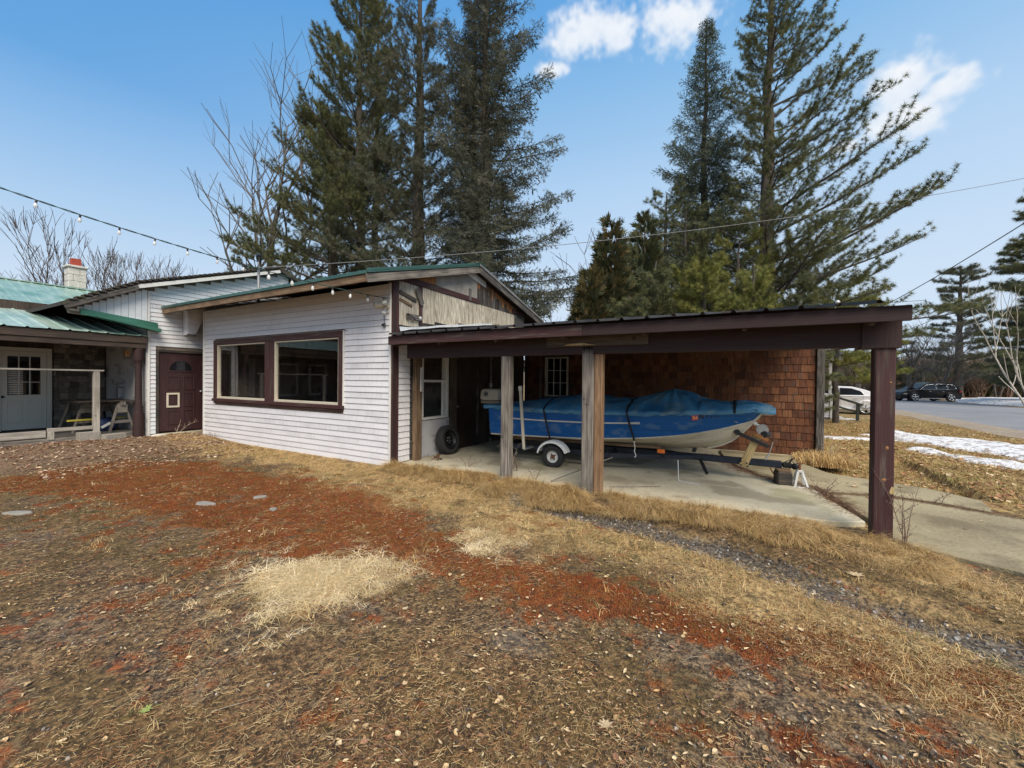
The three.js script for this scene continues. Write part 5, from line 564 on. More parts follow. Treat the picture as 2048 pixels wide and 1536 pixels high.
// ---------------------------------------------------------------- trailer
{ const ZC = -2.25, T = thing('boat_trailer', 'small boat trailer with white fender and blue tongue under the boat', 'trailer', [0, 0, ZC]); const navy = std({ color: col([0.02, 0.035, 0.07]), roughness: 0.5, map: MAT.steel.map });
  part('tongue', box(2.2, 6.16, 0.27, 0.375, -0.045, 0.045, { c: 0.008, grain: 'x' }), navy, T);
  for (const s of [1, -1]) { part('frame_rail', join([box(1.35, 3.6, 0.27, 0.35, s * 0.58 - 0.03, s * 0.58 + 0.03), board([3.58, 0.31, s * 0.58], [4.9, 0.315, s * 0.06], 0.075, 0.05, [0, 1, 0])]), navy, T); part('bunk', board([1.3, 0.45, s * 0.45], [4.4, 0.49, s * 0.36], 0.1, 0.05, [0, 0, 1]), MAT.brown, T); part('bunk_bracket', join([box(1.5, 1.54, 0.35, 0.43, s * 0.45 - 0.02, s * 0.45 + 0.02), box(3.2, 3.24, 0.35, 0.44, s * 0.42 - 0.02, s * 0.42 + 0.02)]), MAT.steel, T);
    const W = part('wheel', xf(tyreGeo(0.205, 0.13, 0.11), { r: [Math.PI / 2, 0, 0] }), MAT.rubber, T); W.position.set(2.63, 0.232, s * 0.84);
    const rim = part('rim', xf(rimGeo(0.122, 0.11, 0.02), { r: [s * Math.PI / 2, 0, 0] }), MAT.white, W); part('hub', join([xf(new THREE.CylinderGeometry(0.034, 0.038, 0.05, 14), { p: [0, 0, s * 0.035], r: [Math.PI / 2, 0, 0] }), ...[0, 1, 2, 3].map((k) => xf(new THREE.CylinderGeometry(0.012, 0.012, 0.03, 6), { p: [Math.cos(k * 1.57 + 0.6) * 0.05, Math.sin(k * 1.57 + 0.6) * 0.05, s * 0.03], r: [Math.PI / 2, 0, 0] }))]), MAT.rust, W);
    // fender: rounded arc band
    { const sp = new Soup(); let pr = null; for (let i = 0; i <= 20; i++) { const a = Math.PI * (0.94 - i / 20 * 0.83), R = 0.285; const c = Math.cos(a) * R * 1.06, h = Math.sin(a) * R; const row = [[-0.1, -0.01], [-0.07, 0.012], [0.06, 0.012], [0.1, -0.004], [0.105, -0.035]].map(([z, d]) => [2.63 + c * (1 + d / R), 0.232 + h * (1 + d / R), s * (0.84 + z)]); if (pr) for (let k = 0; k < 4; k++) sp.quad(pr[k], row[k], row[k + 1], pr[k + 1]); pr = row; } part('fender', sp.geo(), new THREE.MeshStandardMaterial({ color: col([0.74, 0.74, 0.72]), roughness: 0.4, side: THREE.DoubleSide }), T); part('fender_stay', box(2.6, 2.66, 0.27, 0.5, s * 0.74, s * 0.755), navy, T); } }
  part('axle', rod([2.63, 0.232, -0.78], [2.63, 0.232, 0.78], 0.025), MAT.rust, T); part('cross_member', join([box(1.36, 1.44, 0.262, 0.34, -0.54, 0.54), box(3.5, 3.57, 0.262, 0.34, -0.54, 0.54)]), navy, T);
  const gp = part('guide_post', rod([2.09, 0.34, 0.97], [2.0, 1.47, 0.97], 0.03, 0.03, 16), MAT.cream, T); part('cap', rod([2.004, 1.42, 0.97], [1.998, 1.5, 0.97], 0.038, 0.038, 16), MAT.white, gp); part('bracket', board([2.1, 0.33, 0.62], [2.1, 0.33, 0.98], 0.04, 0.03, [1, 0, 0]), MAT.steel, gp);
  part('marker_light', box(4.38, 4.5, 0.42, 0.485, 0.54, 0.57, { c: 0.008 }), std({ color: col([0.75, 0.16, 0.02]), roughness: 0.35 }), T); part('marker_arm', board([4.44, 0.31, 0.24], [4.44, 0.43, 0.55], 0.03, 0.02, [1, 0, 0]), navy, T);
  const ws = part('winch_stand', board([5.63, 0.26, 0.055], [5.84, 0.78, 0.055], 0.115, 0.05, [1, 0, 0]), MAT.yellowboard, T); part('bolt', join([[5.6, 0.33], [5.68, 0.31], [5.6, 0.27], [5.69, 0.26]].map(([x, y]) => rod([x, y, 0.08], [x, y, 0.1], 0.013))), MAT.black, ws);
  part('bow_stop', join([board([5.52, 0.80, 0.09], [5.98, 0.6, 0.09], 0.055, 0.05, [0, 1, 0]), rod([5.54, 0.8, -0.08], [5.54, 0.8, 0.13], 0.045)]), MAT.black, ws); part('winch_plate', board([5.78, 0.79, 0.1], [5.97, 0.7, 0.1], 0.05, 0.03, [0, 1, 0]), MAT.orange, ws); part('winch_drum', xf(new THREE.CylinderGeometry(0.085, 0.085, 0.07, 26, 1), { p: [5.89, 0.86, 0.06], r: [Math.PI / 2, 0, 0] }), MAT.steel, ws); part('winch_body', xf(new THREE.CylinderGeometry(0.05, 0.06, 0.12, 14), { p: [5.93, 0.79, 0.06], r: [Math.PI / 2, 0, 0.3] }), MAT.black, ws); part('crank', join([rod([6.03, 0.68, 0.12], [5.98, 0.48, 0.13], 0.008), rod([5.98, 0.48, 0.13], [5.93, 0.4, 0.15], 0.014)]), MAT.steel, ws);
  part('coupler', join([box(6.161, 6.3, 0.28, 0.36, -0.05, 0.05, { c: 0.02 }), xf(new THREE.SphereGeometry(0.05, 14, 10), { p: [6.33, 0.31, 0] }), rod([6.25, 0.35, 0], [6.3, 0.43, 0], 0.012)]), MAT.blackMetal, T);
  part('safety_chain', limb([[6.0, 0.27, 0.06], [6.06, 0.16, 0.1], [6.14, 0.14, 0.12], [6.2, 0.2, 0.1], [6.26, 0.28, 0.06], [6.2, 0.15, 0.0], [6.12, 0.17, -0.08], [6.1, 0.27, -0.06]], 0.011, 6), MAT.rust, T); part('wiring', limb([[6.2, 0.37, 0.03], [6.26, 0.42, 0.06], [6.33, 0.36, 0.08], [6.36, 0.22, 0.1], [6.32, 0.12, 0.1]], 0.007, 5), MAT.black, T);
  part('prop_leg', board([5.0, 0.3, 0.1], [5.12, 0.1, 0.28], 0.05, 0.03, [1, 0, 0]), MAT.blackMetal, T); part('roller', rod([4.9, 0.44, -0.09], [4.9, 0.44, 0.09], 0.035), MAT.black, T);
}
{ const t = thing('wood_block', 'dark brown timber block propping the trailer tongue', 'block', [6.17, 0.032, -2.16], 0.25); part('timber', box(-0.1, 0.1, 0, 0.205, -0.1, 0.1, { c: 0.015, grain: 'x' }), MAT.charred, t); part('shim', box(-0.09, 0.09, 0.207, 0.236, -0.08, 0.08, { grain: 'x' }), MAT.brown, t); }
{ const t = thing('jack_stand', 'pale metal jack stand beside the timber block', 'jack stand', [6.38, 0.032, -2.14], 0.2); for (const s of [-1, 1]) { part('leg', board([s * 0.085, 0, 0.085], [s * 0.025, 0.24, 0.02], 0.035, 0.012, [1, 0, 0]), MAT.steel, t); part('leg', board([s * 0.085, 0, -0.085], [s * 0.025, 0.24, -0.02], 0.035, 0.012, [1, 0, 0]), MAT.flash, t); } part('foot_plate', join([box(-0.11, 0.11, 0, 0.012, 0.07, 0.1), box(-0.11, 0.11, 0, 0.012, -0.1, -0.07)]), MAT.flash, t); part('column', rod([0, 0.2, 0], [0, 0.34, 0], 0.018), MAT.rust, t); part('saddle', box(-0.04, 0.04, 0.34, 0.36, -0.02, 0.02), MAT.rust, t); part('collar', box(-0.035, 0.035, 0.215, 0.25, -0.035, 0.035), MAT.flash, t); }
{ const stick = (label, pts, r, m) => { const t = thing('white_stick', label, 'stick', pts[0], 0, 'pale rods on the slab'); part('rod', limb(pts.map((p) => p.map((q, i) => q - pts[0][i])), r, 6, 1, true), m, t); };
  stick('bent pale rod lying on the slab under the bow', [[4.72, 0.36, -1.55], [4.74, 0.045, -1.5], [5.05, 0.04, -1.4]], 0.008, MAT.flash); stick('straight pale rod lying on the slab beside the middle post', [[3.9, 0.045, -0.55], [4.55, 0.045, -0.95]], 0.009, MAT.grey); stick('long pale pole lying from the grass under the trailer', [[3.05, 0.06, -0.35], [3.75, 0.35, -1.25]], 0.011, MAT.grey); }

// ---------------------------------------------------------------- vehicles across the lawn
function car({ name, label, at, turn, paint, prof, roofProf, glassQ, wheelX, wheelR, halfW, chrome, suv }) {
  const t = thing(name, label, 'car', at, turn);
  // body: side profile extruded across, tucked in towards the sill and shoulders
  const sh = new THREE.Shape(); prof.forEach(([x, y], i) => i ? sh.lineTo(x, y) : sh.moveTo(x, y)); const low = prof[prof.length - 1][1];
  for (const wx of [...wheelX].sort((a, b) => a - b)) { sh.lineTo(wx - wheelR - 0.06, low); sh.absarc(wx, wheelR, wheelR + 0.055, Math.PI - 0.12, 0.12, true); sh.lineTo(wx + wheelR + 0.06, low); } sh.lineTo(prof[0][0], prof[0][1]);
  const g = new THREE.ExtrudeGeometry(sh, { depth: halfW * 2 - 0.12, bevelEnabled: true, bevelSize: 0.05, bevelThickness: 0.06, bevelSegments: 3, curveSegments: 14 }); g.translate(0, 0, -(halfW - 0.06)); const p = g.attributes.position; for (let i = 0; i < p.count; i++) { const y = p.getY(i), x = p.getX(i), L = 2.35; const k = 1 - 0.07 * sst(0.5, 0.2, y) - 0.05 * sst(0.7, 1.0, y) - 0.16 * sst(L - 0.7, L + 0.15, Math.abs(x)); p.setZ(i, p.getZ(i) * k); } g.computeVertexNormals(); part('body', g, paint, t);
  // cabin
  const cs = new THREE.Shape(roofProf.map((q) => new THREE.Vector2(...q))); const cg = new THREE.ExtrudeGeometry(cs, { depth: halfW * 2 - 0.34, bevelEnabled: true, bevelSize: 0.03, bevelThickness: 0.08, bevelSegments: 3 }); cg.translate(0, 0, -(halfW - 0.17)); const q = cg.attributes.position; const yb = Math.min(...roofProf.map((a) => a[1])), yt = Math.max(...roofProf.map((a) => a[1])); const taper = (y) => 1 - 0.17 * clamp((y - yb) / (yt - yb)); for (let i = 0; i < q.count; i++) q.setZ(i, q.getZ(i) * taper(q.getY(i))); cg.computeVertexNormals(); const cab = part('cabin', cg, paint, t);
  const gm = std({ color: col([0.012, 0.014, 0.017]), roughness: 0.06 });
  for (const s of [1, -1]) for (const poly of glassQ) { const sp = new Soup(); const P = poly.map(([x, y]) => [x, y, s * ((halfW - 0.09) * taper(y) + 0.018)]); for (let i = 1; i < P.length - 1; i++) sp.tri(P[0], P[i], P[i + 1]); part('side_window', sp.geo(), gm, cab); const pts = [...P, P[0]]; part('window_trim', limb(pts, 0.012, 5), chrome, cab); }
  for (const wx of wheelX) for (const s of [1, -1]) { const W = part('wheel', xf(tyreGeo(wheelR, 0.22, wheelR * 0.68), { r: [Math.PI / 2, 0, 0] }), MAT.rubber, t); W.position.set(wx, wheelR, s * (halfW - 0.13)); const rm = []; for (let k = 0; k < 5; k++) { const a = k * 1.2566 + 0.3; for (const d of [-0.11, 0.11]) rm.push(board([Math.cos(a) * 0.05, Math.sin(a) * 0.05, s * 0.1], [Math.cos(a + d) * wheelR * 0.68, Math.sin(a + d) * wheelR * 0.68, s * 0.085], 0.045, 0.03, [-Math.sin(a), Math.cos(a), 0])); } rm.push(xf(new THREE.TorusGeometry(wheelR * 0.68, 0.016, 8, 30), { p: [0, 0, s * 0.09] })); rm.push(rod([0, 0, s * 0.07], [0, 0, s * 0.115], 0.06, 0.05, 12)); part('rim', join(rm), chrome, W); part('brake_disc', xf(new THREE.CylinderGeometry(wheelR * 0.6, wheelR * 0.6, 0.02, 20), { p: [0, 0, s * 0.05], r: [Math.PI / 2, 0, 0] }), MAT.blackMetal, W); }
  part('sill_trim', join([1, -1].map((s) => box(Math.min(...wheelX) + wheelR + 0.12, Math.max(...wheelX) - wheelR - 0.12, 0.27, 0.315, s > 0 ? halfW * 0.94 : -halfW * 0.94 - 0.02, s > 0 ? halfW * 0.94 + 0.02 : -halfW * 0.94))), suv ? chrome : paint, t);
  for (const x of suv ? [-0.35, 0.75] : [-0.2, 0.9]) for (const s of [1, -1]) part('door_handle', box(x, x + 0.17, suv ? 0.93 : 0.82, suv ? 0.965 : 0.85, s > 0 ? halfW - 0.03 : -halfW - 0.005, s > 0 ? halfW + 0.005 : -halfW + 0.03), chrome, t);
  for (const x of [-0.95, 0.35, 1.28]) for (const s of [1, -1]) part('door_seam', box(x, x + 0.008, 0.36, 0.98, s > 0 ? halfW - 0.012 : -halfW - 0.003, s > 0 ? halfW + 0.003 : -halfW + 0.012), MAT.black, t);
  for (const s of [1, -1]) { part('headlight', box(prof[0][0] - 0.02 + 0.08, prof[0][0] + 0.42, 0.62, 0.74, s > 0 ? halfW * 0.66 : -halfW * 0.9, s > 0 ? halfW * 0.9 : -halfW * 0.66, { c: 0.04 }), MAT.glassFrost, t); part('tail_light', box(prof[prof.length - 2][0] - 0.28, prof[prof.length - 2][0] - 0.03, suv ? 0.85 : 0.72, suv ? 1.0 : 0.86, s > 0 ? halfW * 0.7 : -halfW * 0.92, s > 0 ? halfW * 0.92 : -halfW * 0.7, { c: 0.04 }), std({ color: col([0.35, 0.02, 0.015]), roughness: 0.3 }), t); part('mirror', box(-0.98, -0.84, 0.98, 1.1, s > 0 ? halfW - 0.02 : -halfW - 0.18, s > 0 ? halfW + 0.18 : -halfW + 0.02, { c: 0.03 }), paint, t); }
  return t; }
const chromeM = std({ color: col([0.62, 0.62, 0.62]), roughness: 0.22, metalness: 0.85 });
car({ name: 'black_suv', label: 'black sport utility car crossing the road in front of the trees', at: [20.9, 0.06, -46.95], turn: Math.atan2(1.24, 2.85), paint: new THREE.MeshPhysicalMaterial({ color: col([0.004, 0.004, 0.005]), roughness: 0.35, specularIntensity: 0.6, clearcoat: 0.25, clearcoatRoughness: 0.08 }), halfW: 0.97, wheelR: 0.4, wheelX: [-1.5, 1.55], suv: true, chrome: chromeM,
  prof: [[-2.5, 0.3], [-2.52, 0.62], [-2.42, 0.82], [-2.0, 0.98], [-1.2, 1.08], [2.3, 1.08], [2.5, 0.98], [2.52, 0.5], [2.45, 0.3]], roofProf: [[-1.45, 1.04], [-0.55, 1.62], [-0.1, 1.74], [1.5, 1.74], [2.0, 1.64], [2.36, 1.04]], glassQ: [[[-1.0, 1.14], [-0.42, 1.56], [0.3, 1.62], [0.3, 1.12]], [[0.38, 1.12], [0.38, 1.62], [1.2, 1.61], [1.28, 1.13]], [[1.36, 1.14], [1.3, 1.6], [1.85, 1.52], [2.0, 1.2]]] });
car({ name: 'white_sedan', label: 'white sedan parked beyond the shingled wall, its rear wheel showing', at: [10.18, 0.0, -23.1], turn: -0.2, paint: new THREE.MeshPhysicalMaterial({ color: col([0.74, 0.74, 0.75]), roughness: 0.3, clearcoat: 1, clearcoatRoughness: 0.1 }), halfW: 0.92, wheelR: 0.34, wheelX: [-1.4, 1.4], suv: false, chrome: chromeM,
  prof: [[-2.4, 0.26], [-2.44, 0.55], [-2.3, 0.72], [-1.2, 0.94], [1.6, 0.98], [2.25, 1.0], [2.4, 0.86], [2.42, 0.45], [2.36, 0.26]], roofProf: [[-1.35, 0.9], [-0.45, 1.36], [0.1, 1.46], [0.8, 1.44], [1.35, 1.28], [2.05, 0.98], [2.0, 0.9]], glassQ: [[[-1.0, 0.99], [-0.35, 1.34], [0.25, 1.39], [0.25, 0.99]], [[0.32, 0.99], [0.32, 1.39], [0.8, 1.37], [1.2, 1.22], [1.32, 1.02]]] });
// neighbour's small porch with siding and stair rail, behind the shingled wall
{ const t = thing('neighbour_porch', 'small white-sided porch with slim posts beyond the shingled wall', 'porch', [8.75, 0, -17.1]); const w = part('porch_wall', box(-1.6, 0.42, 0.12, 1.15, -1.6, -0.02), MAT.white, t); lapSiding(w, 'x', -0.018, -1.6, 0.42, 0.12, 1.15, 0.1, [], [MAT.siding, MAT.siding2]); part('corner_trim', box(0.36, 0.44, 0.1, 1.17, -0.02, 0.03, { grain: 'y' }), MAT.white, t); for (const x of [0.36, -0.35, -1.2]) part('porch_post', box(x - 0.05, x + 0.05, 1.16, 2.65, -0.1, 0.0, { grain: 'y' }), MAT.white, t); part('porch_beam', box(-1.7, 0.7, 2.66, 2.84, -1.7, 0.12), MAT.white, t); part('porch_roof', board([-0.5, 2.86, 0.3], [-0.5, 3.2, -1.9], 2.7, 0.05, [1, 0, 0]), MAT.darkRoof, t); part('base', box(-1.6, 0.4, -0.05, 0.118, -1.6, -0.06), MAT.blockGrey, t);
  const s = thing('stair_rail', 'grey-green wooden stair railing beside the small white porch', 'railing', [9.35, 0, -17.4]); const sg = std({ color: col([0.12, 0.18, 0.16]), roughness: 0.7, map: MAT.grey.map }); part('post', box(0, 0.1, 0, 0.95, -0.05, 0.05, { grain: 'y' }), sg, s); part('post', box(0.72, 0.82, -0.05, 0.74, -0.05, 0.05, { grain: 'y' }), sg, s); part('hand_rail', board([-0.15, 1.08, 0], [0.95, 0.68, 0], 0.09, 0.14, [0, 1, 0]), sg, s); part('mid_rail', board([-0.15, 0.68, 0], [0.78, 0.36, 0], 0.08, 0.04, [0, 1, 0]), sg, s); part('step', box(-0.2, 0.35, 0.0, 0.1, -0.9, -0.1), MAT.white, s); part('step', box(0.36, 0.8, -0.06, 0.03, -0.9, -0.1), MAT.white, s); }
// far house behind the trees over the road
{ const t = thing('far_house', 'pale house with grey gabled roof half hidden behind far trees', 'house', [32.5, 0, -79], 0.35); const w = part('wall', box(-4.5, 4.5, 0, 2.7, -3.5, 3.5), std({ color: col([0.5, 0.46, 0.42]), roughness: 0.8 }), t); part('roof', prism([[-5, 2.6], [0, 4.9], [5, 2.6], [5, 2.75], [0, 5.1], [-5, 2.75]], 'z', -3.9, 3.9), std({ color: col([0.36, 0.33, 0.31]), roughness: 0.9 }), t); part('gable', prism([[-4.5, 2.7], [4.5, 2.7], [0, 4.8]], 'z', -3.48, 3.48), w.material, t); for (const x of [-3, -1, 2.6]) { const n = part('window', box(x - 0.45, x + 0.45, 0.9, 2.1, 3.5, 3.54), MAT.white, t); part('pane', box(x - 0.38, x + 0.38, 0.97, 2.03, 3.541, 3.55), MAT.black, n); } part('door', box(0.4, 1.3, 0, 2.05, 3.5, 3.54), MAT.brick, t); }

// ---------------------------------------------------------------- trees
const barkTex = (a, b, seed) => tex(256, 512, (u, v) => { const f = pf(u, v + seed * 0.1, 14, 6, 4), g = pf(u, v, 40, 20, 3); return mix3(a, b, clamp(f * 1.3 - 0.2 + (g - 0.5) * 0.6)); }, { rep: [2, 0.6] });
const barkPine = std({ map: barkTex([0.035, 0.028, 0.023], [0.15, 0.125, 0.1], 1), roughness: 0.95, bumpMap: bumpFib, bumpScale: 0.02 }), barkGrey = std({ map: barkTex([0.06, 0.052, 0.045], [0.19, 0.17, 0.15], 2), roughness: 0.95 }), barkRed = std({ map: barkTex([0.045, 0.034, 0.03], [0.13, 0.1, 0.088], 3), roughness: 0.95 });
const barkBirch = std({ map: tex(256, 512, (u, v) => { const d = sst(0.62, 0.7, pf(u, v, 3, 24, 4)); return mix3([0.5, 0.45, 0.37], [0.08, 0.07, 0.06], d * 0.85); }, { rep: [1, 0.6] }), roughness: 0.8 });
const leafMat = new THREE.MeshPhysicalMaterial({ color: 0xffffff, roughness: 0.9, side: THREE.DoubleSide, transmission: 0.3, thickness: 0, specularIntensity: 0.4 });
// foliage sprays, about one metre of growth along +y when scaled 1
function needleTri(s, b, d, l, w, side) { const e = [b[0] + d[0] * l, b[1] + d[1] * l, b[2] + d[2] * l]; const q = [side[0] * w, side[1] * w, side[2] * w]; s.tri([b[0] - q[0], b[1] - q[1], b[2] - q[2]], [b[0] + q[0], b[1] + q[1], b[2] + q[2]], e); }
const unit = (r) => { const z = r() * 2 - 1, a = r() * 6.283, k = Math.sqrt(1 - z * z); return [k * Math.cos(a), z, k * Math.sin(a)]; };
const nrm = (v) => { const l = Math.hypot(...v) || 1; return v.map((q) => q / l); };
function pineTuft(seed, n = 34) { const r = rng(seed), s = new Soup(); for (let i = 0; i < n; i++) { const t = Math.pow(r(), 0.7); const u = unit(r); const d = nrm([u[0], u[1] * 0.7 + 0.45, u[2]]); const c = nrm([d[1] + 0.1, -d[0], d[2] * 0.3]); needleTri(s, [0, t * 0.5, 0], d, 0.5 + r() * 0.4, 0.028, c); } return s.geo(); }
function spruceSpray(seed, n = 64) { const r = rng(seed), s = new Soup(); const tw = [[[0, 0, 0], [0, 1, 0]], [[0, 0.2, 0], [0.42, 0.62, 0.03]], [[0, 0.3, 0], [-0.4, 0.75, 0.02]], [[0, 0.55, 0], [0.26, 0.88, -0.02]]]; for (let i = 0; i < n; i++) { const [a, b] = tw[i % 4]; const t = r(); const p = a.map((q, k) => mix(q, b[k], t)); const u = unit(r); const ax = nrm(b.map((q, k) => q - a[k])); const d = nrm([u[0] + ax[0] * 0.9, u[1] * 0.6 + ax[1] * 0.9, u[2] + ax[2] * 0.9]); needleTri(s, p, d, 0.13 + r() * 0.1, 0.021, nrm([d[1], -d[0], 0.2])); } return s.geo(); }
function cedarSpray(seed, n = 40) { const r = rng(seed), s = new Soup(); for (let i = 0; i < n; i++) { const t = r(), a = (r() - 0.5) * 1.7; const d = nrm([Math.sin(a), Math.cos(a), (r() - 0.5) * 0.4]); needleTri(s, [Math.sin(a) * t * 0.35, t * 0.7, (r() - 0.5) * 0.1], d, 0.22 + r() * 0.16, 0.05, nrm([d[1], -d[0], 0.15])); } return s.geo(); }
const TUFTS = [pineTuft(1), pineTuft(2), pineTuft(3)], SPR = [spruceSpray(4), spruceSpray(5)], CED = [cedarSpray(6), cedarSpray(7)];
const UP = new THREE.Vector3(0, 1, 0);
function mat4(p, d, s, roll) { const q = new THREE.Quaternion().setFromUnitVectors(UP, new THREE.Vector3(...d).normalize()); q.multiply(new THREE.Quaternion().setFromAxisAngle(UP, roll)); return new THREE.Matrix4().compose(new THREE.Vector3(...p), q, new THREE.Vector3(s, s, s)); }
function crownOf(t, lists, geos, cols, r, mat = leafMat) { lists.forEach((l, i) => { if (!l.length) return; inst('crown', geos[i], mat, l, t, () => { const c = cols[Math.floor(r() * cols.length)], k = 0.75 + r() * 0.5; return [c[0] * k, c[1] * k, c[2] * k]; }); }); }
// curved shoot from base b in direction az, elevation e0 -> e1
function shoot(b, az, e0, e1, L, n, r, wob = 0.08) { const pts = [b]; let p = b; for (let i = 1; i <= n; i++) { const e = mix(e0, e1, i / n) + (r() - 0.5) * wob * 2; az += (r() - 0.5) * wob * 2; const st = L / n; p = [p[0] + Math.cos(az) * Math.cos(e) * st, p[1] + Math.sin(e) * st, p[2] + Math.sin(az) * Math.cos(e) * st]; pts.push(p); } return pts; }
// white pine: open whorls of rising limbs carrying tufts
function pine(o) { const { name = 'pine_tree', label, at, H, r0, y0, reach, seed, cols, dens = 1, tuft = 0.21, lean = 0, asc = 0.55, side = null, bare = 0, group = 'pines behind the buildings', topR = 0.15, wh = 0.62 } = o; const r = rng(seed), t = thing(name, label, 'tree', at, 0, group); const G = [], lists = [[], [], []];
  const tr = []; const n = 14; for (let i = 0; i <= n; i++) { const f = i / n; tr.push([lean * H * f * f + (r() - 0.5) * 0.12, H * f, (r() - 0.5) * 0.12]); } const trR = (y) => r0 * Math.pow(1 - y / H, 0.75) + 0.02; G.push(limb(tr, tr.map((p) => trR(p[1])), 9, 2));
  const trunkAt = (y) => { const f = clamp(y / H) * n, i = Math.min(n - 1, Math.floor(f)), u = f - i; return tr[i].map((q, k) => mix(q, tr[i + 1][k], u)); };
  const puff = (p, d, s) => lists[Math.floor(r() * 3)].push(mat4(p, d, s, r() * 6.28));
  for (let y = y0; y < H - 0.2; y += wh * (0.7 + r() * 0.6)) { const f = (y - y0) / (H - y0); const nl = 2 + Math.floor(r() * 3.4); const ph = r() * 6.28;
    for (let k = 0; k < nl; k++) { const az = ph + k / nl * 6.283 + (r() - 0.5) * 0.7; let L = reach(f) * (0.66 + r() * 0.4); if (side) L *= 1 + side[1] * Math.cos(az - side[0]); if (L < 0.25) continue; const base = trunkAt(y + (r() - 0.5) * 0.2); const e0 = asc * (0.35 + f * 1.1) + (r() - 0.5) * 0.25, e1 = e0 + 0.12 + (r() - 0.5) * 0.3; const pts = shoot(base, az, e0, e1, L, 6, r, 0.09); const R = clamp(trR(y) * 0.3, 0.01, 0.0155 * L); G.push(limb(pts, pts.map((_, i) => R * (1 - i / 6.6)), 5, 1));
      const leafy = r() > bare; const nb = Math.round((5 + L * 5.2) * dens);
      for (let b = 0; b < nb; b++) { const q = 0.16 + 0.84 * Math.pow(b / nb, 0.85); const fi = q * 6, i = Math.min(5, Math.floor(fi)), u = fi - i; const p = pts[i].map((v, c) => mix(v, pts[i + 1][c], u)); const s = (b % 2 ? 1 : -1); const bl = (0.32 + L * 0.27 * (1.2 - q)) * (0.5 + r() * 0.9); const sp = shoot(p, az + s * (0.55 + r() * 0.5), e1 * 0.6 + (r() - 0.3) * 0.5, e1 + 0.3, bl, 3, r, 0.12); G.push(limb(sp, [0.009, 0.007, 0.005, 0.003], 3, 1)); if (!leafy && r() < 0.8) continue;
        const np = Math.max(2, Math.round(bl * 8.5 * dens)); for (let m = 0; m < np; m++) { const g = 0.25 + 0.75 * (m + r()) / np, gi = Math.min(2, Math.floor(g * 3)), gu = g * 3 - gi; const pp = sp[gi].map((v, c) => mix(v, sp[gi + 1][c], clamp(gu))); const dd = nrm([Math.cos(az + s * 0.6 + (r() - 0.5)), 0.5 + r() * 0.6, Math.sin(az + s * 0.6 + (r() - 0.5))]); puff([pp[0] + (r() - 0.5) * 0.08, pp[1] + (r() - 0.5) * 0.06, pp[2] + (r() - 0.5) * 0.08], dd, tuft * (0.7 + r() * 0.6)); } }
      if (leafy) puff(pts[6], nrm([Math.cos(az), 0.7, Math.sin(az)]), tuft * 1.2); } }
  part('trunk', join(G), o.bark || barkPine, t); crownOf(t, lists, TUFTS, cols, r); return t; }
// spruce or fir: dense tiers, drooping then lifting at the tips
function spruce(o) { const { name = 'spruce_tree', label, at, H, r0, y0, rad, seed, cols, droop = 0.25, dens = 1, size = 0.5, step = 0.42, hang = 0.6, ragged = 0.6, nlim = 5, group = 'spruces and firs behind the buildings', geos = SPR } = o; const r = rng(seed), t = thing(name, label, 'tree', at, 0, group); const G = [], lists = [[], []];
  const tr = []; for (let i = 0; i <= 10; i++) tr.push([(r() - 0.5) * 0.1, H * i / 10, (r() - 0.5) * 0.1]); G.push(limb(tr, tr.map((p) => r0 * (1 - p[1] / H) + 0.02), 9, 2));
  for (let y = y0; y < H - 0.3; y += step * (0.7 + r() * 0.6)) { const f = y / H; const nl = Math.round(nlim + 3 * r()); const ph = r() * 6.28; for (let k = 0; k < nl; k++) { const az = ph + k / nl * 6.283 + (r() - 0.5) * 0.6; const L = rad(y) * (ragged + r() * (1.12 - ragged)); if (L < 0.15) continue; const e0 = mix(-droop, 0.75, Math.pow(f, 1.5)) + (r() - 0.5) * 0.2; const pts = shoot([0, y, 0], az, e0, e0 + 0.35, L, 6, r, 0.06); const R = Math.min(0.05, 0.012 + L * 0.009); G.push(limb(pts, pts.map((_, i) => R * (1 - i / 6.5)), 4, 1));
      const ns = Math.round((4 + L * 7.5) * dens); for (let m = 0; m < ns; m++) { const q = 0.14 + 0.86 * (m + r() * 0.9) / ns, fi = q * 6, i = Math.min(5, Math.floor(fi)), u = clamp(fi - i); const p = pts[i].map((v, c) => mix(v, pts[i + 1][c], u)); const s = m % 2 ? 1 : -1; const sa = az + s * (0.35 + r() * 0.75); const dd = nrm([Math.cos(sa), -hang * r() + 0.12 + (f > 0.75 ? 0.5 : 0), Math.sin(sa)]); lists[Math.floor(r() * 2)].push(mat4(p, dd, size * (0.55 + r() * 0.65) * (1.15 - 0.35 * q) * clamp(0.55 + L * 0.25, 0.5, 1.1), r() * 6.28)); } } }
  for (let m = 0; m < 14; m++) lists[m % 2].push(mat4([0, H - 0.05 - m * 0.09, 0], nrm([(r() - 0.5) * 0.9, 0.9, (r() - 0.5) * 0.9]), size * 0.4, r() * 6));
  part('trunk', join(G), o.bark || barkPine, t); crownOf(t, lists, geos, cols, r); return t; }
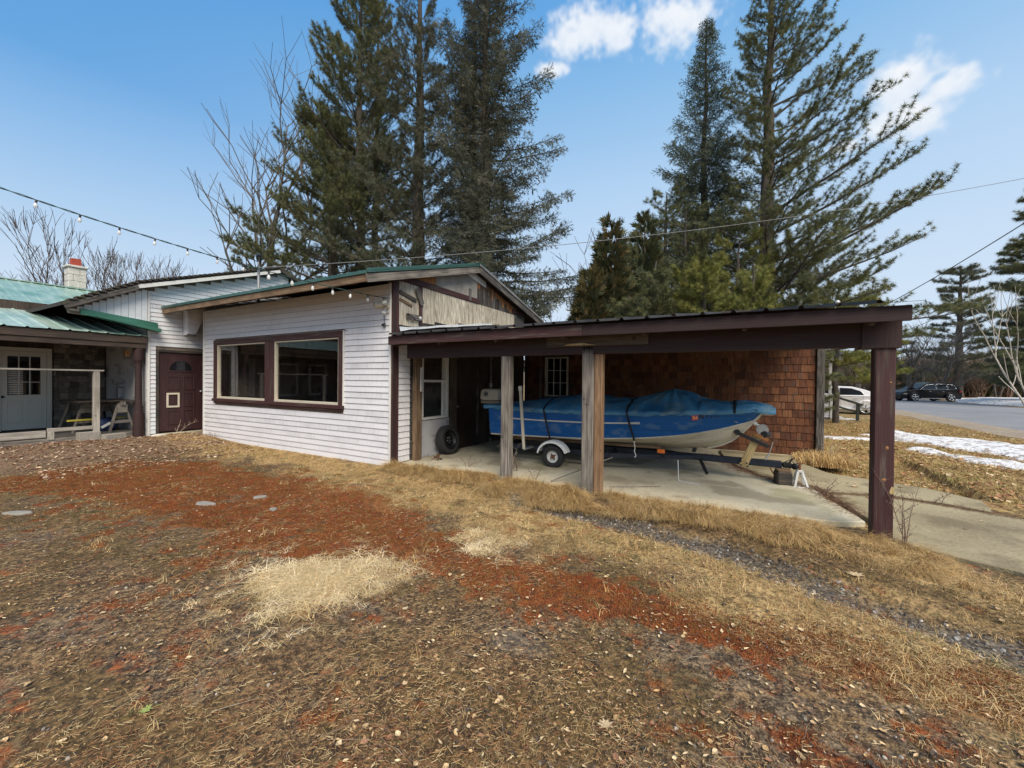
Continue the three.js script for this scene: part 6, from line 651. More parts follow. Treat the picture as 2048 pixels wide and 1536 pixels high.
function cedar(o) { const { label, at, H, R, seed, cols, low = 0.1 } = o; const r = rng(seed), t = thing('cedar_tree', label, 'tree', at, 0, 'cedars behind the carport'); const lists = [[], []], G = [limb([[0, 0, 0], [0.05, H * 0.5, 0.03], [0, H * 0.96, 0]], [0.12, 0.08, 0.02], 7, 1)]; const n = Math.round(H * R * 420); for (let i = 0; i < n; i++) { const y = low + (H - low) * (1 - Math.sqrt(r())) * 1.0; const f = y / H; const lump = 0.8 + 0.4 * fbm(f * 9 + seed, i * 0.0, 2); const rr = R * Math.pow(1 - f, 0.62) * lump * Math.pow(r(), 0.35); const az = r() * 6.283; const bump = 1 + 0.25 * (fbm(az * 2 + seed, f * 9, 3) - 0.5) * 2; lists[i % 2].push(mat4([Math.cos(az) * rr * bump, y, Math.sin(az) * rr * bump], nrm([Math.cos(az) * 0.8, 0.75, Math.sin(az) * 0.8]), 0.28 + r() * 0.22, r() * 6.28)); if (i % 40 === 0) G.push(limb([[0, y * 0.9, 0], [Math.cos(az) * rr * 0.9, y, Math.sin(az) * rr * 0.9]], [0.02, 0.006], 4, 1)); } part('trunk', join(G), barkRed, t); crownOf(t, lists, CED, cols, r); }
// leafless tree by recursive forking
function bareTree(o) { const { name = 'bare_tree', label, at, H, r0, seed, stems = 1, spread = 0.4, bark = barkGrey, depth = 5, group, up = 0.25, lean = [0, 0], first = 0.3 } = o; const r = rng(seed), t = thing(name, label, 'tree', at, 0, group), G = []; let count = 0;
  const grow = (p, d, L, R, k) => { if (count > 2600) return; count++; const n = k > depth - 3 ? 4 : 3; const pts = [p]; let q = p, dd = d; for (let i = 0; i < n; i++) { dd = nrm([dd[0] + (r() - 0.5) * 0.28, dd[1] + (r() - 0.5) * 0.2 + up * 0.1, dd[2] + (r() - 0.5) * 0.28]); q = q.map((v, c) => v + dd[c] * L / n); pts.push(q); } const R1 = R * 0.68; G.push(limb(pts, pts.map((_, i) => mix(R, R1, i / n)), k > 3 ? 6 : k > 1 ? 4 : 3, 1)); if (k <= 0) return;
    const kids = k > depth - 1 ? 3 : 2 + (r() < 0.55 ? 1 : 0); for (let c = 0; c < kids; c++) { const u = unit(r); const nd = nrm([dd[0] + u[0] * spread * 1.5, dd[1] + u[1] * spread * 0.7 + up * 0.5, dd[2] + u[2] * spread * 1.5]); grow(q, nd, L * (0.62 + r() * 0.26), Math.max(0.011, R1 * (0.68 + r() * 0.2)), k - 1); }
    if (k > 1) for (let c = 0; c < 3; c++) { const i = 1 + Math.floor(r() * (n - 1)); const u = unit(r); grow(pts[i], nrm([dd[0] + u[0] * 1.1, dd[1] * 0.6 + 0.35 + u[1] * 0.3, dd[2] + u[2] * 1.1]), L * (0.4 + r() * 0.25), Math.max(0.009, R * 0.4), Math.max(0, k - 2)); } };
  for (let s = 0; s < stems; s++) { const a = r() * 6.28, k = stems > 1 ? 0.22 : 0.05; grow([Math.cos(a) * 0.2 * (stems > 1), 0, Math.sin(a) * 0.2 * (stems > 1)], nrm([Math.cos(a) * k + lean[0], 1, Math.sin(a) * k + lean[1]]), H * first * (0.85 + r() * 0.3), r0 * (stems > 1 ? 0.7 : 1), depth); }
  part('trunk', join(G), bark, t); return t; }

const PINE_C = [[0.15, 0.165, 0.075], [0.18, 0.19, 0.085], [0.12, 0.14, 0.075], [0.21, 0.205, 0.085]], PINE_Y = [[0.24, 0.25, 0.065], [0.2, 0.215, 0.065], [0.28, 0.265, 0.07]], PINE_D = [[0.125, 0.14, 0.085], [0.15, 0.16, 0.1], [0.16, 0.15, 0.095]], SPR_C = [[0.1, 0.105, 0.068], [0.125, 0.128, 0.082], [0.08, 0.09, 0.06], [0.155, 0.148, 0.105]], FIR_C = [[0.09, 0.115, 0.08], [0.115, 0.14, 0.095], [0.14, 0.16, 0.1]], CED_C = [[0.14, 0.11, 0.04], [0.11, 0.1, 0.04], [0.09, 0.1, 0.045], [0.18, 0.13, 0.045]], CED_G = [[0.07, 0.09, 0.042], [0.085, 0.1, 0.045], [0.12, 0.115, 0.045]];
// left group
bareTree({ label: 'tall bare forked tree left of the pines', at: [-15.4, 0, -5.85], H: 16.4, r0: 0.26, seed: 311, stems: 1, spread: 0.5, up: 0.42, depth: 5, first: 0.36, bark: barkGrey, group: 'bare trees behind the left roofs' });
pine({ label: 'low bushy pine at the foot of the tall bare forked tree', at: [-16.2, 0, -6.6], H: 9.6, r0: 0.16, y0: 4.2, reach: (f) => 2.6 * (1 - f * 0.8), seed: 12, cols: PINE_C, dens: 0.9, asc: 0.3 });
pine({ label: 'shorter full pine in front of the left trunks', at: [-11.9, 0, -7.6], H: 14.2, r0: 0.24, y0: 5.4, reach: (f) => 3.9 * Math.pow(1 - f, 0.6) + 0.3, seed: 13, cols: PINE_C, dens: 1.05, asc: 0.45, side: [2.4, 0.25] });
pine({ label: 'tall dark pine with straight trunk left of centre', at: [-10.85, 0, -8.4], H: 20.8, r0: 0.28, y0: 7.2, reach: (f) => 3.8 * Math.pow(1 - f, 0.5) + 0.3, seed: 14, cols: PINE_C, dens: 1.15, asc: 0.62, bare: 0.15 });
pine({ label: 'slim tall pine beside the dark pine trunk', at: [-11.7, 0, -10.2], H: 22, r0: 0.22, y0: 9, reach: (f) => 3.4 * Math.pow(1 - f, 0.5) + 0.2, seed: 15, cols: PINE_D, dens: 0.9, asc: 0.65, bare: 0.3 });
pine({ label: 'big pine with long bare lower limbs left of the spruce', at: [-6.95, 0, -8.3], H: 20.4, r0: 0.36, y0: 5.2, reach: (f) => (f < 0.3 ? 3.3 : 3.1 * Math.pow(1 - f, 0.5)) + 0.2, seed: 16, cols: PINE_D, dens: 0.95, asc: 0.6, bare: 0.16, side: [2.6, 0.35] });
pine({ label: 'broad pine filling the gap behind the forked bare tree', at: [-14.6, 0, -9.8], H: 16.5, r0: 0.24, y0: 4.5, reach: (f) => 3.6 * Math.pow(1 - f, 0.55) + 0.3, seed: 19, cols: PINE_C, dens: 0.85, asc: 0.45, bare: 0.1 });
spruce({ label: 'huge grey-green spruce with drooping boughs behind the gable', at: [-3.85, 0, -8.9], H: 20.4, r0: 0.42, y0: 2.6, rad: (y) => 6.0 * Math.pow(clamp(1 - y / 21.4), 0.82) + 0.15, seed: 17, cols: SPR_C, droop: 0.24, dens: 1.5, size: 0.55, step: 0.56, hang: 0.75, ragged: 0.42, nlim: 5 });
spruce({ name: 'spruce_tree', label: 'second stem of the grey spruce, hidden to its left', at: [-5.3, 0, -10.2], H: 19, r0: 0.3, y0: 4, rad: (y) => 2.6 * Math.pow(clamp(1 - y / 20), 0.7) + 0.1, seed: 27, cols: SPR_C, droop: 0.3, dens: 0.9, size: 0.6, step: 0.5, hang: 1.0 });
// centre right
cedar({ label: 'brownish cedar, lowest and leftmost by the carport roof', at: [0.85, 0, -8.7], H: 5.6, R: 1.15, seed: 31, cols: CED_C }); cedar({ label: 'tall olive cedar with pointed top behind the carport roof', at: [1.35, 0, -9.6], H: 7.7, R: 1.25, seed: 32, cols: [...CED_C, ...CED_G] }); cedar({ label: 'dark green cedar just right of the olive cedar', at: [2.3, 0, -10.9], H: 8.0, R: 1.35, seed: 33, cols: CED_G });
spruce({ name: 'fir_tree', label: 'tall narrow fir with pointed top against the sky', at: [4.05, 0, -15.6], H: 18.6, r0: 0.3, y0: 1.8, rad: (y) => 5.2 * Math.pow(clamp(1 - y / 18.6), 0.95) + 0.12, seed: 34, cols: FIR_C, droop: 0.1, dens: 1.0, size: 0.58, step: 0.38, hang: 0.5, ragged: 0.4 });
pine({ label: 'largest white pine with thick trunk and long limbs to the right', at: [6.45, 0, -13.5], H: 18.6, r0: 0.34, y0: 2.1, reach: (f) => 4.7 * Math.pow(1 - f, 0.72) + 0.3, seed: 35, cols: PINE_C, dens: 0.95, asc: 0.46, side: [-0.45, 0.36], tuft: 0.19, wh: 0.44, bark: barkPine });
pine({ label: 'wide olive pine low between cedars and fir', at: [2.6, 0, -14.2], H: 10.2, r0: 0.18, y0: 1.5, reach: (f) => 3.0 * (1 - f * 0.75), seed: 37, cols: PINE_C, dens: 1.0, asc: 0.35, tuft: 0.21 });
pine({ label: 'yellow-green pine low in front of the big pine trunk', at: [5.5, 0, -11.6], H: 6.8, r0: 0.14, y0: 1.0, reach: (f) => 2.6 * (1 - f * 0.75), seed: 38, cols: PINE_Y, dens: 1.0, asc: 0.35, tuft: 0.2 });
pine({ label: 'pale green pine filling the gap between fir and big pine', at: [3.6, 0, -12.6], H: 8.8, r0: 0.16, y0: 1.2, reach: (f) => 2.5 * (1 - f * 0.75), seed: 36, cols: PINE_C, dens: 1.0, asc: 0.35, tuft: 0.2 });
for (const [l, x, z, H, s, c] of [['bright young pine showing above the carport roof, middle one', 4.7, -7.5, 5.1, 41, PINE_Y], ['dark young pine above the carport roof, left of the bright one', 3.3, -7.6, 5.3, 42, PINE_C], ['bright young pine right of the middle one above the roof', 5.85, -7.6, 4.9, 43, PINE_Y], ['bright young pine between the dark one and the middle one', 4.0, -8.6, 5.4, 48, PINE_Y], ['olive young pine close to the big pine trunk', 7.2, -10.6, 4.9, 44, PINE_C], ['leftmost young pine above the carport roof', 2.4, -7.9, 4.4, 45, PINE_C]]) pine({ name: 'young_pine', label: l, at: [x, 0, z], H, r0: 0.07, y0: 0.5, reach: (f) => 1.25 * (1 - f * 0.85), seed: s, cols: c, dens: 1.5, asc: 0.5, tuft: 0.16, wh: 0.32, group: 'young pines behind the carport' });
pine({ name: 'young_pine', label: 'low yellow-green pine just right of the shingled wall corner', at: [9.0, 0, -15.2], H: 5.6, r0: 0.1, y0: 1.7, reach: (f) => 2.2 * (1 - f * 0.6), seed: 47, cols: PINE_Y, dens: 1.1, asc: 0.12, tuft: 0.2, group: 'pines beyond the lawn' });
pine({ name: 'young_pine', label: 'yellow-green pine seen between shingled wall and maroon post', at: [11.6, 0, -25.4], H: 6.6, r0: 0.12, y0: 1.9, reach: (f) => 2.6 * (1 - f * 0.6), seed: 46, cols: PINE_Y, dens: 1.2, asc: 0.1, tuft: 0.22, group: 'pines beyond the lawn' });
// right distance
const far = 'pines beyond the road';
pine({ label: 'lone pine with straight trunk and flat tiers beyond the road', at: [27.0, 0, -58.2], H: 15, r0: 0.42, y0: 2.5, reach: (f) => 4.4 * Math.pow(1 - f, 0.45) * (0.75 + 0.25 * f), seed: 51, cols: PINE_D, dens: 0.7, asc: 0.12, tuft: 0.42, wh: 0.75, group: far });
pine({ label: 'tall pine cut by the right edge of the picture', at: [25.2, 0, -39.8], H: 16.8, r0: 0.4, y0: 2, reach: (f) => 4.3 * Math.pow(1 - f, 0.5), seed: 52, cols: PINE_C, dens: 0.9, asc: 0.1, tuft: 0.34, wh: 0.7, group: far });
pine({ label: 'dark pine behind the birch at the right edge', at: [29.2, 0, -47], H: 13, r0: 0.35, y0: 1.2, reach: (f) => 4.2 * Math.pow(1 - f, 0.5), seed: 53, cols: PINE_D, dens: 0.9, asc: 0.08, tuft: 0.4, wh: 0.7, group: far });
pine({ label: 'small dark pine right of the lone pine', at: [32.5, 0, -59], H: 10.5, r0: 0.3, y0: 1.4, reach: (f) => 3.6 * Math.pow(1 - f, 0.5), seed: 54, cols: PINE_D, dens: 0.7, asc: 0.05, tuft: 0.45, wh: 0.8, group: far });
pine({ label: 'low dark pine left of the lone pine', at: [23.5, 0, -66], H: 8.5, r0: 0.26, y0: 1.0, reach: (f) => 3.4 * Math.pow(1 - f, 0.5), seed: 55, cols: PINE_D, dens: 0.7, asc: 0.05, tuft: 0.45, wh: 0.8, group: far });
bareTree({ name: 'birch_tree', label: 'white-barked birch leaning left at the right edge', at: [19.7, 0, -27.6], H: 6.4, r0: 0.1, seed: 61, stems: 2, spread: 0.26, bark: barkBirch, depth: 2, lean: [-0.3, 0.05], up: 0.45, first: 0.5 });
for (const [l, x, z, H, s, st] of [['twisted grey bare tree just right of the carport roof end', 19.8, -46.5, 8.6, 71, 1], ['forked bare tree behind the black car', 23.6, -53, 8.2, 72, 2], ['bare tree half hidden behind the lone pine', 25.8, -64, 8, 73, 2], ['grey bare tree at the left of the gap by the maroon post', 17.6, -55, 8, 74, 1], ['thin bare tree behind the birch', 33, -66, 9, 75, 2]]) bareTree({ label: l, at: [x, 0, z], H, r0: 0.2, seed: s, stems: st, group: 'bare trees beyond the road', depth: 5, spread: 0.5 });
// left distance
for (const [l, x, z, H, s, st, k] of [['bare tree with curved limbs at the left edge', -33.5, -0.6, 7.6, 81, 2, barkRed], ['fan of slim bare stems behind the chimney', -26.9, -4.0, 8.8, 82, 5, barkRed], ['wide bare crown right of the fan of stems', -26.6, -6.9, 8.2, 83, 4, barkRed], ['low bare tree just right of the chimney', -29.5, -3.4, 6.0, 84, 3, barkRed], ['thin bare tree between chimney and left edge', -35, -3.1, 7, 85, 2, barkRed], ['bare tree nearest the tall forked tree', -24, -8.2, 7, 86, 3, barkRed]]) bareTree({ label: l, at: [x, 0, z], H, r0: 0.15, seed: s, stems: st, bark: k, group: 'bare trees behind the left roofs', depth: 5, spread: 0.3, up: 0.5 });
spruce({ label: 'small brown-green spruce at the left edge behind the roof', at: [-32.6, 0, 0.6], H: 8.8, r0: 0.15, y0: 0.8, rad: (y) => 1.9 * (1 - y / 8.8) + 0.1, seed: 88, cols: CED_C, dens: 0.9, size: 0.6, step: 0.5 });
bareTree({ label: 'bare shrub right of the grey spruce', at: [-1.6, 0, -13.4], H: 7.6, r0: 0.1, seed: 89, stems: 4, spread: 0.4, bark: barkRed, depth: 4 });
// woodland edge far behind: brown scrub that reads as one mass
{ const r = rng(90), P = []; const cc = []; for (let i = 0; i < 2600; i++) { const a = r(); let x, z; if (i < 1700) { x = 12 + r() * 46; z = -68 - r() * 26 - x * 0.1; } else { x = -48 - r() * 24; z = -46 + r() * 62; } const h = 2 + r() * (i < 1700 ? 4.5 : 4.5); P.push(mat4([x, 0, z], nrm([(r() - 0.5) * 0.5, 1, (r() - 0.5) * 0.5]), h, r() * 6.28)); cc.push(r() < 0.22 ? [0.07, 0.085, 0.04] : [0.17 + r() * 0.06, 0.125 + r() * 0.04, 0.09 + r() * 0.03]); }
  const G = []; const q = rng(91); for (let s = 0; s < 9; s++) { const pts = shoot([(q() - 0.5) * 0.2, 0, (q() - 0.5) * 0.2], q() * 6.28, 1.25, 1.1, 0.9 + q() * 0.3, 4, q, 0.15); G.push(limb(pts, [0.012, 0.009, 0.006, 0.003, 0.0015], 3)); for (let k = 0; k < 7; k++) { const i = 1 + (k % 3); const b = shoot(pts[i], q() * 6.28, 0.7, 1.0, 0.3, 2, q, 0.2); G.push(limb(b, [0.006, 0.004, 0.0015], 3)); } }
  const m = inst('woodland', join(G), std({ color: 0xffffff, roughness: 0.95 }), P, scene, (i) => cc[i]); tag(m, 'brown leafless scrub and woodland far behind the road and houses', 'woodland'); }
// distant wooded ridge line hiding the horizon
{ const xs = [], r = rng(92), P = [], I = []; const N = 220; for (let i = 0; i <= N; i++) { const a = i / N * Math.PI * 2, R = 150, h = 5.5 + fbm(i * 0.21, 3, 4) * 5; const x = 5 + Math.cos(a) * R, z = Math.sin(a) * R; P.push(x, -1, z, x * 1.04, h, z * 1.04); if (i) { const k = (i - 1) * 2; I.push(k, k + 2, k + 1, k + 1, k + 2, k + 3); } } const g = new THREE.BufferGeometry(); g.setAttribute('position', new THREE.Float32BufferAttribute(P, 3)); g.setAttribute('uv', new THREE.Float32BufferAttribute(P.flatMap((_, i) => i % 3 ? [] : [i * 0.3, 0]).slice(0, P.length / 3 * 2), 2)); g.setIndex(I); g.computeVertexNormals(); structure('hills', g, std({ color: col([0.11, 0.095, 0.08]), roughness: 1, side: THREE.DoubleSide })); }

// ---------------------------------------------------------------- ground cover
function blade(s, x, z, az, L, bend, w, tip = 0.1) { const n = 3; let p = [x, 0, z], e = 1.45 - bend * 0.25; const sd = [-Math.sin(az) * w, 0, Math.cos(az) * w]; let prev = [[p[0] - sd[0], 0, p[2] - sd[2]], [p[0] + sd[0], 0, p[2] + sd[2]]]; for (let i = 1; i <= n; i++) { const st = L / n; p = [p[0] + Math.cos(az) * Math.cos(e) * st, Math.max(0.004, p[1] + Math.sin(e) * st), p[2] + Math.sin(az) * Math.cos(e) * st]; e -= bend; const k = 1 - i / n * (1 - tip); const cur = [[p[0] - sd[0] * k, p[1], p[2] - sd[2] * k], [p[0] + sd[0] * k, p[1], p[2] + sd[2] * k]]; s.quad(prev[0], prev[1], cur[1], cur[0]); prev = cur; } }
function tuftGeo(seed, n, R, L, bend, w, dir = null) { const r = rng(seed), s = new Soup(); for (let i = 0; i < n; i++) { const a = r() * 6.28, d = Math.sqrt(r()) * R; const az = dir === null ? r() * 6.28 : dir + (r() - 0.5) * 2.0; blade(s, Math.cos(a) * d, Math.sin(a) * d, az, L * (0.5 + r() * 0.8), bend * (0.5 + r() * 0.9), w * (0.6 + r() * 0.7)); } return s.geo(); }
const grassMat = std({ color: 0xffffff, roughness: 0.8, side: THREE.DoubleSide });
const q4 = new THREE.Quaternion(), e4 = new THREE.Euler();
const place = (x, y, z, s, ry, rx = 0, rz = 0, sy = s) => new THREE.Matrix4().compose(new THREE.Vector3(x, y, z), q4.clone().setFromEuler(e4.set(rx, ry, rz)), new THREE.Vector3(s, sy, s));
const CX = 5.54, CZ = 5.38;
// inside the widened view wedge (so that nothing is spent behind the photographer)
const fx = -0.487, fz = -0.873; const inView = (x, z, m = 1.6) => { const dx = x - CX, dz = z - CZ, d = dx * fx + dz * fz, s = Math.abs(dx * -fz + dz * fx); return d > 0.7 && s < d * m + 0.6; };
const TANC = [[0.56, 0.39, 0.17], [0.64, 0.47, 0.23], [0.44, 0.28, 0.11], [0.52, 0.34, 0.13], [0.32, 0.2, 0.08]], PALE = [[0.78, 0.61, 0.33], [0.68, 0.51, 0.25], [0.84, 0.69, 0.43], [0.54, 0.38, 0.17]];
const cPick = (arr, r) => { const c = arr[Math.floor(r() * arr.length)], k = 0.75 + r() * 0.5; return [c[0] * k, c[1] * k, c[2] * k]; };
function stuff(name, label, cat, geo, items, cols, mat = grassMat) { const m = inst(name, geo, mat, items, scene, (i) => cols[i]); tag(m, label, cat); return m; }
{ // long dead grass flopping over the edge of the slab
  const r = rng(101), geos = [tuftGeo(1, 30, 0.07, 0.42, 0.85, 0.0028, 1.57), tuftGeo(2, 30, 0.08, 0.38, 0.95, 0.0026, 1.1), tuftGeo(3, 26, 0.06, 0.32, 1.05, 0.003, 2.0)]; const L = [[], [], []], C = [[], [], []];
  for (let i = 0; i < 4300; i++) { const x = 0.15 + r() * 7.0; const bz = interp([[0, -0.02], [0.8, -0.05], [2.0, -0.3], [3.0, -0.12], [4.5, -0.12], [6.4, -0.32], [7.2, 0.1]], x); const wd = interp([[0, 0.25], [1, 0.55], [2.6, 0.75], [3.6, 0.62], [5, 0.62], [6.4, 0.95], [7.2, 0.8]], x); const z = bz + Math.pow(r(), 0.85) * wd; const clump = fbm(x * 4, z * 4 + 7, 3); if (clump < 0.45) continue; const k = Math.floor(r() * 3); const s = (0.45 + r() * 0.5) * (0.55 + clump * 0.7); L[k].push(place(x, Math.max(gh(x, z), z < -0.2 ? 0.03 : -1), z, s, (r() - 0.5) * 2.2, 0, 0, s * (0.22 + r() * 0.5))); C[k].push(cPick(TANC, r)); }
  geos.forEach((g, k) => stuff('dead_grass', ['long tan dead grass flopping over the slab edge', 'dry bent grass clumps along the carport edge', 'matted dead grass at the slab edge'][k], 'grass', g, L[k], C[k])); }
{ // short dry grass where the ground is tan, thin elsewhere
  const r = rng(102), geos = [tuftGeo(4, 16, 0.06, 0.1, 0.75, 0.0018), tuftGeo(5, 16, 0.07, 0.085, 0.9, 0.0018)]; const L = [[], []], C = [[], []];
  for (let i = 0; i < 34000; i++) { const x = -7 + r() * 15.4, z = 0.02 + r() * 4.6; if (!inView(x, z)) continue; const t = tanM(x, z), n = fbm(x * 2.3 + 9, z * 2.3, 4); const pr = Math.max(t * 0.75 * sst(0.38, 0.62, n + 0.1), 0.03 * sst(0.45, 0.6, n)) * (1 - ditchM(x, z) * 0.9); if (r() > pr) continue; const k = i & 1; const s = 0.5 + r() * 0.8; L[k].push(place(x, gh(x, z) - 0.004, z, s, r() * 6.28, 0, 0, s * (0.28 + r() * 0.45))); C[k].push(r() < 0.16 ? cPick([[0.16, 0.15, 0.05]], r) : cPick(TANC, r)); }
  geos.forEach((g, k) => stuff('dry_grass', ['short dry tan grass spread over the yard', 'thin brown grass spread over the yard'][k], 'grass', g, L[k], C[k])); }
{ // pale straw heap
  const r = rng(103), geos = [tuftGeo(6, 20, 0.08, 0.24, 1.0, 0.0022), tuftGeo(7, 20, 0.09, 0.2, 1.15, 0.0022)]; const L = [[], []], C = [[], []]; const add = (x, z, s) => { const k = Math.floor(r() * 2); L[k].push(place(x, gh(x, z) + 0.004, z, s, r() * 6.28, 0, 0, s * (0.08 + r() * 0.2))); C[k].push(cPick(PALE, r)); };
  for (let i = 0; i < 1900; i++) { const x = 2.66 + (r() - 0.5) * 1.5, z = 3.38 + (r() - 0.5) * 1.2; if (r() < Math.pow(patchM(x, z), 1.4) * 1.15) add(x, z, 0.45 + r() * 0.8); } for (let i = 0; i < 160; i++) { const a = r() * 6.28, d = 0.3 + Math.pow(r(), 1.5) * 0.5; add(2.66 + Math.cos(a) * d * 1.15, 3.38 + Math.sin(a) * d, 0.3 + r() * 0.4); } for (let i = 0; i < 130; i++) { const x = 3.44 + (r() - 0.5) * 0.7, z = 2.1 + (r() - 0.5) * 0.5; if (fbm(x * 5, z * 5, 3) > 0.5) add(x, z, 0.5 + r() * 0.5); } for (let i = 0; i < 90; i++) add(3.02 + (r() - 0.5) * 0.5, 2.98 + (r() - 0.5) * 0.4, 0.4 + r() * 0.4);
  geos.forEach((g, k) => stuff('straw', ['bright pale patch of flattened straw grass', 'loose pale straw around the bright patch'][k], 'straw', g, L[k], C[k])); }
{ // low moss: rust-red and olive cushions
  const mossGeo = (seed) => { const r = rng(seed), s = new Soup(); for (let i = 0; i < 26; i++) { const a = r() * 6.28, d = Math.sqrt(r()) * 0.05; const u = unit(r); needleTri(s, [Math.cos(a) * d, -0.003, Math.sin(a) * d], nrm([u[0] * 0.5, 1, u[2] * 0.5]), 0.007 + r() * 0.011, 0.002, nrm([u[2], 0, -u[0] + 0.01])); } return s.geo(); }; const r = rng(104), L = [[], []], C = [[], []], g = [mossGeo(1), mossGeo(2)];
  for (let i = 0; i < 60000; i++) { const x = -4.6 + r() * 12.4, z = 0.9 + r() * 3.4; if (!inView(x, z)) continue; const n2 = fbm(x * 6 + 1, z * 6 + 8, 4), n5 = fbm(x * 17 + 60, z * 17 + 3, 2); const rm = rustK(rustM(x, z), n2, fbm(x * 1.1 + 4, z * 1.1 + 2, 4), n5); const ol = sst(0.5, 0.66, fbm(x * 1.9 + 30, z * 1.9 + 11, 5)); const k = r(); if (k < rm * 0.85) { L[0].push(place(x, gh(x, z), z, 0.7 + r() * 0.8, r() * 6.28)); C[0].push(cPick([[0.22, 0.045, 0.008], [0.13, 0.028, 0.006], [0.3, 0.075, 0.013], [0.22, 0.11, 0.022], [0.16, 0.1, 0.022]], r)); } else if (k < ol * 0.3) { L[1].push(place(x, gh(x, z), z, 0.6 + r() * 0.7, r() * 6.28)); C[1].push(cPick([[0.09, 0.07, 0.018], [0.06, 0.05, 0.014], [0.12, 0.085, 0.022]], r)); } }
  stuff('rust_moss', 'rust-red moss carpet spreading across the yard', 'moss', g[0], L[0], C[0]); stuff('olive_moss', 'olive moss cushions between the red moss', 'moss', g[1], L[1], C[1]); }
{ // fallen needles, small leaves, twigs, pebbles
  const r = rng(105); const needles = (() => { const q = rng(9), s = new Soup(); for (let i = 0; i < 16; i++) { const a = q() * 6.28, x = (q() - 0.5) * 0.2, z = (q() - 0.5) * 0.2, l = 0.012 + Math.pow(q(), 2.5) * 0.04; const d = [Math.cos(a), (q() - 0.5) * 0.12, Math.sin(a)]; const sd = [-Math.sin(a) * 0.0007, 0.0005, Math.cos(a) * 0.0007]; const A = [x, 0.005 + q() * 0.006, z], Bq = A.map((v, k) => v + d[k] * l); s.quad(A.map((v, k) => v - sd[k]), A.map((v, k) => v + sd[k]), Bq.map((v, k) => v + sd[k]), Bq.map((v, k) => v - sd[k])); } return s.geo(); })();
  const near = (n, fn, zMax = 5.0) => { const out = []; for (let i = 0; i < n; i++) { const d = 0.9 + Math.pow(r(), 1.6) * 8.5, s = (r() * 2 - 1) * 1.5; const x = CX + fx * d - fz * s * d * -1, z = CZ + fz * d + fx * s * d * -1; const X = CX + fx * d + fz * -s * d, Z = CZ + fz * d + -fx * -s * d; if (X < -7.2 || X > 8.6 || Z < 0.25 || Z > zMax) continue; if (X > 6.7 && Z < 0.5) continue; fn(X, Z, d); } };
  let L = [], C = []; near(19000, (x, z) => { if (r() < patchM(x, z)) return; if (r() > 0.2 + 0.9 * sst(0.38, 0.62, fbm(x * 1.3 + 20, z * 1.3 + 40, 4))) return; L.push(place(x, gh(x, z) + 0.006 + r() * 0.006, z, 0.55 + r() * 0.55, r() * 6.28)); C.push(cPick([[0.24, 0.095, 0.035], [0.3, 0.145, 0.055], [0.15, 0.075, 0.03], [0.42, 0.28, 0.12], [0.34, 0.22, 0.1], [0.52, 0.39, 0.2]], r)); }); stuff('pine_needles', 'fallen orange-brown pine needles strewn over the yard', 'needles', needles, L, C);
  // leaf fragments: three curled shapes
  const leafG = (seed, el) => { const q = rng(seed), s = new Soup(); const n = 6, P = []; for (let i = 0; i <= n; i++) { const t = i / n, w = Math.sin(Math.pow(t, 0.8) * Math.PI) * 0.42 * el * (0.85 + q() * 0.3); P.push([[t - 0.5, 0.1 + 0.25 * Math.abs(t - 0.5) + w * 0.5, -w], [t - 0.5, 0.1 + 0.3 * (t - 0.5) ** 2, 0], [t - 0.5, 0.1 + 0.3 * Math.abs(t - 0.4) + w * (0.2 + q() * 0.4), w]]); } for (let i = 0; i < n; i++) for (let k = 0; k < 2; k++) s.quad(P[i][k], P[i + 1][k], P[i + 1][k + 1], P[i][k + 1]); return s.geo(); };
  const LG = [leafG(1, 0.5), leafG(2, 0.9), leafG(3, 0.32)], LL = [[], [], []], LC = [[], [], []]; near(58000, (x, z, d) => { if (patchM(x, z) > 0.4 && r() < 0.85) return; if (r() > 0.12 + 0.95 * sst(0.36, 0.6, fbm(x * 1.7 + 70, z * 1.7, 4))) return; const k = Math.floor(r() * 3); const s = 0.005 + Math.pow(r(), 4.2) * 0.032; LL[k].push(place(x, gh(x, z) + 0.008, z, s, r() * 6.28, (r() - 0.5) * 0.6, (r() - 0.5) * 0.6)); LC[k].push(r() < 0.5 ? cPick([[0.48, 0.34, 0.18], [0.58, 0.45, 0.27], [0.4, 0.26, 0.12]], r) : r() < 0.5 ? cPick([[0.2, 0.11, 0.06], [0.13, 0.075, 0.045], [0.28, 0.14, 0.08]], r) : cPick([[0.07, 0.048, 0.032], [0.05, 0.036, 0.026]], r)); });
  // leaves drifted against the porch and in the far corner
  for (let i = 0; i < 2600; i++) { const x = -7.6 + Math.pow(r(), 1.3) * 4.0, z = 0.1 + r() * 3.4; const k = Math.floor(r() * 3); LL[k].push(place(x, gh(x, z) + 0.004, z, 0.03 + r() * 0.045, r() * 6.28, (r() - 0.5) * 0.8, (r() - 0.5) * 0.8)); LC[k].push(cPick([[0.3, 0.17, 0.1], [0.42, 0.28, 0.18], [0.2, 0.1, 0.06], [0.52, 0.4, 0.28]], r)); }
  // and over the lawn to the right
  for (let i = 0; i < 9000; i++) { const x = 6.9 + r() * 8, z = -17 + Math.pow(r(), 0.6) * 16.5; if (x < 8.7 && z > -3.6 && !(r() < 0.04)) continue; if (x < 7.2 && z > -9.5 && z < -5.1) continue; if (x > 12.8) continue; const k = Math.floor(r() * 3); LL[k].push(place(x, gh(x, z) + 0.012 + (x < 8.7 && z > -3.6 ? 0.04 : 0), z, 0.035 + r() * 0.06, r() * 6.28, (r() - 0.5) * 0.8, (r() - 0.5) * 0.8)); LC[k].push(cPick([[0.4, 0.22, 0.11], [0.5, 0.33, 0.17], [0.27, 0.12, 0.06], [0.6, 0.47, 0.3], [0.34, 0.16, 0.08]], r)); }
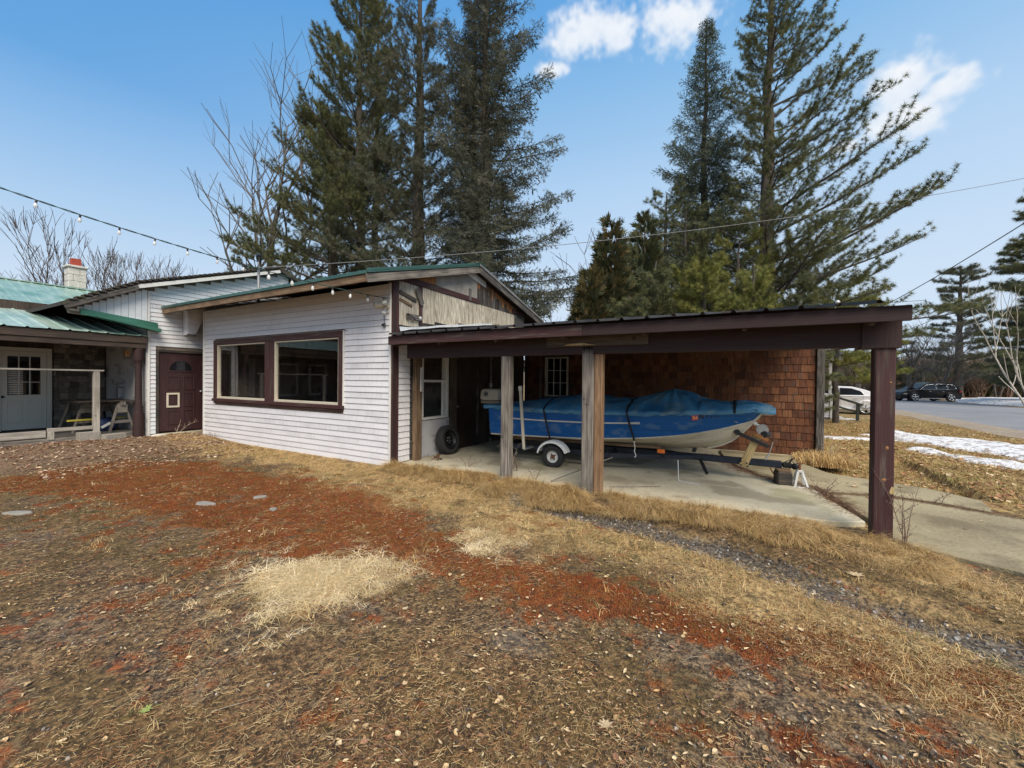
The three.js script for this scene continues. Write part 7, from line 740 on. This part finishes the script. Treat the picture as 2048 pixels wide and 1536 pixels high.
  LG.forEach((g, k) => stuff('fallen_leaves', ['small curled dead leaves scattered over the yard', 'broad brown leaf pieces scattered over the ground', 'narrow pale leaf slivers scattered over the ground'][k], 'leaves', g, LL[k], LC[k]));
  // lawn tufts to the right
  { const g = tuftGeo(8, 14, 0.12, 0.14, 0.7, 0.004), A = [], B2 = []; for (let i = 0; i < 9000; i++) { const x = 6.8 + r() * 7, z = -20 + Math.pow(r(), 0.6) * 19; if (x < 8.75 && z > -3.5) continue; if (x < 7.25 && z > -9.5 && z < -5.0) continue; if (x > 12.9) continue; A.push(place(x, gh(x, z) - 0.004, z, 0.5 + r() * 0.8, r() * 6.28, 0, 0, 0.3 + r() * 0.45)); B2.push(cPick([[0.46, 0.34, 0.13], [0.52, 0.38, 0.16], [0.34, 0.22, 0.09], [0.26, 0.23, 0.07]], r)); } for (let i = 0; i < 260; i++) { const x = 6.75 + r() * 0.6, z = -5.1 + r() * 0.75; A.push(place(x, 0.0, z, 1.1 + r() * 0.9, r() * 6.28, 0, 0, 1.2 + r() * 1.2)); B2.push(cPick(TANC, r)); } stuff('lawn_grass', 'dormant yellow-brown lawn grass towards the road', 'grass', g, A, B2); }
  // pebbles
  const pg = new THREE.IcosahedronGeometry(1, 1); { const p = pg.attributes.position; for (let i = 0; i < p.count; i++) { const x = p.getX(i), y = p.getY(i), z = p.getZ(i), k = 0.8 + 0.5 * fbm(x * 2 + 4, y * 2 + z * 3, 2); p.setXYZ(i, x * k * 1.15, y * k * 0.65, z * k); } pg.computeVertexNormals(); }
  L = []; C = []; near(15000, (x, z, d) => { const dm = ditchM(x, z), n = fbm(x * 1.1 + 4, z * 1.1 + 2, 4); if (r() > dm + 0.35 * sst(0.45, 0.62, n) + 0.04) return; const s = 0.0025 + Math.pow(r(), 3) * (dm > 0.3 ? 0.011 : 0.006); L.push(place(x, gh(x, z) + s * 0.2, z, s, r() * 6.28, r(), r())); C.push(cPick([[0.2, 0.18, 0.155], [0.11, 0.1, 0.088], [0.34, 0.31, 0.26], [0.07, 0.064, 0.057], [0.42, 0.38, 0.32]], r)); });
  for (let i = 0; i < 9000; i++) { const x = 2.8 + r() * 5.4, z = 0.3 + r() * 2.2; if (r() > ditchM(x, z)) continue; const s = 0.003 + Math.pow(r(), 3) * 0.011; L.push(place(x, gh(x, z) + s * 0.2, z, s, r() * 6.28, r(), r())); C.push(cPick([[0.14, 0.13, 0.12], [0.08, 0.076, 0.072], [0.2, 0.185, 0.165], [0.05, 0.047, 0.045], [0.3, 0.28, 0.25]], r)); } stuff('gravel', 'loose dark gravel in the shallow ditch and yard', 'gravel', pg, L, C, std({ color: 0xffffff, roughness: 0.9 }));
  // twigs
  const tg = limb([[-0.5, 0, 0], [-0.15, 0.03, 0.03], [0.2, 0.0, -0.02], [0.5, 0.04, 0.02]], [0.012, 0.011, 0.009, 0.004], 4); L = []; C = []; near(420, (x, z) => { const s = 0.06 + r() * 0.16; L.push(place(x, gh(x, z) + 0.006, z, s, r() * 6.28, 0, (r() - 0.5) * 0.1)); C.push(cPick([[0.2, 0.15, 0.1], [0.3, 0.24, 0.17], [0.12, 0.08, 0.05]], r)); }); stuff('twigs', 'thin fallen twigs lying across the yard', 'twigs', tg, L, C);
  // debris in the slab joints: needles and weeds
  L = []; C = []; const JO = [[5.05, -4.35], [5.3, -3.7], [5.55, -3.15], [5.9, -2.58], [6.2, -2.4], [6.62, -2.05], [6.7, -1.5], [6.88, -0.75]]; for (let i = 0; i < 620; i++) { const k = Math.floor(r() * (JO.length - 1)), t = r(); const x = mix(JO[k][0], JO[k + 1][0], t) + (r() - 0.5) * 0.22 * (r() + 0.3), z = mix(JO[k][1], JO[k + 1][1], t) + (r() - 0.5) * 0.22; L.push(place(x, 0.036, z, 0.8 + r() * 0.8, r() * 6.28)); C.push(cPick([[0.14, 0.065, 0.038], [0.1, 0.055, 0.035], [0.2, 0.11, 0.065]], r)); } const J2 = [[6.7, -1.95], [7.4, -2.14], [7.97, -1.96], [8.5, -1.72]]; for (let i = 0; i < 420; i++) { const k = Math.floor(r() * 3), t = r(); L.push(place(mix(J2[k][0], J2[k + 1][0], t) + (r() - 0.5) * 0.1, 0.034, mix(J2[k][1], J2[k + 1][1], t) + (r() - 0.5) * 0.1, 0.7 + r() * 0.6, r() * 6.28)); C.push(cPick([[0.12, 0.07, 0.04], [0.2, 0.13, 0.07]], r)); } stuff('joint_litter', 'reddish needle litter caught in the concrete joints', 'litter', needles, L, C);
}
// maple leaves that can be picked out
{ const sh = new THREE.Shape(); const pts = [[0, -0.5], [0.06, -0.2], [0.4, -0.32], [0.32, -0.08], [0.52, 0.06], [0.24, 0.12], [0.3, 0.34], [0.1, 0.24], [0, 0.52]]; const all = [...pts, ...pts.slice(1, -1).reverse().map(([a, b]) => [-a, b])]; all.forEach((p, i) => i ? sh.lineTo(...p) : sh.moveTo(...p)); const g = new THREE.ExtrudeGeometry(sh, { depth: 0.012, bevelEnabled: false }); g.rotateX(-Math.PI / 2); { const p = g.attributes.position; for (let i = 0; i < p.count; i++) p.setY(i, p.getY(i) + 0.35 * p.getX(i) ** 2 + 0.2 * p.getZ(i) ** 2 * (p.getZ(i) > 0 ? 1 : 0.3)); g.computeVertexNormals(); }
  const stem = limb([[0, 0.01, 0.45], [0.05, 0.06, 0.75], [0.1, 0.04, 1.0]], 0.02, 4); const m1 = std({ color: col([0.55, 0.42, 0.25]), roughness: 0.8, side: THREE.DoubleSide }), m2 = std({ color: col([0.4, 0.22, 0.14]), roughness: 0.8, side: THREE.DoubleSide }), m3 = std({ color: col([0.3, 0.36, 0.1]), roughness: 0.7, side: THREE.DoubleSide });
  for (const [l, x, z, s, a, m] of [['pale maple leaf lying right of the bottom centre', 5.02, 3.52, 0.075, 0.6, m1], ['brown maple leaf near the bottom right of centre', 5.18, 3.96, 0.06, 2.0, m2], ['tan leaf lying in front of the straw patch', 3.55, 3.3, 0.05, 1.2, m1], ['light brown leaf at the edge of the gravel ditch', 6.42, 1.02, 0.12, 0.4, m1], ['small green leaf near the bottom left corner', 3.1, 4.55, 0.06, 2.6, m3]]) { const t = thing('fallen_leaf', l, 'leaf', [x, gh(x, z) + 0.012, z], a, 'single leaves on the yard'); t.scale.setScalar(s); part('blade', g, m, t); part('stem', stem, m, t); } }
// flat stones half sunk in the moss
{ for (const [l, x, z, a, b, t] of [['long flat pale stone in the red moss', -0.28, 2.82, 0.16, 0.055, 0.3], ['small pale stone beyond the long flat one', 0.02, 2.32, 0.08, 0.05, 1.0], ['pale slab of stone at the left picture edge', -1.75, 4.08, 0.16, 0.05, 0.6], ['tiny pale stone right of the flat stone', 0.62, 2.5, 0.05, 0.035, 0.2]]) { const o = thing('flat_stone', l, 'stone', [x, gh(x, z), z], t, 'flat stones in the moss'); const g = new THREE.IcosahedronGeometry(1, 3); const p = g.attributes.position; for (let i = 0; i < p.count; i++) { const X = p.getX(i), Y = p.getY(i), Z = p.getZ(i), k = 0.75 + 0.5 * fbm(X * 1.6 + x * 5, Z * 1.6 + Y, 3); p.setXYZ(i, X * a * k, clamp(Y * 0.05, -0.05, 0.022), Z * b * k); } g.computeVertexNormals(); part('stone', g, MAT.blockGrey, o); } }
// dry weeds: stems by the posts and on the slab
{ const wm = std({ color: col([0.2, 0.13, 0.1]), roughness: 0.9 }), wt = std({ color: col([0.5, 0.42, 0.3]), roughness: 0.9 }); const weed = (label, x, y, z, H, n, seed, m, sp = 0.25) => { const t = thing('dry_weed', label, 'weed', [x, y, z], 0, 'dry weeds around the carport'); const r = rng(seed), G = []; for (let i = 0; i < n; i++) { const pts = shoot([(r() - 0.5) * 0.08, 0, (r() - 0.5) * 0.08], r() * 6.28, 1.5 - sp * r(), 1.2 - sp, H * (0.6 + r() * 0.5), 5, r, 0.12); G.push(limb(pts, [0.005, 0.0045, 0.004, 0.003, 0.002, 0.0012], 4)); for (let k = 1; k < 5; k++) for (let b = 0; b < 2; b++) { const s2 = shoot(pts[k], r() * 6.28, 0.5, 0.9, H * 0.16 * (0.5 + r()), 2, r, 0.2); G.push(limb(s2, [0.0025, 0.002, 0.001], 3)); G.push(xf(new THREE.IcosahedronGeometry(0.006, 0), { p: s2[2] })); } } part('stems', join(G), m, t); };
  weed('tall reddish weed stems right of the maroon post', 7.02, 0.0, -0.02, 0.72, 3, 1, wm, 0.12); weed('second reddish weed close to the maroon post', 6.97, 0.0, 0.05, 0.5, 2, 2, wm, 0.15); weed('pale dry weed tangle under the boat stern', 1.9, 0.03, -1.15, 0.5, 4, 3, wt, 0.7); weed('dry weed in front of the trailer wheel', 2.2, 0.03, -0.75, 0.42, 3, 4, wm, 0.6); weed('thin weed beside the narrow grey post', 2.75, 0.02, -0.35, 0.4, 2, 5, wm, 0.5); weed('sprawling weed on the slab by the spare tyre', 1.3, 0.03, -0.6, 0.35, 3, 6, wm, 0.9); weed('weed growing from the drive crack', 7.85, 0.02, -1.98, 0.3, 2, 7, wm, 0.7); weed('pale grass stems at the foot of the shingled corner', 7.15, 0.0, -4.95, 0.6, 5, 8, wt, 0.4); weed('weed in the joint left of the maroon post', 6.62, 0.02, -1.7, 0.4, 3, 9, wm, 0.6); weed('wispy weed at the white wall corner by the entry door', -6.55, 0.05, 0.2, 0.32, 3, 10, wm, 0.5); weed('pale twig arching in front of the maroon door', -6.95, 0.1, 0.55, 0.7, 2, 11, wt, 0.9); weed('dry weed tuft at the left end of the white wall', -6.05, 0.03, 0.12, 0.26, 3, 12, wm, 0.4); }
renderer.render(scene, camera);
